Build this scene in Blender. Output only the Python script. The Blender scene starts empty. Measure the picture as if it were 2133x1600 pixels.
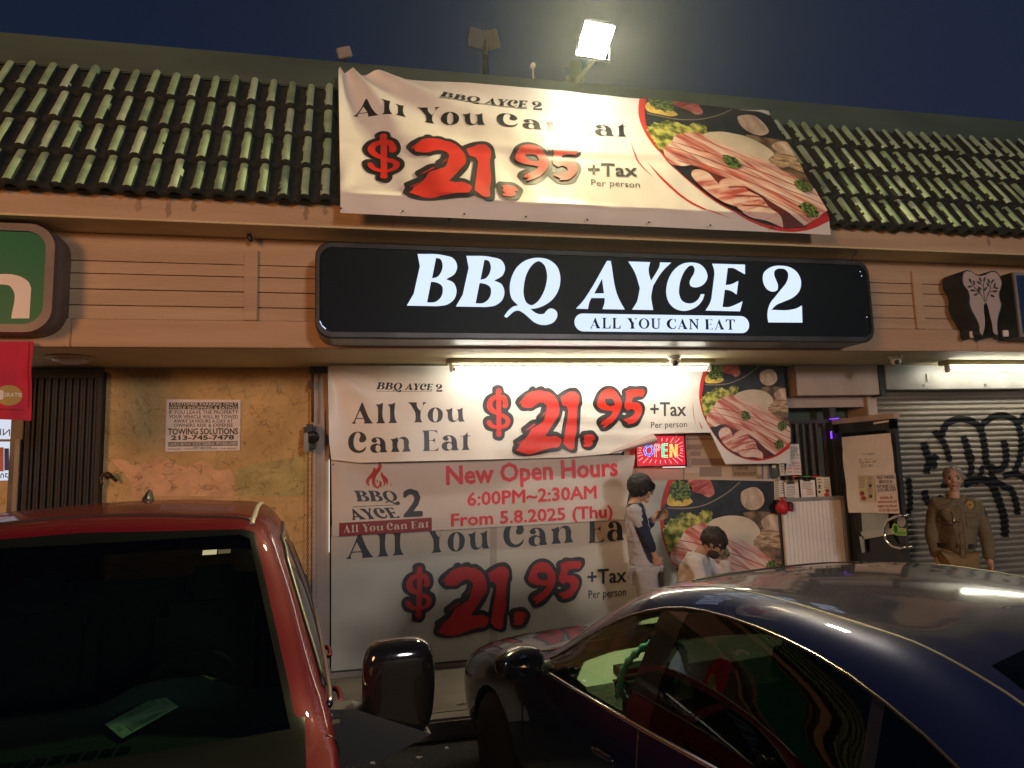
import bpy, bmesh, math, random
import numpy as np
from mathutils import Vector, Matrix, noise
from mathutils.geometry import tessellate_polygon
from mathutils.bvhtree import BVHTree
R = math.radians
random.seed(7)
scene = bpy.context.scene
COL = scene.collection
# ------------------------------------------------------------------ camera
RX = Vector((0.97886918, -0.20225201, -0.03015392))
UP = Vector((0.00543257, -0.12168785, 0.99255355))
FW = Vector((0.20441531, 0.97174389, 0.11801774))
FPX, CX, CY, HC = 1440.0, 1066.5, 800.0, 1.97
cam = bpy.data.cameras.new('camera'); cam.sensor_width = 36; cam.lens = 36 * FPX / 2133
cam.clip_start = 0.05; cam.clip_end = 2000
cam_ob = bpy.data.objects.new('camera', cam); COL.objects.link(cam_ob)
m = Matrix.Identity(4)
for i in range(3):
    m[i][0], m[i][1], m[i][2] = RX[i], UP[i], -FW[i]
m[2][3] = HC
cam_ob.matrix_world = m
scene.camera = cam_ob
# ------------------------------------------------------------------ world, exposure
world = bpy.data.worlds.new('World'); scene.world = world; world.use_nodes = True
wn = world.node_tree; wn.nodes.clear()
sky = wn.nodes.new('ShaderNodeTexSky'); sky.sky_type = 'NISHITA'; sky.sun_disc = False
sky.sun_elevation = R(-2.0); sky.sun_rotation = R(250); sky.altitude = 100; sky.ozone_density = 3.0
bg = wn.nodes.new('ShaderNodeBackground'); bg.inputs[1].default_value = 0.15
wo = wn.nodes.new('ShaderNodeOutputWorld')
hz = wn.nodes.new('ShaderNodeMix'); hz.data_type = 'RGBA'; hz.blend_type = 'ADD'; hz.inputs[0].default_value = 1; hz.inputs[7].default_value = (.020, .038, .075, 1)
wn.links.new(sky.outputs[0], hz.inputs[6]); wn.links.new(hz.outputs[2], bg.inputs[0]); wn.links.new(bg.outputs[0], wo.inputs[0])
scene.view_settings.view_transform = 'Standard'; scene.view_settings.look = 'None'
scene.view_settings.exposure = 0.18; scene.view_settings.gamma = 1
scene.cycles.use_denoising = True
try: scene.cycles.denoiser = 'OPENIMAGEDENOISE'
except Exception: pass
scene.cycles.max_bounces = 8; scene.cycles.transparent_max_bounces = 16
scene.cycles.caustics_reflective = False; scene.cycles.caustics_refractive = False
scene.cycles.sample_clamp_indirect = 4
# ------------------------------------------------------------------ pixel -> world helpers
def ray(x, y):
    return RX * ((x - CX) / FPX) - UP * ((y - CY) / FPX) + FW
CAM = Vector((0, 0, HC))
def at(x, y, Y):
    d = ray(x, y); return CAM + d * (Y / d.y)
def atz(x, y, Z):
    d = ray(x, y); return CAM + d * ((Z - HC) / d.z)
def atx(x, y, X):
    d = ray(x, y); return CAM + d * (X / d.x)
SL = math.tan(R(65.5))
def atroof(x, y, off=0.0):
    d = ray(x, y); z0 = 3.97 + off
    return CAM + d * ((z0 - 5.1 * SL - HC) / (d.z - SL * d.y))
# ------------------------------------------------------------------ materials
MATS = {}
def lin(r, g, b):
    f = lambda c: c / 12.92 if c <= .04045 else ((c + .055) / 1.055) ** 2.4
    return (f(r / 255), f(g / 255), f(b / 255), 1)
def mat(name, col, rough=.6, metal=0.0, var=0.0, scale=8.0, bump=0.0, bscale=None, spec=.5, coat=0.0, col2=None,
        stretch=(1, 1, 1), detail=5, bdist=.02, emit=None, estr=0.0, thr=(.35, .65), coord='Object'):
    if name in MATS: return MATS[name]
    m = bpy.data.materials.new(name); m.use_nodes = True; MATS[name] = m
    nt = m.node_tree; b = nt.nodes['Principled BSDF']
    c = tuple(col[:3]) + (1,)
    b.inputs['Base Color'].default_value = c
    b.inputs['Roughness'].default_value = rough; b.inputs['Metallic'].default_value = metal
    b.inputs['Specular IOR Level'].default_value = spec
    if coat: b.inputs['Coat Weight'].default_value = coat; b.inputs['Coat Roughness'].default_value = .04
    if emit:
        b.inputs['Emission Color'].default_value = tuple(emit[:3]) + (1,); b.inputs['Emission Strength'].default_value = estr
    if var or col2 or bump:
        tc = nt.nodes.new('ShaderNodeTexCoord'); mp = nt.nodes.new('ShaderNodeMapping')
        mp.inputs['Scale'].default_value = stretch
        nt.links.new(tc.outputs[coord], mp.inputs[0])
        n = nt.nodes.new('ShaderNodeTexNoise'); n.inputs['Scale'].default_value = scale; n.inputs['Detail'].default_value = detail
        nt.links.new(mp.outputs[0], n.inputs[0])
        if var or col2:
            rp = nt.nodes.new('ShaderNodeValToRGB')
            a = tuple(max(0, x * (1 - var)) for x in c[:3]) + (1,)
            d = (tuple(col2[:3]) + (1,)) if col2 else tuple(min(1, x * (1 + var)) for x in c[:3]) + (1,)
            rp.color_ramp.elements[0].color = a; rp.color_ramp.elements[1].color = d
            rp.color_ramp.elements[0].position = thr[0]; rp.color_ramp.elements[1].position = thr[1]
            nt.links.new(n.outputs[0], rp.inputs[0]); nt.links.new(rp.outputs[0], b.inputs['Base Color'])
        if bump:
            n2 = n
            if bscale:
                n2 = nt.nodes.new('ShaderNodeTexNoise'); n2.inputs['Scale'].default_value = bscale; n2.inputs['Detail'].default_value = 6
                nt.links.new(mp.outputs[0], n2.inputs[0])
            bp = nt.nodes.new('ShaderNodeBump'); bp.inputs['Strength'].default_value = bump; bp.inputs['Distance'].default_value = bdist
            nt.links.new(n2.outputs[0], bp.inputs['Height']); nt.links.new(bp.outputs[0], b.inputs['Normal'])
    return m
def emat(name, col, s):
    if name in MATS: return MATS[name]
    m = bpy.data.materials.new(name); m.use_nodes = True; MATS[name] = m
    nt = m.node_tree; nt.nodes.clear()
    e = nt.nodes.new('ShaderNodeEmission'); e.inputs[0].default_value = tuple(col[:3]) + (1,); e.inputs[1].default_value = s
    o = nt.nodes.new('ShaderNodeOutputMaterial'); nt.links.new(e.outputs[0], o.inputs[0]); return m
def glassmat(name, tint, rough=.02, refl=1.0):
    if name in MATS: return MATS[name]
    m = bpy.data.materials.new(name); m.use_nodes = True; MATS[name] = m
    nt = m.node_tree; nt.nodes.clear()
    t = nt.nodes.new('ShaderNodeBsdfTransparent'); t.inputs[0].default_value = tuple(tint) + (1,)
    g = nt.nodes.new('ShaderNodeBsdfGlossy'); g.inputs['Roughness'].default_value = rough
    fr = nt.nodes.new('ShaderNodeFresnel'); fr.inputs[0].default_value = 1.5
    ml = nt.nodes.new('ShaderNodeMath'); ml.operation = 'MULTIPLY'; ml.inputs[1].default_value = refl
    mx = nt.nodes.new('ShaderNodeMixShader'); o = nt.nodes.new('ShaderNodeOutputMaterial')
    nt.links.new(fr.outputs[0], ml.inputs[0]); nt.links.new(ml.outputs[0], mx.inputs[0])
    nt.links.new(t.outputs[0], mx.inputs[1]); nt.links.new(g.outputs[0], mx.inputs[2]); nt.links.new(mx.outputs[0], o.inputs[0])
    return m
def stripes(name, c1, c2, across, rot, along=1.3, rough=.42, c3=None, dist=.6):
    """streaky printed meat: noise drawn out along one direction of the drawing"""
    if name in MATS: return MATS[name]
    m = bpy.data.materials.new(name); m.use_nodes = True; MATS[name] = m
    nt = m.node_tree; b = nt.nodes['Principled BSDF']; b.inputs['Roughness'].default_value = rough
    tc = nt.nodes.new('ShaderNodeTexCoord'); m1 = nt.nodes.new('ShaderNodeMapping'); m1.inputs['Rotation'].default_value = (0, 0, R(-rot))
    m2 = nt.nodes.new('ShaderNodeMapping'); m2.inputs['Scale'].default_value = (along, across, 1)
    n = nt.nodes.new('ShaderNodeTexNoise'); n.inputs['Scale'].default_value = 1; n.inputs['Detail'].default_value = 4; n.inputs['Roughness'].default_value = .55; n.inputs['Distortion'].default_value = dist
    rp = nt.nodes.new('ShaderNodeValToRGB'); e = rp.color_ramp.elements; c3 = c3 or c2
    e[0].color = tuple(c1[:3]) + (1,); e[0].position = .38; e[1].color = tuple(c3[:3]) + (1,); e[1].position = .60
    k = e.new(.445); k.color = tuple(.5 * (x + y) for x, y in zip(c1[:3], c2[:3])) + (1,); k = e.new(.50); k.color = tuple(c2[:3]) + (1,)
    nt.links.new(tc.outputs['UV'], m1.inputs[0]); nt.links.new(m1.outputs[0], m2.inputs[0]); nt.links.new(m2.outputs[0], n.inputs[0]); nt.links.new(n.outputs[0], rp.inputs[0])
    nt.links.new(rp.outputs[0], b.inputs['Base Color']); return m
# ------------------------------------------------------------------ objects
OFF = {}
def thing(name, label, cat, loc=(0, 0, 0), group=None, rot=None):
    o = bpy.data.objects.new(name, None); COL.objects.link(o); o.empty_display_size = .1
    o.location = loc; o['label'] = label; o['category'] = cat
    if group: o['group'] = group
    if rot is not None: o.rotation_euler = rot; OFF[o] = Vector((0, 0, 0))
    else: OFF[o] = Vector(loc)
    return o
def tag(o, label, cat, group=None):
    o['label'] = label; o['category'] = cat
    if group: o['group'] = group
    return o
def mesh_obj(name, verts, faces, mats, mi=None, parent=None, smooth=False, uvs=None, local=False):
    verts = [Vector(v) for v in verts]
    if parent is None:
        if local: off = Vector((0, 0, 0))
        else:
            lo = Vector([min(v[i] for v in verts) for i in range(3)]); hi = Vector([max(v[i] for v in verts) for i in range(3)])
            off = Vector(((lo.x + hi.x) / 2, (lo.y + hi.y) / 2, lo.z))
    else: off = OFF[parent]
    me = bpy.data.meshes.new(name)
    me.from_pydata([v - off for v in verts], [], faces)
    for mm in (mats if isinstance(mats, (list, tuple)) else [mats]): me.materials.append(mm)
    if mi: me.polygons.foreach_set('material_index', mi)
    if smooth is True: me.polygons.foreach_set('use_smooth', [True] * len(me.polygons))
    elif smooth: me.polygons.foreach_set('use_smooth', smooth)
    if uvs:
        ul = me.uv_layers.new(name='UVMap'); k = 0
        for p in me.polygons:
            for li in p.loop_indices:
                ul.data[li].uv = uvs[me.loops[li].vertex_index]
    me.update()
    o = bpy.data.objects.new(name, me); COL.objects.link(o)
    if parent is None: o.location = off
    else: o.parent = parent
    OFF[o] = off
    return o
class MB:
    def __init__(s): s.v = []; s.f = []; s.m = []; s.s = []
    def add(s, vs, fs, mi=0, smooth=False):
        n = len(s.v); s.v += [Vector(v) for v in vs]; s.f += [tuple(i + n for i in f) for f in fs]
        s.m += [mi] * len(fs); s.s += [smooth] * len(fs); return s
    def bm(s, bm, mi=0, smooth=False, mw=None):
        bm.verts.index_update()
        s.add([(mw @ v.co) if mw else v.co.copy() for v in bm.verts], [[v.index for v in f.verts] for f in bm.faces], mi, smooth); bm.free(); return s
    def box(s, a, b, mi=0, bev=0.0, mw=None, seg=2):
        bm = bmesh.new(); bmesh.ops.create_cube(bm, size=1)
        a, b = Vector(a), Vector(b); c = (a + b) / 2; d = b - a
        for v in bm.verts: v.co = Vector((v.co.x * d.x, v.co.y * d.y, v.co.z * d.z)) + c
        if bev: bmesh.ops.bevel(bm, geom=list(bm.edges), offset=bev, segments=seg, affect='EDGES')
        return s.bm(bm, mi, False, mw)
    def tube(s, pts, r, n=8, mi=0, caps=True, closed=False):
        pts = [Vector(p) for p in pts]; N = len(pts); vs = []; fs = []
        rr = r if isinstance(r, (list, tuple)) else [r] * N
        prev = None
        for i, p in enumerate(pts):
            if closed: t = pts[(i + 1) % N] - pts[i - 1]
            else: t = pts[min(i + 1, N - 1)] - pts[max(i - 1, 0)]
            t.normalize()
            if prev is None:
                a = Vector((0, 0, 1)) if abs(t.z) < .9 else Vector((1, 0, 0)); u = t.cross(a).normalized()
            else: u = (prev - t * prev.dot(t)).normalized()
            prev = u; w = t.cross(u)
            for k in range(n):
                q = 2 * math.pi * k / n; vs.append(p + (u * math.cos(q) + w * math.sin(q)) * rr[i])
        M = N if closed else N - 1
        for i in range(M):
            j = (i + 1) % N
            for k in range(n):
                fs.append((i * n + k, i * n + (k + 1) % n, j * n + (k + 1) % n, j * n + k))
        if caps and not closed:
            fs.append(tuple(range(n - 1, -1, -1))); fs.append(tuple((N - 1) * n + k for k in range(n)))
        return s.add(vs, fs, mi, True)
    def lathe(s, prof, c, axis='z', n=24, mi=0, smooth=True, mw=None):
        vs = []; fs = []; c = Vector(c)
        for r, h in prof:
            for k in range(n):
                q = 2 * math.pi * k / n; a, b = r * math.cos(q), r * math.sin(q)
                p = {'z': (a, b, h), 'y': (a, h, b), 'x': (h, a, b)}[axis]
                vs.append((mw @ Vector(p) if mw else Vector(p)) + c)
        for i in range(len(prof) - 1):
            for k in range(n): fs.append((i * n + k, i * n + (k + 1) % n, (i + 1) * n + (k + 1) % n, (i + 1) * n + k))
        fs.append(tuple(range(n))); fs.append(tuple((len(prof) - 1) * n + k for k in range(n)))
        return s.add(vs, fs, mi, smooth)
    def prism(s, poly, d, mi=0, mi_side=None):
        """poly: list of 3-D points (front outline); d: extrusion vector"""
        poly = [Vector(p) for p in poly]; d = Vector(d); n = len(poly)
        tri = tessellate_polygon([poly])
        s.add(poly, tri, mi); s.add([p + d for p in poly], [t[::-1] for t in tri], mi if mi_side is None else mi_side)
        s.add(poly + [p + d for p in poly], [(i, (i + 1) % n, n + (i + 1) % n, n + i) for i in range(n)], mi if mi_side is None else mi_side)
        return s
    def ell(s, c, r, mi=0, nu=16, nv=12, mw=None, fn=None):
        vs = []; fs = []; c = Vector(c)
        for j in range(nv + 1):
            th = math.pi * j / nv
            for i in range(nu):
                ph = 2 * math.pi * i / nu
                p = Vector((r[0] * math.sin(th) * math.cos(ph), r[1] * math.sin(th) * math.sin(ph), r[2] * math.cos(th)))
                if fn: p = fn(p)
                if mw: p = mw @ p
                vs.append(p + c)
        for j in range(nv):
            for i in range(nu):
                fs.append((j * nu + i, (j + 1) * nu + i, (j + 1) * nu + (i + 1) % nu, j * nu + (i + 1) % nu))
        return s.add(vs, fs, mi, True)
    def build(s, name, mats, parent=None, local=False):
        return mesh_obj(name, s.v, s.f, mats, s.m, parent, s.s, local=local)
# ------------------------------------------------------------------ traced outlines
def contour(txt, ox=0, oy=0, sc=1, n=7):
    pts = []; cor = []
    for t in txt.split():
        c = t.endswith('c'); t = t.rstrip('c'); a, b = t.split(',')
        pts.append((ox + float(a) * sc, oy + float(b) * sc)); cor.append(c)
    N = len(pts); out = []
    def L(a, b): return max(1e-6, math.hypot(b[0] - a[0], b[1] - a[1]))
    def tan(i):
        a, p, b = pts[i - 1], pts[i], pts[(i + 1) % N]
        la, lb = L(a, p), L(p, b)
        return tuple(((p[k] - a[k]) / la * lb + (b[k] - p[k]) / lb * la) / (la + lb) for k in (0, 1))
    for i in range(N):
        j = (i + 1) % N; p, q = pts[i], pts[j]; l = L(p, q)
        out.append(p)
        if cor[i] and cor[j]: continue
        d = ((q[0] - p[0]) / l, (q[1] - p[1]) / l)
        t1 = d if cor[i] else tan(i); t2 = d if cor[j] else tan(j)
        for k in range(1, n):
            t = k / n; h1 = 2 * t**3 - 3 * t**2 + 1; h2 = t**3 - 2 * t**2 + t; h3 = -2 * t**3 + 3 * t**2; h4 = t**3 - t**2
            out.append(tuple(h1 * p[c] + h2 * l * t1[c] + h3 * q[c] + h4 * l * t2[c] for c in (0, 1)))
    return out
def fill(conts):
    """contours (first outer, rest holes) -> points, triangles"""
    vv = [[Vector((p[0], p[1], 0)) for p in c] for c in conts]
    flat = [p for c in conts for p in c]
    return flat, [tuple(t) for t in tessellate_polygon(vv)]
class Shape:
    """2-D filled shape: list of pieces (contours)"""
    def __init__(s, pieces): s.p = pieces
    def tris(s):
        for c in s.p:
            pts, tr = fill(c)
            for t in tr: yield [pts[i] for i in t]
    def map(s, f): return Shape([[[f(*q) for q in c] for c in pc] for pc in s.p])
    def bbox(s):
        xs = [q[0] for pc in s.p for c in pc for q in c]; ys = [q[1] for pc in s.p for c in pc for q in c]
        return min(xs), min(ys), max(xs), max(ys)
    def norm(s, flip=True):
        a, b, c, d = s.bbox()
        return s.map(lambda x, y: ((x - a) / (c - a), ((d - y) if flip else (y - b)) / (d - b)))
    def __add__(s, o): return Shape(s.p + o.p)
class TriShape(Shape):
    def __init__(s, tr): s.t = tr
    def tris(s): return iter(s.t)
    def map(s, f): return TriShape([[f(*q) for q in t] for t in s.t])
    def bbox(s):
        xs = [q[0] for t in s.t for q in t]; ys = [q[1] for t in s.t for q in t]
        return min(xs), min(ys), max(xs), max(ys)
    def __add__(s, o): return TriShape(list(s.tris()) + list(o.tris()))
def sh(ox, oy, sc, *pieces):
    return Shape([[contour(c, ox, oy, sc) for c in pc.split('|')] for pc in pieces])
_TC = {}
def text(s, bold=0.0, spacing=1.0, res=2, shear=0.0):
    """builtin-font text as triangles, y up, normalised to its box"""
    key = (s, bold, spacing, shear)
    if key in _TC: return _TC[key]
    cu = bpy.data.curves.new('t', 'FONT'); cu.body = s; cu.size = 1; cu.space_character = spacing; cu.resolution_u = res
    cu.fill_mode = 'FRONT'; cu.shear = shear
    ob = bpy.data.objects.new('t', cu); COL.objects.link(ob)
    dg = bpy.context.evaluated_depsgraph_get(); ev = ob.evaluated_get(dg); me = ev.to_mesh()
    me.calc_loop_triangles()
    tr = [[tuple(me.vertices[i].co[:2]) for i in t.vertices] for t in me.loop_triangles]
    ev.to_mesh_clear(); bpy.data.objects.remove(ob); bpy.data.curves.remove(cu)
    ts = TriShape(tr); x0, y0, x1, y1 = ts.bbox(); q = ts.norm(False); q.bold = (bold / (x1 - x0), bold / (y1 - y0)) if bold else None
    _TC[key] = q; return q
def rect(x0, y0, x1, y1): return Shape([[[(x0, y0), (x1, y0), (x1, y1), (x0, y1)]]])
def rrect(x0, y0, x1, y1, r, n=8):
    o = []
    for cx, cy, a in ((x1 - r, y1 - r, 0), (x0 + r, y1 - r, 90), (x0 + r, y0 + r, 180), (x1 - r, y0 + r, 270)):
        for k in range(n + 1):
            q = R(a + 90 * k / n); o.append((cx + r * math.cos(q), cy + r * math.sin(q)))
    return o
def disc(cx, cy, rx, ry=None, n=28):
    ry = ry or rx
    return Shape([[[(cx + rx * math.cos(2 * math.pi * k / n), cy + ry * math.sin(2 * math.pi * k / n)) for k in range(n)]]])
def stroke(pts, w):
    p = [Vector(q) for q in pts]; L = []; Rr = []
    for i, q in enumerate(p):
        t = (p[min(i + 1, len(p) - 1)] - p[max(i - 1, 0)]).normalized(); nn = Vector((-t.y, t.x)) * w / 2 * (1 if 0 < i < len(p) - 1 else .7)
        L.append(tuple(q + nn)); Rr.append(tuple(q - nn))
    return Shape([[[L[i], L[i + 1], Rr[i + 1], Rr[i]]] for i in range(len(p) - 1)])
def clip(poly, a, b, c):
    out = []; n = len(poly)
    for i in range(n):
        p, q = poly[i], poly[(i + 1) % n]; dp = a * p[0] + b * p[1] - c; dq = a * q[0] + b * q[1] - c
        if dp <= 0: out.append(p)
        if (dp < 0 < dq) or (dq < 0 < dp):
            t = dp / (dp - dq); out.append((p[0] + (q[0] - p[0]) * t, p[1] + (q[1] - p[1]) * t))
    return out
def clip_convex(poly, reg):
    n = len(reg); ar = sum(reg[i][0] * reg[(i + 1) % n][1] - reg[(i + 1) % n][0] * reg[i][1] for i in range(n))
    if ar < 0: reg = reg[::-1]
    for i in range(n):
        p, q = reg[i], reg[(i + 1) % n]; a, b = q[1] - p[1], -(q[0] - p[0])
        poly = clip(poly, a, b, a * p[0] + b * p[1])
        if len(poly) < 3: return []
    return poly
class Sheet:
    """a printed sheet: base cloth plus print layers, all one mesh, following surf(u,v)"""
    def __init__(s, regions, surf, px2uv, step=None, gap=.0012):
        s.reg = regions; s.surf = surf; s.px2uv = px2uv; s.step = step; s.gap = gap
        s.v = []; s.f = []; s.m = []; s.uv = []; s.sm = []; s.mats = []; s.cache = {}
    def mi(s, m):
        if m not in s.mats: s.mats.append(m)
        return s.mats.index(m)
    def emit(s, poly, mi, lay, uvf):
        idx = []
        for p in poly:
            k = (round(p[0], 5), round(p[1], 5), lay, mi)
            if k not in s.cache:
                s.cache[k] = len(s.v); s.v.append(s.surf(p[0], p[1], lay * s.gap)); s.uv.append(uvf(*p) if uvf else (p[0], p[1]))
            i = s.cache[k]
            if i not in idx: idx.append(i)
        if len(idx) >= 3: s.f.append(tuple(idx)); s.m.append(mi); s.sm.append(True)
    def cut(s, poly, mi, lay, uvf):
        if not s.step: s.emit(poly, mi, lay, uvf); return
        h = s.step; x0, x1 = min(p[0] for p in poly), max(p[0] for p in poly)
        for i in range(math.floor(x0 / h + 1e-6), math.ceil(x1 / h - 1e-6)):
            q = clip(clip(poly, -1, 0, -i * h), 1, 0, (i + 1) * h)
            if len(q) < 3: continue
            y0, y1 = min(p[1] for p in q), max(p[1] for p in q)
            for j in range(math.floor(y0 / h + 1e-6), math.ceil(y1 / h - 1e-6)):
                r = clip(clip(q, 0, -1, -j * h), 0, 1, (j + 1) * h)
                if len(r) >= 3: s.emit(r, mi, lay, uvf)
    def base(s, m, lay=0):
        i = s.mi(m)
        for r in s.reg: s.cut(list(r), i, lay, None)
    def add(s, shape, m, lay=1, uvf=None):
        i = s.mi(m)
        for t in shape.tris():
            ar = (t[1][0] - t[0][0]) * (t[2][1] - t[0][1]) - (t[2][0] - t[0][0]) * (t[1][1] - t[0][1])
            if abs(ar) < 1e-9: continue
            if ar < 0: t = t[::-1]
            for r in s.reg:
                p = clip_convex(list(t), list(r))
                if len(p) >= 3: s.cut(p, i, lay, uvf)
    def px(s, shape, m, lay=1): s.add(shape.map(s.px2uv), m, lay)
    def place(s, nshape, bl, br, tl, m, lay=1, uvpic=False):
        """normalised shape into the parallelogram given by three picture points on this sheet"""
        a, b, c = (Vector(s.px2uv(*p)) for p in (bl, br, tl)); e1, e2 = b - a, c - a
        f = lambda x, y: tuple(a + e1 * x + e2 * y)
        bo = getattr(nshape, 'bold', None)
        if not bo: s.add(nshape.map(f), m, lay); return
        for i, (dx, dy) in enumerate(((-1, 0), (1, 0), (0, 1), (0, -1), (-.7, .7), (.7, .7), (-.7, -.7), (.7, -.7))):
            s.add(nshape.map(lambda x, y: f(x + dx * bo[0], y + dy * bo[1])), m, lay + i * .1)
    def build(s, name, label, cat, parent=None, back=None):
        o = mesh_obj(name, s.v, s.f, s.mats, s.m, parent, s.sm, s.uv)
        if label: tag(o, label, cat)
        return o
# ------------------------------------------------------------------ lettering traced as outlines
G1 = dict(
 B=(640, 480, .28129, "818,170c 1010,180 1085,205 1112,262 1095,315 1030,358c 1085,385 1107,440 1090,505 1040,545 965,558c 738,554c 790,464c 835,262c|955,200c 985,207 1003,245 995,300 965,340 925,352c|918,377c 950,380 1000,410 1005,450 985,500 945,528 888,530c"),
 Q=(1040, 520, .10627, "375,1085c 250,950 212,770 250,530 350,340 530,200 770,150 980,190 1140,320 1205,530 1170,780 1060,960 880,1090 700,1148 620,1152c 690,1215 800,1258 890,1245 935,1190 1000,1148 1080,1160 1140,1220 1145,1300 1080,1410 960,1465 830,1468 700,1420 580,1320 470,1230 380,1188 300,1205 225,1265 152,1330c 100,1300c 190,1180 280,1110|780,217 880,280 940,440 925,680 850,880 740,1030 640,1083 550,1040 490,900 490,700 540,480 630,320 700,250"),
 A=(1190, 530, .10628, "712,115c 785,118c 940,850 980,930 1060,1072c 622,1065c 660,950 668,848c 405,845c 362,940 338,1062c 103,1055c 240,905 300,820|614,470c 652,755c 460,757c"),
 Y=(1190, 530, .10628, "1128,128c 1560,142c 1528,290 1535,360 1575,510c 1700,310 1740,230 1752,145c 1975,152c 1830,290 1780,350 1618,605c 1580,850 1590,920 1620,1082c 1205,1075c 1310,890 1330,800 1357,655c 1260,350 1225,280"),
 C=(1380, 530, .15002, "410,105 530,130 610,210 635,310 600,390 530,440 460,452 400,430 388,380 410,320 450,250 455,190 430,152 395,150 340,195 280,300 245,430 245,560 285,640 350,672 420,672 490,635 530,580 542,545c 595,548c 570,620 510,700 420,755 310,780 200,755 110,680 65,560 70,420 120,280 200,180 300,120"),
 E=(1380, 530, .15002, "700,122c 1158,135c 1158,272c 1075,225 990,183 918,182c 888,420c 960,410 1065,362c 1042,552c 960,500 878,482c 845,725c 935,725 1020,695 1125,645c 1088,785c 608,775c 670,670 690,610c 733,270c 728,210"),
 two=(1380, 530, .15002, "1655,150 1790,175 1895,260 1938,380 1915,500 1830,590 1700,650 1590,700 1525,765c 1780,765 1870,745 1950,705c 1957,942c 1482,940c 1470,850 1478,760 1510,670 1580,580 1660,480 1730,390 1758,310 1750,240 1710,200 1660,190 1610,195 1570,225 1565,280 1590,350 1615,420 1605,490 1550,512 1480,490 1425,420 1405,340 1420,250 1490,185 1570,155"))
g1 = {k: sh(*v) for k, v in G1.items()}
B2 = g1['B'].map(lambda x, y: (870.1 + 102 + (x - 870.1) * .975, 527.8 + 4 + (y - 527.8) * .98))
BRAND_PX = g1['B'] + B2 + g1['Q'] + g1['A'] + g1['Y'] + g1['C'] + g1['E'] + g1['two']     # photo pixels, on the light box
s2 = .0875
A_ = sh(720, 820, s2, "382,215c 405,215c 570,600 610,660 655,712c 436,714c 448,670 430,600c 250,600c 228,660 240,716c 138,714c 190,660 220,600|340,400c 425,580c 258,580c")
l_ = sh(720, 820, s2, "715,258c 800,255 890,215c 888,600 905,650 940,708c 725,712c 765,660 770,600c 770,400 765,330")
C_ = sh(720, 820, s2, "290,905 400,930 470,1000 490,1080 455,1140 390,1162 335,1145 322,1100 345,1030 345,970 310,928 260,935 215,1010 190,1120 195,1230 240,1320 310,1355 380,1345 440,1305 488,1245c 470,1330 400,1395 300,1415 190,1390 100,1310 60,1190 70,1070 130,970 205,920")
a_ = sh(720, 820, s2, "765,1040 860,1065 930,1140 950,1250 955,1330 990,1395c 830,1405c 822,1375c 760,1410 690,1412 620,1380 585,1310 605,1240 670,1200 740,1190 815,1220c 820,1150 790,1080 745,1062 720,1075 745,1120 740,1150 700,1172 640,1160 612,1120 640,1070 700,1045|765,1225 820,1260 825,1340 770,1390 725,1365 712,1300 730,1240")
n_ = sh(720, 820, s2, "1062,1085c 1140,1080 1235,1042c 1240,1115c 1300,1050 1370,1030 1450,1055 1495,1120 1500,1280 1545,1380c 1335,1388c 1375,1330 1380,1200 1370,1110 1320,1075 1265,1100 1240,1150 1235,1300 1285,1388c 1075,1392c 1108,1330 1110,1220 1105,1140")
Y_ = sh(840, 820, s2, "108,205c 325,205c 320,260 330,310 405,415c 460,310 475,250 460,205c 560,203c 490,265 460,320 412,440c 412,600 425,640 455,685c 248,690c 285,640 290,600 285,450c 200,300 170,255")
o_ = sh(840, 820, s2, "765,330 870,360 935,440 940,530 895,640 780,690 660,665 590,580 585,470 640,375|765,345 815,400 825,510 810,620 765,675 720,640 705,530 715,420")
u_ = sh(840, 820, s2, "1008,380c 1090,375 1168,335c 1170,560 1190,625 1230,642 1280,620 1310,570c 1308,480 1300,420 1265,378c 1340,370 1415,330c 1420,560 1430,610 1465,665c 1315,668c 1315,610c 1250,660 1170,680 1090,645 1060,560 1050,440")
E_ = sh(840, 820, s2, "445,882c 800,875c 812,960c 770,910 720,895 608,895c 612,1115c 680,1110 720,1090 750,1055c 755,1185c 725,1140 690,1125 615,1130c 618,1352c 720,1350 790,1325 835,1280c 822,1362c 458,1372c 485,1335 490,1290 490,1000c 485,950 470,910")
t_ = sh(840, 820, s2, "1355,1005c 1440,1000 1490,960 1522,900c 1530,998c 1588,998c 1588,1015c 1532,1015c 1530,1240 1540,1290 1580,1338c 1380,1348c 1415,1300 1420,1250 1420,1018c 1355,1020c")
def shift(s, dx, dy): return s.map(lambda x, y: (x + dx, y + dy))
l2 = shift(l_, 287 * s2, -.5)
a2 = shift(a_, (840 + 910 * s2) - (720 + 585 * s2), (1360 - 1410) * s2)
W_ALL, W_YOU, W_CAN, W_EAT = A_ + l_ + l2, Y_ + o_ + u_, C_ + a_ + n_, E_ + a2 + t_     # photo pixels, on the strip banner
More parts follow.
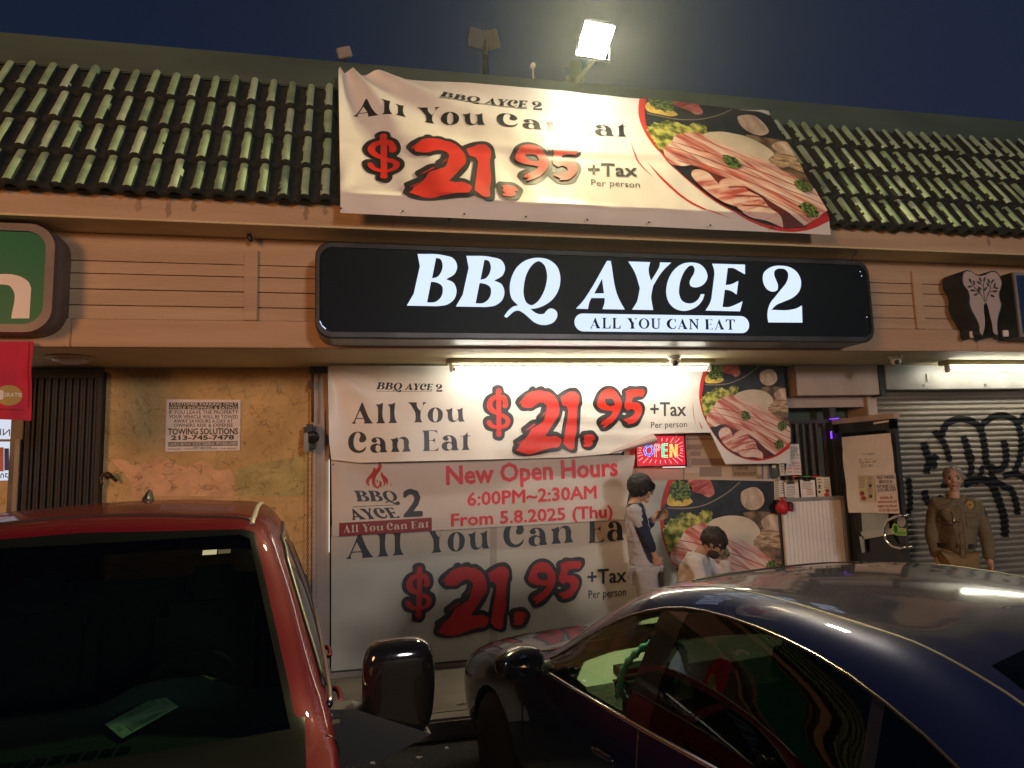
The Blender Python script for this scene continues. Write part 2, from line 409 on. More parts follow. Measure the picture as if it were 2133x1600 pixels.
# the big brushed price, photo pixels
pr = .1219
DOL_R = sh(1000, 790, pr, "280,180 315,160 350,180 355,270c 420,290 465,370 465,470 430,498 390,480 390,400 360,335c 360,580c 450,620 510,700 490,790 420,840 360,855c 355,970 325,985 290,970 288,855c 200,830 130,740 140,705 180,700 220,760 285,798c 285,615c 180,560 130,480 135,400 190,310 275,270c|280,335c 225,390 220,460 285,540c|362,650c 430,700 425,760 362,798c")
DOL_D = sh(1000, 790, pr, "310,97 380,125 410,220c 490,280 528,390 510,500 475,550c 550,620 570,730 520,840 425,905c 415,990 370,1045 300,1048 235,1010 222,900c 120,860 70,770 70,690 120,635 180,625c 90,550 62,450 75,370 130,280 212,230c 215,140 250,110")
N21_R = sh(1000, 790, pr, "690,410c 780,260 860,215 1020,190c 1060,210 1130,215c 1220,270 1290,370 1320,470 1320,590 1240,740 1130,920c 1090,975c 1180,990 1250,975c 1320,1010 1370,1045c 1350,1120 1310,1175c 1180,1190 1050,1225 830,1290 720,1265 610,1215c 660,1150 670,1110c 780,1000 860,855c 970,795c 1060,720 1090,620 1098,440 1020,400 930,440 870,485 760,490 700,470",
 "650,412c 785,255c 690,395c 668,425c", "755,885c 915,760c 925,780c 800,870c", "625,1105c 780,1000c 650,1102c", "995,680c 1030,640c 1090,560c 1080,600c",
 "1340,315c 1500,215c 1595,215c 1650,290 1652,400c 1630,500 1620,700 1615,900 1590,1030 1580,1195c 1535,1228c 1490,1210 1420,1140c 1395,1130c 1400,1060c 1440,800 1475,545c 1440,470 1375,455c",
 "1735,985c 1820,960 1900,970c 1945,1045c 1880,1080c 1910,1100c 1870,1165 1740,1175c 1740,1130c 1775,1115c 1735,1085c 1755,1040c")
N21_D = sh(1000, 790, pr, "590,390 605,350 740,215c 800,185c 840,130 900,122 930,150c 980,122 1050,125 1085,155c 1140,150 1200,180 1290,265c 1400,190 1500,148 1610,150 1680,220 1710,380 1710,440 1690,480c 1680,700 1670,960c 1700,915 1790,895 1900,895 1960,950 2005,1040 1990,1090 1940,1190 1860,1235 1770,1225 1710,1180 1690,1120 1675,1020c 1650,1020c 1640,1180 1620,1260 1560,1280 1470,1250 1385,1205c 1320,1240 1180,1260 1000,1295 820,1320 700,1315 590,1280 545,1230 550,1160c 565,1130 560,1050 600,1020 720,940c 690,890 690,850 760,780 890,695 935,690c 940,650 1000,570 1025,475c 950,500 880,545 790,545 700,545 640,490|1385,545c 1410,560 1410,620c 1355,950c 1290,910 1225,900c 1330,730 1370,620")
N95_R = sh(1200, 790, pr, "315,430c 350,320 430,200 520,165 620,190 700,290 750,400 750,490 700,620 600,750 440,860c 430,830c 470,790c 395,800c 400,760c 490,690c 560,640 610,560c 540,550 420,530 330,470|450,350c 540,335 600,350 620,400 625,450 580,470 500,450 460,400",
 "385,735c 455,690c 430,715c", "815,215c 890,185 1140,170c 1165,230c 1130,300c 1010,300 945,330 930,410c 1050,420 1110,490 1110,590 1050,700 980,770 850,800c 870,765c 800,720 785,700c 900,670 990,580 975,540c 920,520 870,550 800,490c 800,430 830,330 830,240c")
N95_D = sh(1200, 790, pr, "250,420 275,340 340,210 430,130 520,103 620,125 700,190 760,280c 755,200 800,150 830,145c 880,110 1000,115 1130,105 1200,130 1220,210 1190,290 1130,350 1030,370c 1130,410 1170,490 1170,560 1120,690 1040,820 960,850 860,858 790,820 760,770 715,715c 650,800 560,880 460,915 400,905 370,860 320,740 340,690 400,640 475,605c 380,590 280,500|770,610c 800,585c 845,605c 810,630c")
# plain serif capitals, 100 units high, y down
def ser(t): return sh(0, 0, 1, t)
SER = dict(A=(A_, 96), Y=(Y_, 96), C=(ser('88,31c 83,31c 76,12 56,4 40,20 31,50 40,80 56,94 76,88 85,70c 90,72c 82,94 56,103 26,93 5,66 5,34 26,7 56,-3 77,6 81,0c 86,0c'), 90), E=(E_, 80), O=(sh(0, 0, 1, "50,-2 80,10 98,50 80,90 50,102 20,90 2,50 20,10|50,4 28,25 24,50 28,75 50,96 72,75 76,50 72,25"), 100),
 L=(ser("5,0c 45,0c 45,5c 34,8c 34,92c 62,92 76,68c 80,68c 77,100c 5,100c 5,95c 14,92c 14,8c 5,5c"), 78),
 U=(ser("0,0c 40,0c 40,5c 30,8c 30,70c 38,90 55,92 68,85 70,70c 70,8c 60,5c 60,0c 92,0c 92,5c 80,8c 80,70c 74,92 52,101 28,98 12,84 10,70c 10,8c 0,5c"), 92),
 N=(ser("0,0c 26,0c 74,66c 74,8c 62,5c 62,0c 96,0c 96,5c 84,8c 84,101c 78,101c 20,22c 20,92c 32,95c 32,100c 0,100c 0,95c 10,92c 10,10c 0,5c"), 96),
 T=(ser("0,0c 90,0c 92,28c 87,28c 78,8c 56,7c 56,92c 68,95c 68,100c 24,100c 24,95c 36,92c 36,7c 14,8c 5,28c 0,28c"), 92))
def serif(s, gap=14):
    x = 0; out = Shape([])
    for ch in s:
        if ch == ' ': x += 42; continue
        g, w = SER[ch]; q = g.norm().map(lambda a, b, x=x, w=w: (x + a * w, b * 100)); out = out + q; x += w + gap
    return out.norm(False)
def upright(s, k=.2):
    """the light box's slanted letters set upright"""
    q = s.norm(); return q.map(lambda x, y: (x - y * k, y)).norm(False)
FLAME = sh(0, 0, 1, "965,20c 1020,90 1010,150 900,330 890,400 900,470 935,520 965,470 970,390c 1020,440 1010,550c 1050,510 1060,480 1045,400 1000,280 1020,215c 1060,290 1120,340 1150,420 1120,510c 1110,440 1100,420c 1090,480 1040,530 1010,550c 980,520 960,560 930,562c 850,520 820,440 815,350c 770,400 780,530c 740,440 740,430 760,515c 700,450 700,390 760,310 840,200 855,130c 890,150 905,185c 940,120 950,80",
   "670,485c 690,530 720,545c 680,535", "1210,425c 1215,490 1170,525c 1205,480", "925,370c 945,420 930,450c 915,410")
# ------------------------------------------------------------------ the dish printed on the banners (units: thousandths)
red_p = mat('print_red', (.62, .02, .015), .42)
F = dict(
 night=mat('print_slate', (.012, .016, .024), .4, var=.6, scale=6, coord='UV'),
 lemon=mat('print_lemon', (.72, .5, .1), .42, var=.3, scale=8, coord='UV'),
 herb=mat('print_herb', (.01, .03, .008), .42, col2=(.2, .28, .06), scale=34, coord='UV', thr=(.42, .6)),
 lettuce=mat('print_lettuce', (.07, .1, .012), .42, col2=(.6, .58, .12), scale=15, coord='UV', thr=(.4, .62), detail=3),
 meat=stripes('print_meat', (.30, .02, .025), (.55, .16, .14), 9, 30, 3, c3=(.72, .45, .38)),
 garlic=mat('print_garlic', (.42, .3, .2), .42, col2=(.75, .62, .48), scale=5, coord='UV', stretch=(3, 1, 1)),
 board=mat('print_board', (.06, .035, .02), .42, col2=(.3, .2, .11), scale=9, coord='UV'),
 enoki=mat('print_enoki', (.2, .11, .05), .42, col2=(.68, .5, .32), scale=14, coord='UV', stretch=(1, 2.5, 1)),
 daikon=mat('print_daikon', (.6, .52, .38), .42, col2=(.72, .64, .5), scale=3, coord='UV'),
 bacon=stripes('print_bacon', (.50, .085, .065), (.74, .42, .34), 13, -34, 1.5, c3=(.80, .62, .53)),
 roll=stripes('print_roll', (.48, .08, .065), (.74, .44, .36), 12, 24, 2.2, c3=(.80, .62, .52)),
 crease=mat('print_crease', (.34, .07, .05), .42), gap=mat('print_gap', (.12, .02, .018), .42), rim=mat('print_rim', (.28, .22, .17), .42))
def blob(cx, cy, r, n=22, j=.22, sd=1):
    rn = random.Random(sd); p = []
    for k in range(n):
        q = 2 * math.pi * k / n; rr = r * (1 + rn.uniform(-j, j)); p.append((cx + rr * math.cos(q), cy + rr * math.sin(q)))
    return Shape([[p]])
def T1(*t): return sh(0, 0, .001, *t)
def dish():
    fine = lambda c: sh(0, 0, .001, c)
    L = [('ring', red_p, fine("215,60c 150,230 112,430 125,640 190,850 300,1050 450,1250 650,1390 950,1455 1200,1405 1445,1262c 1445,60c"), 1),
     ('n', F['night'], fine("295,60c 215,200 160,430 150,600 190,800 290,1020 450,1230 660,1380 960,1425 1180,1370 1445,1170c 1445,60c"), 2),
     ('rim', F['rim'], fine("185,366c 350,372 560,340 700,282 850,192 990,80c 975,80c 850,178 700,268 560,328 350,358 190,356c"), 3),
     ('lemon', F['lemon'], fine("190,300 230,215 300,230 440,262 462,290 420,325 300,342 195,322"), 3),
     ('herb', F['herb'], blob(340, 185, 112, 30, .2, 3).map(lambda x, y: (x / 1000, y / 1000)), 4),
     ('meat', F['meat'], fine("410,60c 665,60c 692,215 640,245 560,210 470,190"), 4),
     ('garlic', F['garlic'], fine("985,270 1000,180 1060,145 1160,130 1230,190 1240,290 1150,365 1040,355"), 3),
     ('board', F['board'], fine("1000,400c 1150,380 1445,420c 1445,960c 1180,820 1100,600"), 3),
     ('garlic2', F['garlic'], fine("1200,490 1260,430 1445,405c 1445,585c 1300,585 1225,560"), 4),
     ('enoki', F['enoki'], fine("1090,640 1180,580 1445,600c 1445,790c 1350,760 1250,745 1150,780 1085,720"), 5),
     ('lettuce', F['lettuce'], Shape([[jag(contour("145,560 200,490 280,450 340,420 420,400 520,440 560,380 660,390 650,480 620,640 420,700 320,760 260,800 210,830 165,740", 0, 0, 1, 10), 15, 5)]]).map(lambda x, y: (x / 1000, y / 1000)), 5),
     ('daikon', F['daikon'], fine("600,530 640,490 740,450 900,430 1060,460 1150,530 1180,590 1100,700 1110,780 700,650"), 6),
     ('gap', F['gap'], fine("440,900c 700,1000 900,1120 1010,1250 1200,1380 1120,1400 1000,1420 950,1300 800,1150 640,1080 600,1250 520,1150"), 6),
     ('bacon', F['bacon'], fine("205,845 225,790 310,690 345,620 400,570 460,540 540,515 700,565 900,655 1080,735 1250,850 1445,1010c 1445,1170c 1300,1290 1180,1375c 1000,1250 870,1130 700,1030 590,990 470,925c 400,935 330,965 250,965"), 7),
     ('roll', F['roll'], fine("578,1095 620,1045 690,1020 770,1055 800,1130 870,1165 925,1290 990,1345 1000,1432c 850,1402 740,1400 650,1350 625,1270 600,1200"), 8),
     ('roll2', F['roll'], fine("400,1000 450,975 510,985 560,1080 600,1180 640,1340c 560,1310 480,1250 400,1150 370,1060"), 8)]
    for k, (a, m_, e_) in enumerate((((310, 690), (800, 760), (1445, 1060)), ((255, 760), (700, 830), (1430, 1150)), ((225, 825), (600, 880), (1330, 1240)), ((300, 905), (620, 960), (1210, 1340)), ((520, 560), (900, 700), (1445, 990)))):
        pts = [tuple((1 - t) ** 2 * p + 2 * t * (1 - t) * q + t * t * r for p, q, r in zip(a, m_, e_)) for t in [i / 12 for i in range(13)]]
        L.append(('crease', F['crease'], stroke([(x / 1000, y / 1000) for x, y in pts], .010 - .001 * k), 7.6))
    for a, e_ in (((640, 1130), (800, 1090)), ((660, 1220), (880, 1180)), ((690, 1310), (930, 1280))): L.append(('crease', F['crease'], stroke([(a[0] / 1000, a[1] / 1000), ((a[0] + e_[0]) / 2000, (a[1] + e_[1]) / 2000 - .012), (e_[0] / 1000, e_[1] / 1000)], .016), 8.6))
    for i, (x, y) in enumerate(((760, 810), (1292, 960), (1240, 1232))):
        L.append(('herb', F['herb'], blob(x, y, 72, 26, .16, 11 + i).map(lambda a, b: (a / 1000, b / 1000)), 9))
    return L
def jag(pts, a, sd):
    rn = random.Random(sd); return [(x + rn.uniform(-a, a), y + rn.uniform(-a, a)) for x, y in pts]
DISH = dish()
def put_dish(sheet, pairs, lay0=0):
    """pairs: (point on the dish drawing, photo pixel); least-squares affine on the sheet"""
    A = np.array([[p[0] / 1000, p[1] / 1000, 1] for p, _ in pairs]); B = np.array([sheet.px2uv(*q) for _, q in pairs])
    X = np.linalg.lstsq(A, B, rcond=None)[0]; M2 = X[:2].T; t = X[2]; Mi = np.linalg.inv(M2)
    f = lambda x, y: (M2[0, 0] * x + M2[0, 1] * y + t[0], M2[1, 0] * x + M2[1, 1] * y + t[1])
    g = lambda u, v: (Mi[0, 0] * (u - t[0]) + Mi[0, 1] * (v - t[1]), -(Mi[1, 0] * (u - t[0]) + Mi[1, 1] * (v - t[1])))
    for n, m, s, l in DISH: sheet.add(s.map(f), m, lay0 + l, g)
# ------------------------------------------------------------------ base materials
WALL = 6.65
stucco = mat('stucco', (.48, .32, .13), .9, col2=(.70, .48, .22), scale=2.4, bump=1.0, bscale=7, thr=(.3, .7), bdist=.07, detail=9)
stucco_pink = mat('stucco_pink', (.72, .44, .25), .9, var=.14, scale=5, bump=1.0, bscale=7, bdist=.07)
stucco_green = mat('stucco_green', (.50, .42, .17), .9, var=.18, scale=5, bump=1.0, bscale=7, bdist=.07)
paint = mat('peach_paint', (.42, .28, .18), .7, col2=(.56, .39, .25), scale=2.6, bump=.5, bscale=30, stretch=(.22, 1, 2.6), thr=(.28, .68), detail=9, bdist=.03)
paint_lo = mat('peach_board', (.44, .28, .17), .7, col2=(.54, .35, .22), scale=3, bump=.3, bscale=26, stretch=(.25, 1, 3), thr=(.3, .7))
cream = mat('cream_soffit', (.56, .47, .25), .75, col2=(.70, .60, .36), scale=1.4, bump=.15, bscale=20)
stain = mat('water_stain', (.30, .195, .125), .85, var=.2, scale=12)
tile_m = mat('roof_tile_green', (.26, .40, .22), .6, col2=(.40, .55, .34), scale=7, bump=.2, bscale=40)
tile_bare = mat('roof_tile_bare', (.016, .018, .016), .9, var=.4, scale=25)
cap_m = mat('roof_cap_green', (.035, .06, .045), .6, col2=(.06, .095, .07), scale=3, stretch=(.3, 1, 1))
white_v = mat('vinyl_white', (.80, .77, .72), .38, var=.05, scale=3)
white_v2 = mat('vinyl_panel', (.56, .53, .45), .5, var=.07, scale=1.5)
ink = mat('print_black', (.018, .018, .02), .38)
ink_n = mat('print_navy', (.012, .018, .03), .45)
grey_metal = mat('grey_metal', (.24, .235, .22), .5, .3, var=.15, scale=3)
dark_metal = mat('dark_metal', (.05, .05, .052), .45, .5, var=.3, scale=5)
beige_metal = mat('beige_metal', (.42, .34, .29), .6, var=.1, scale=3)
black = mat('black_plastic', (.015, .015, .016), .4)
paper = mat('paper', (.78, .74, .68), .8, var=.05, scale=6)
chrome = mat('chrome', (.85, .84, .82), .12, 1.0)
white_pl = mat('white_plastic', (.75, .73, .68), .4)
for sm_n in ('stucco', 'stucco_pink', 'stucco_green'):
    m_ = MATS[sm_n]; nt = m_.node_tree; bs = nt.nodes['Principled BSDF']; tc = nt.nodes.new('ShaderNodeTexCoord'); n1 = nt.nodes.new('ShaderNodeTexNoise'); n1.inputs['Scale'].default_value = 5; n1.inputs['Detail'].default_value = 5
    ad = nt.nodes.new('ShaderNodeVectorMath'); ad.operation = 'MULTIPLY_ADD'; ad.inputs[1].default_value = (.45, .45, .45); nt.links.new(tc.outputs['Object'], n1.inputs[0]); nt.links.new(n1.outputs[1], ad.inputs[0]); nt.links.new(tc.outputs['Object'], ad.inputs[2])
    vo = nt.nodes.new('ShaderNodeTexVoronoi'); vo.feature = 'DISTANCE_TO_EDGE'; vo.inputs['Scale'].default_value = 6.5; nt.links.new(ad.outputs[0], vo.inputs[0])
    n2 = nt.nodes.new('ShaderNodeTexNoise'); n2.inputs['Scale'].default_value = 9; nt.links.new(tc.outputs['Object'], n2.inputs[0])
    mr = nt.nodes.new('ShaderNodeMapRange'); mr.inputs[1].default_value = .0; mr.inputs[2].default_value = .028; nt.links.new(vo.outputs[0], mr.inputs[0])
    th = nt.nodes.new('ShaderNodeMapRange'); th.inputs[1].default_value = .40; th.inputs[2].default_value = .55; nt.links.new(n2.outputs[0], th.inputs[0])
    mx_ = nt.nodes.new('ShaderNodeMath'); mx_.operation = 'MAXIMUM'; nt.links.new(mr.outputs[0], mx_.inputs[0]); nt.links.new(th.outputs[0], mx_.inputs[1])
    old = bs.inputs['Base Color'].links[0].from_socket; mc_ = nt.nodes.new('ShaderNodeMix'); mc_.data_type = 'RGBA'; mc_.inputs[6].default_value = (.30, .19, .08, 1); nt.links.new(old, mc_.inputs[7]); nt.links.new(mx_.outputs[0], mc_.inputs[0]); nt.links.new(mc_.outputs[2], bs.inputs['Base Color'])
    b2_ = nt.nodes.new('ShaderNodeBump'); b2_.inputs['Strength'].default_value = .5; b2_.inputs['Distance'].default_value = .012; nt.links.new(mx_.outputs[0], b2_.inputs['Height']); ob_ = bs.inputs['Normal'].links[0].from_socket; nt.links.new(ob_, b2_.inputs['Normal']); nt.links.new(b2_.outputs[0], bs.inputs['Normal'])
# ------------------------------------------------------------------ ground
gm = mat('asphalt', (.028, .027, .026), .85, col2=(.085, .08, .074), scale=60, bump=.6, bscale=160, thr=(.35, .75))
b = MB(); n = 24
ys = [5.3, 2.0, -2.0, -12, -60]; zl = lambda y: 0 if y >= 5.3 else max(-.9, -(5.3 - y) * .035)
b.add([(x, y, zl(y)) for y in ys for x in (-120, 120)], [(2 * i, 2 * i + 2, 2 * i + 3, 2 * i + 1) for i in range(4)])
b.add([(-120, 5.3, 0), (120, 5.3, 0), (120, 200, 0), (-120, 200, 0)], [(0, 1, 2, 3)])
b.build('ground', gm, local=True)['kind'] = 'structure'
conc = mat('concrete', (.30, .265, .21), .85, col2=(.42, .375, .30), scale=2.5, bump=.25, bscale=70, detail=8)
b = MB()
for i in range(-5, 9):
    b.box((i * 1.55 + .004, 5.46, .004), (i * 1.55 + 1.546, 6.8, .15), 0, .006)
    b.box((i * 1.55 + .002, 5.30, .004), (i * 1.55 + 1.548, 5.455, .152), 0, .018)
rn = random.Random(4)
spot = mat('concrete_stain', (.05, .042, .035), .6)
for k in range(26):
    x, y, r = rn.uniform(-.1, 1.6), rn.uniform(5.5, 6.4), rn.uniform(.008, .03)
    p = blob(x, y, r, 9, .3, k).p[0][0]
    b.add([(q[0] if False else x + (q[0] - x) * 1.5, q[1], .1512) for q in p], [tuple(range(len(p)))], 1)
b.build('pavement', [conc, spot], local=True)['kind'] = 'structure'
# ------------------------------------------------------------------ the shop building
BLD = thing('shop_building', 'single storey strip mall with peach plank band and green tiled mansard roof', 'building', (2, WALL, 0))
XL, XR = -7.0, 12.5
b = MB(); b.box((-2.275, WALL, .15), (-.50, WALL + .2, 2.94), 0)
b.box((XL, WALL, .15), (-3.62, WALL + .2, 2.94), 0); b.box((-3.62, WALL, .15), (-2.87, WALL + .2, 1.98), 0); b.box((-2.87, WALL + .02, .15), (-2.27, WALL + .08, 2.94), 3)
for t, mi in (("690,1478c 780,1480 800,1500 930,1490c 945,1470 1050,1480 1075,1500c 1160,1520 1200,1490 1290,1500 1340,1540 1420,1530c 1450,1600 1440,1700c 820,1700c 800,1600 760,1560", 1), ("1450,1540c 1560,1500 1700,1480 1890,1440c 1900,1700c 1450,1700c", 2)):
    q = [at(x, y, WALL - .003) for x, y in contour(t, 0, 460, .33755)]
    tr = tessellate_polygon([q]); b.add(q, [t[::-1] for t in tr], mi)
b.build('stucco_wall', [stucco, stucco_pink, stucco_green, black], BLD)
b = MB(); b.box((XL, 5.5, 2.94), (XR, 6.9, 3.0)); b.build('soffit', cream, BLD)
b = MB()
zz = [3.135, 3.242, 3.363, 3.481, 3.577, 3.79]
for i in range(5):
    for k in range(-2, 4):
        x0 = k * 4.1 + (.1 if i % 2 else -.05)
        b.box((x0 + .002, 5.5 + rn.uniform(0, .004), zz[i] + .003), (x0 + 4.098, 5.56, zz[i + 1] - .003), 0, .003, seg=1)
for X0 in (-.925, 5.06): b.box((X0, 5.478, 3.137), (X0 + .1, 5.5, 3.69), 0, .004)
b.build('plank_band', paint, BLD)
b = MB()
for k in range(-3, 6): b.box((k * 2.6 + .5, 5.468, 2.925), (k * 2.6 + 3.096, 5.53, 3.13), 0, .005)
b.build('lower_trim_board', paint_lo, BLD)
b = MB()
for k in range(-3, 5): b.box((k * 3.1 + .2, 5.16, 3.79), (k * 3.1 + 3.298, 5.2, 3.985), 0, .003)
b.box((XL, 5.2, 3.79), (XR, 5.52, 3.8), 1); b.box((XL, 5.145, 3.778), (XR, 5.215, 3.792), 1, .004)
for X, h in ((-1.62, .14), (-1.42, .17), (-1.25, .12), (-.47, .15), (-.33, .1), (.6, .12), (1.9, .1), (5.6, .13)):
    p = contour("0,0 .02,.3 .01,.7 .03,1 .05,.8 .045,.4 .06,0", 0, 0, 1)
    b.add([(X + q[0] * rn.uniform(.7, 1.1), 5.1585, 3.98 - q[1] * h) for q in p], [tuple(range(len(p)))], 2)
b.build('fascia_board', [paint, cream, stain], BLD)
# roof tiles: four courses of rounded clay tile, old paint flaking off
per = .1475; Lc = 1.34 / 4; nx = 14
ct, st = math.cos(R(65.5)), math.sin(R(65.5))
def tile_h(x):
    t = (x / per) % 1.0; d = min(t, 1 - t) * per
    return .044 * math.sqrt(max(0, 1 - (d / .041) ** 2)) if d < .041 else .006 * math.cos((d - .041) / .033 * math.pi) - .006
b = MB(); NX = int((XR - XL) / per * nx); prof = ((-.035, -.02), (-.035, .052), (0, .048), (.03, .044), (.06, .040), (.09, .035), (.12, .030), (.2, .018), (.28, .006), (Lc, -.004))
for c in range(4):
    vs = []; fs = []; mi = []; npf = len(prof); jit = {}
    for i in range(NX + 1):
        x = XL + i * per / nx; h = tile_h(x)
        ti = int(x / per + 1000.5)
        if ti not in jit: jit[ti] = (rn.gauss(0, .006), rn.gauss(0, .004), rn.random())
        for (ds, o) in prof:
            s = c * Lc + ds + jit[ti][0]; o2 = h + o + jit[ti][1] * (1 if h > .001 else 0) if o > -.02 else h * .9 + .004
            wob = .004 * noise.noise((x * 3, s * 4, c)) + rn.uniform(-.001, .001)
            vs.append((x, 5.1 + s * ct - (o2 + wob) * st, 3.97 + s * st + (o2 + wob) * ct))
    for i in range(NX):
        xm = XL + (i + .5) * per / nx; t = (xm / per) % 1.0; d = min(t, 1 - t) * per
        for k in range(npf - 1):
            sm_ = c * Lc + (prof[k][0] + prof[k + 1][0]) / 2
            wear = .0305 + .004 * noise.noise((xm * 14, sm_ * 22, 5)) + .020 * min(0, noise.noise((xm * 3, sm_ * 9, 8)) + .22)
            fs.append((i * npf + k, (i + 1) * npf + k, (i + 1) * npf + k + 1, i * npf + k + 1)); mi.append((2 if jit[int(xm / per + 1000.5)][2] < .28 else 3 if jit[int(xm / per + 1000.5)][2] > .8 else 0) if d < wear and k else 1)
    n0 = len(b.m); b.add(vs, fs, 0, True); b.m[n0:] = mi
# joints on every second crown, chips of bare clay near the lower edges
for c in range(4):
    for i in range(int((XR - XL) / per)):
        x = XL + i * per; hx = tile_h(x)
        P = lambda dx, s, o: (x + dx, 5.1 + s * ct - (tile_h(x + dx) + o) * st, 3.97 + s * st + (tile_h(x + dx) + o) * ct)
        ob = lambda s: float(np.interp(s - c * Lc, [q[0] for q in prof[1:]], [q[1] for q in prof[1:]]))
        if i % 2 and x < 1.5:
            d = .020; b.add([P(d + dd, s, ob(s) + .003) for dd, s in ((0, c * Lc - .02), (.006, c * Lc - .02), (.006, (c + 1) * Lc - .04), (0, (c + 1) * Lc - .04))], [(0, 1, 2, 3)], 1)
        for k in range(rn.choice((0, 0, 1, 1, 2, 4))):
            s0 = c * Lc + rn.uniform(-.02, .11) if rn.random() < .75 else c * Lc + rn.uniform(0, .25); dx0 = rn.choice((-1, 1)) * rn.uniform(.012, .04); rr = rn.uniform(.004, .016)
            pts = [P(dx0 + q[0], s0 + q[1] * 2, ob(s0 + q[1] * 2) + .0035) for q in blob(0, 0, rr, 8, .5, rn.randint(0, 9999)).p[0][0]]
            b.add(pts, [tuple(range(8))], 1)
b.add([(XL, 5.16, 3.97), (XR, 5.16, 3.97), (XR, 5.7, 5.16), (XL, 5.7, 5.16)], [(0, 1, 2, 3)], 1)
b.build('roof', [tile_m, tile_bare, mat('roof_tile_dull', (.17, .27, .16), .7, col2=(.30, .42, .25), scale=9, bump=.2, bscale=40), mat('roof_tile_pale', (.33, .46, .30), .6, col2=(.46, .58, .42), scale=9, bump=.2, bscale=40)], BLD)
b = MB()
b.box((XL, 5.60, 5.135), (XR, 5.95, 5.22), 0, .008); b.box((XL, 5.66, 5.22), (XR, 5.95, 5.33), 0, .006); b.box((XL, 5.69, 5.33), (XR, 5.97, 5.43), 0, .01); b.box((XL, 5.74, 5.43), (XR, 6.3, 5.475), 0, .012)
b.build('roof_cap', cap_m, BLD)
b = MB(); b.box((XL, 6.9, .15), (XR, 14, 5.3)); b.box((XL, 5.9, 5.1), (XR, 6.9, 5.3)); b.build('rear_block', cap_m, BLD)
# storefront behind the banners
b = MB(); b.box((-.5, 6.60, .15), (-.345, 6.9, 2.94), 0, .006); b.box((-.46, 6.585, .15), (-.385, 6.60, 2.55), 0, .004); b.box((-.345, 6.64, .15), (4.2, 6.9, 2.94), 1)
b.box((-.345, 6.58, .15), (4.2, 6.64, .24), 0, .004); b.box((-.52, 6.57, 2.88), (4.4, 6.66, 2.94), 1)
b.box((4.13, 6.585, .15), (4.19, 6.9, 2.94), 2)
b.box((4.19, 6.6, 2.585), (5.36, 6.75, 2.62), 0); b.box((4.19, 6.62, 2.50), (5.36, 6.7, 2.585), 0); b.box((4.19, 6.62, 2.33), (5.36, 6.66, 2.37), 2)
b.box((5.33, 6.56, .15), (5.45, 6.9, 2.66), 0, .006); b.box((4.885, 6.6, .15), (4.96, 6.72, 2.5), 2, .004)
b.build('storefront_frame', [beige_metal, black, dark_metal], BLD)
b = MB(); b.box((4.40, 6.43, 2.615), (5.385, 6.64, 2.935), 0, .004); b.build('shutter_box', beige_metal, BLD)
b = MB(); b.box((5.45, 6.40, 2.665), (12.4, 6.64, 2.93), 0, .005); b.box((5.39, 6.42, 2.60), (5.45, 6.64, 2.935), 1, .004)
for k in range(8): b.box((5.9 + k * .8, 6.397, 2.69), (5.93 + k * .8, 6.40, 2.72), 1)
q = at(1938, 788, 6.395); b.box((q.x - .05, 6.388, q.z - .04), (q.x + .06, 6.397, q.z + .05), 0, .003)
b.build('shutter_housing', [grey_metal, dark_metal], BLD)
# roller shutter with graffiti
SH = .0605
def slat(z):
    t = ((z - .15) / SH) % 1.0
    return 6.585 - .017 * (math.sin(math.pi * min(1, t * 1.25)) ** .7 if t < .8 else -.25)
sl_m = mat('shutter_steel', (.19, .172, .148), .6, .2, var=.2, scale=2, stretch=(.4, 1, 4))
vs = []; nz = int(2.515 / SH * 9)
for i in range(nz + 1):
    z = .15 + i * SH / 9
    for X in (5.45, 12.4): vs.append((X, slat(z), z))
sm = mesh_obj('roller_shutter', vs, [(2 * i, 2 * i + 1, 2 * i + 3, 2 * i + 2) for i in range(nz)], sl_m, None, BLD)
spray = mat('spray_black', (.006, .007, .010), .8, spec=.1)
G = Sheet([[(5.5, .15), (9.5, .15), (9.5, 2.64), (5.5, 2.64)]], lambda u, v, k: Vector((u, slat(v) - .007 - k * .3, v)), lambda x, y: (at(x, y, 6.57).x, at(x, y, 6.57).z), .0075)
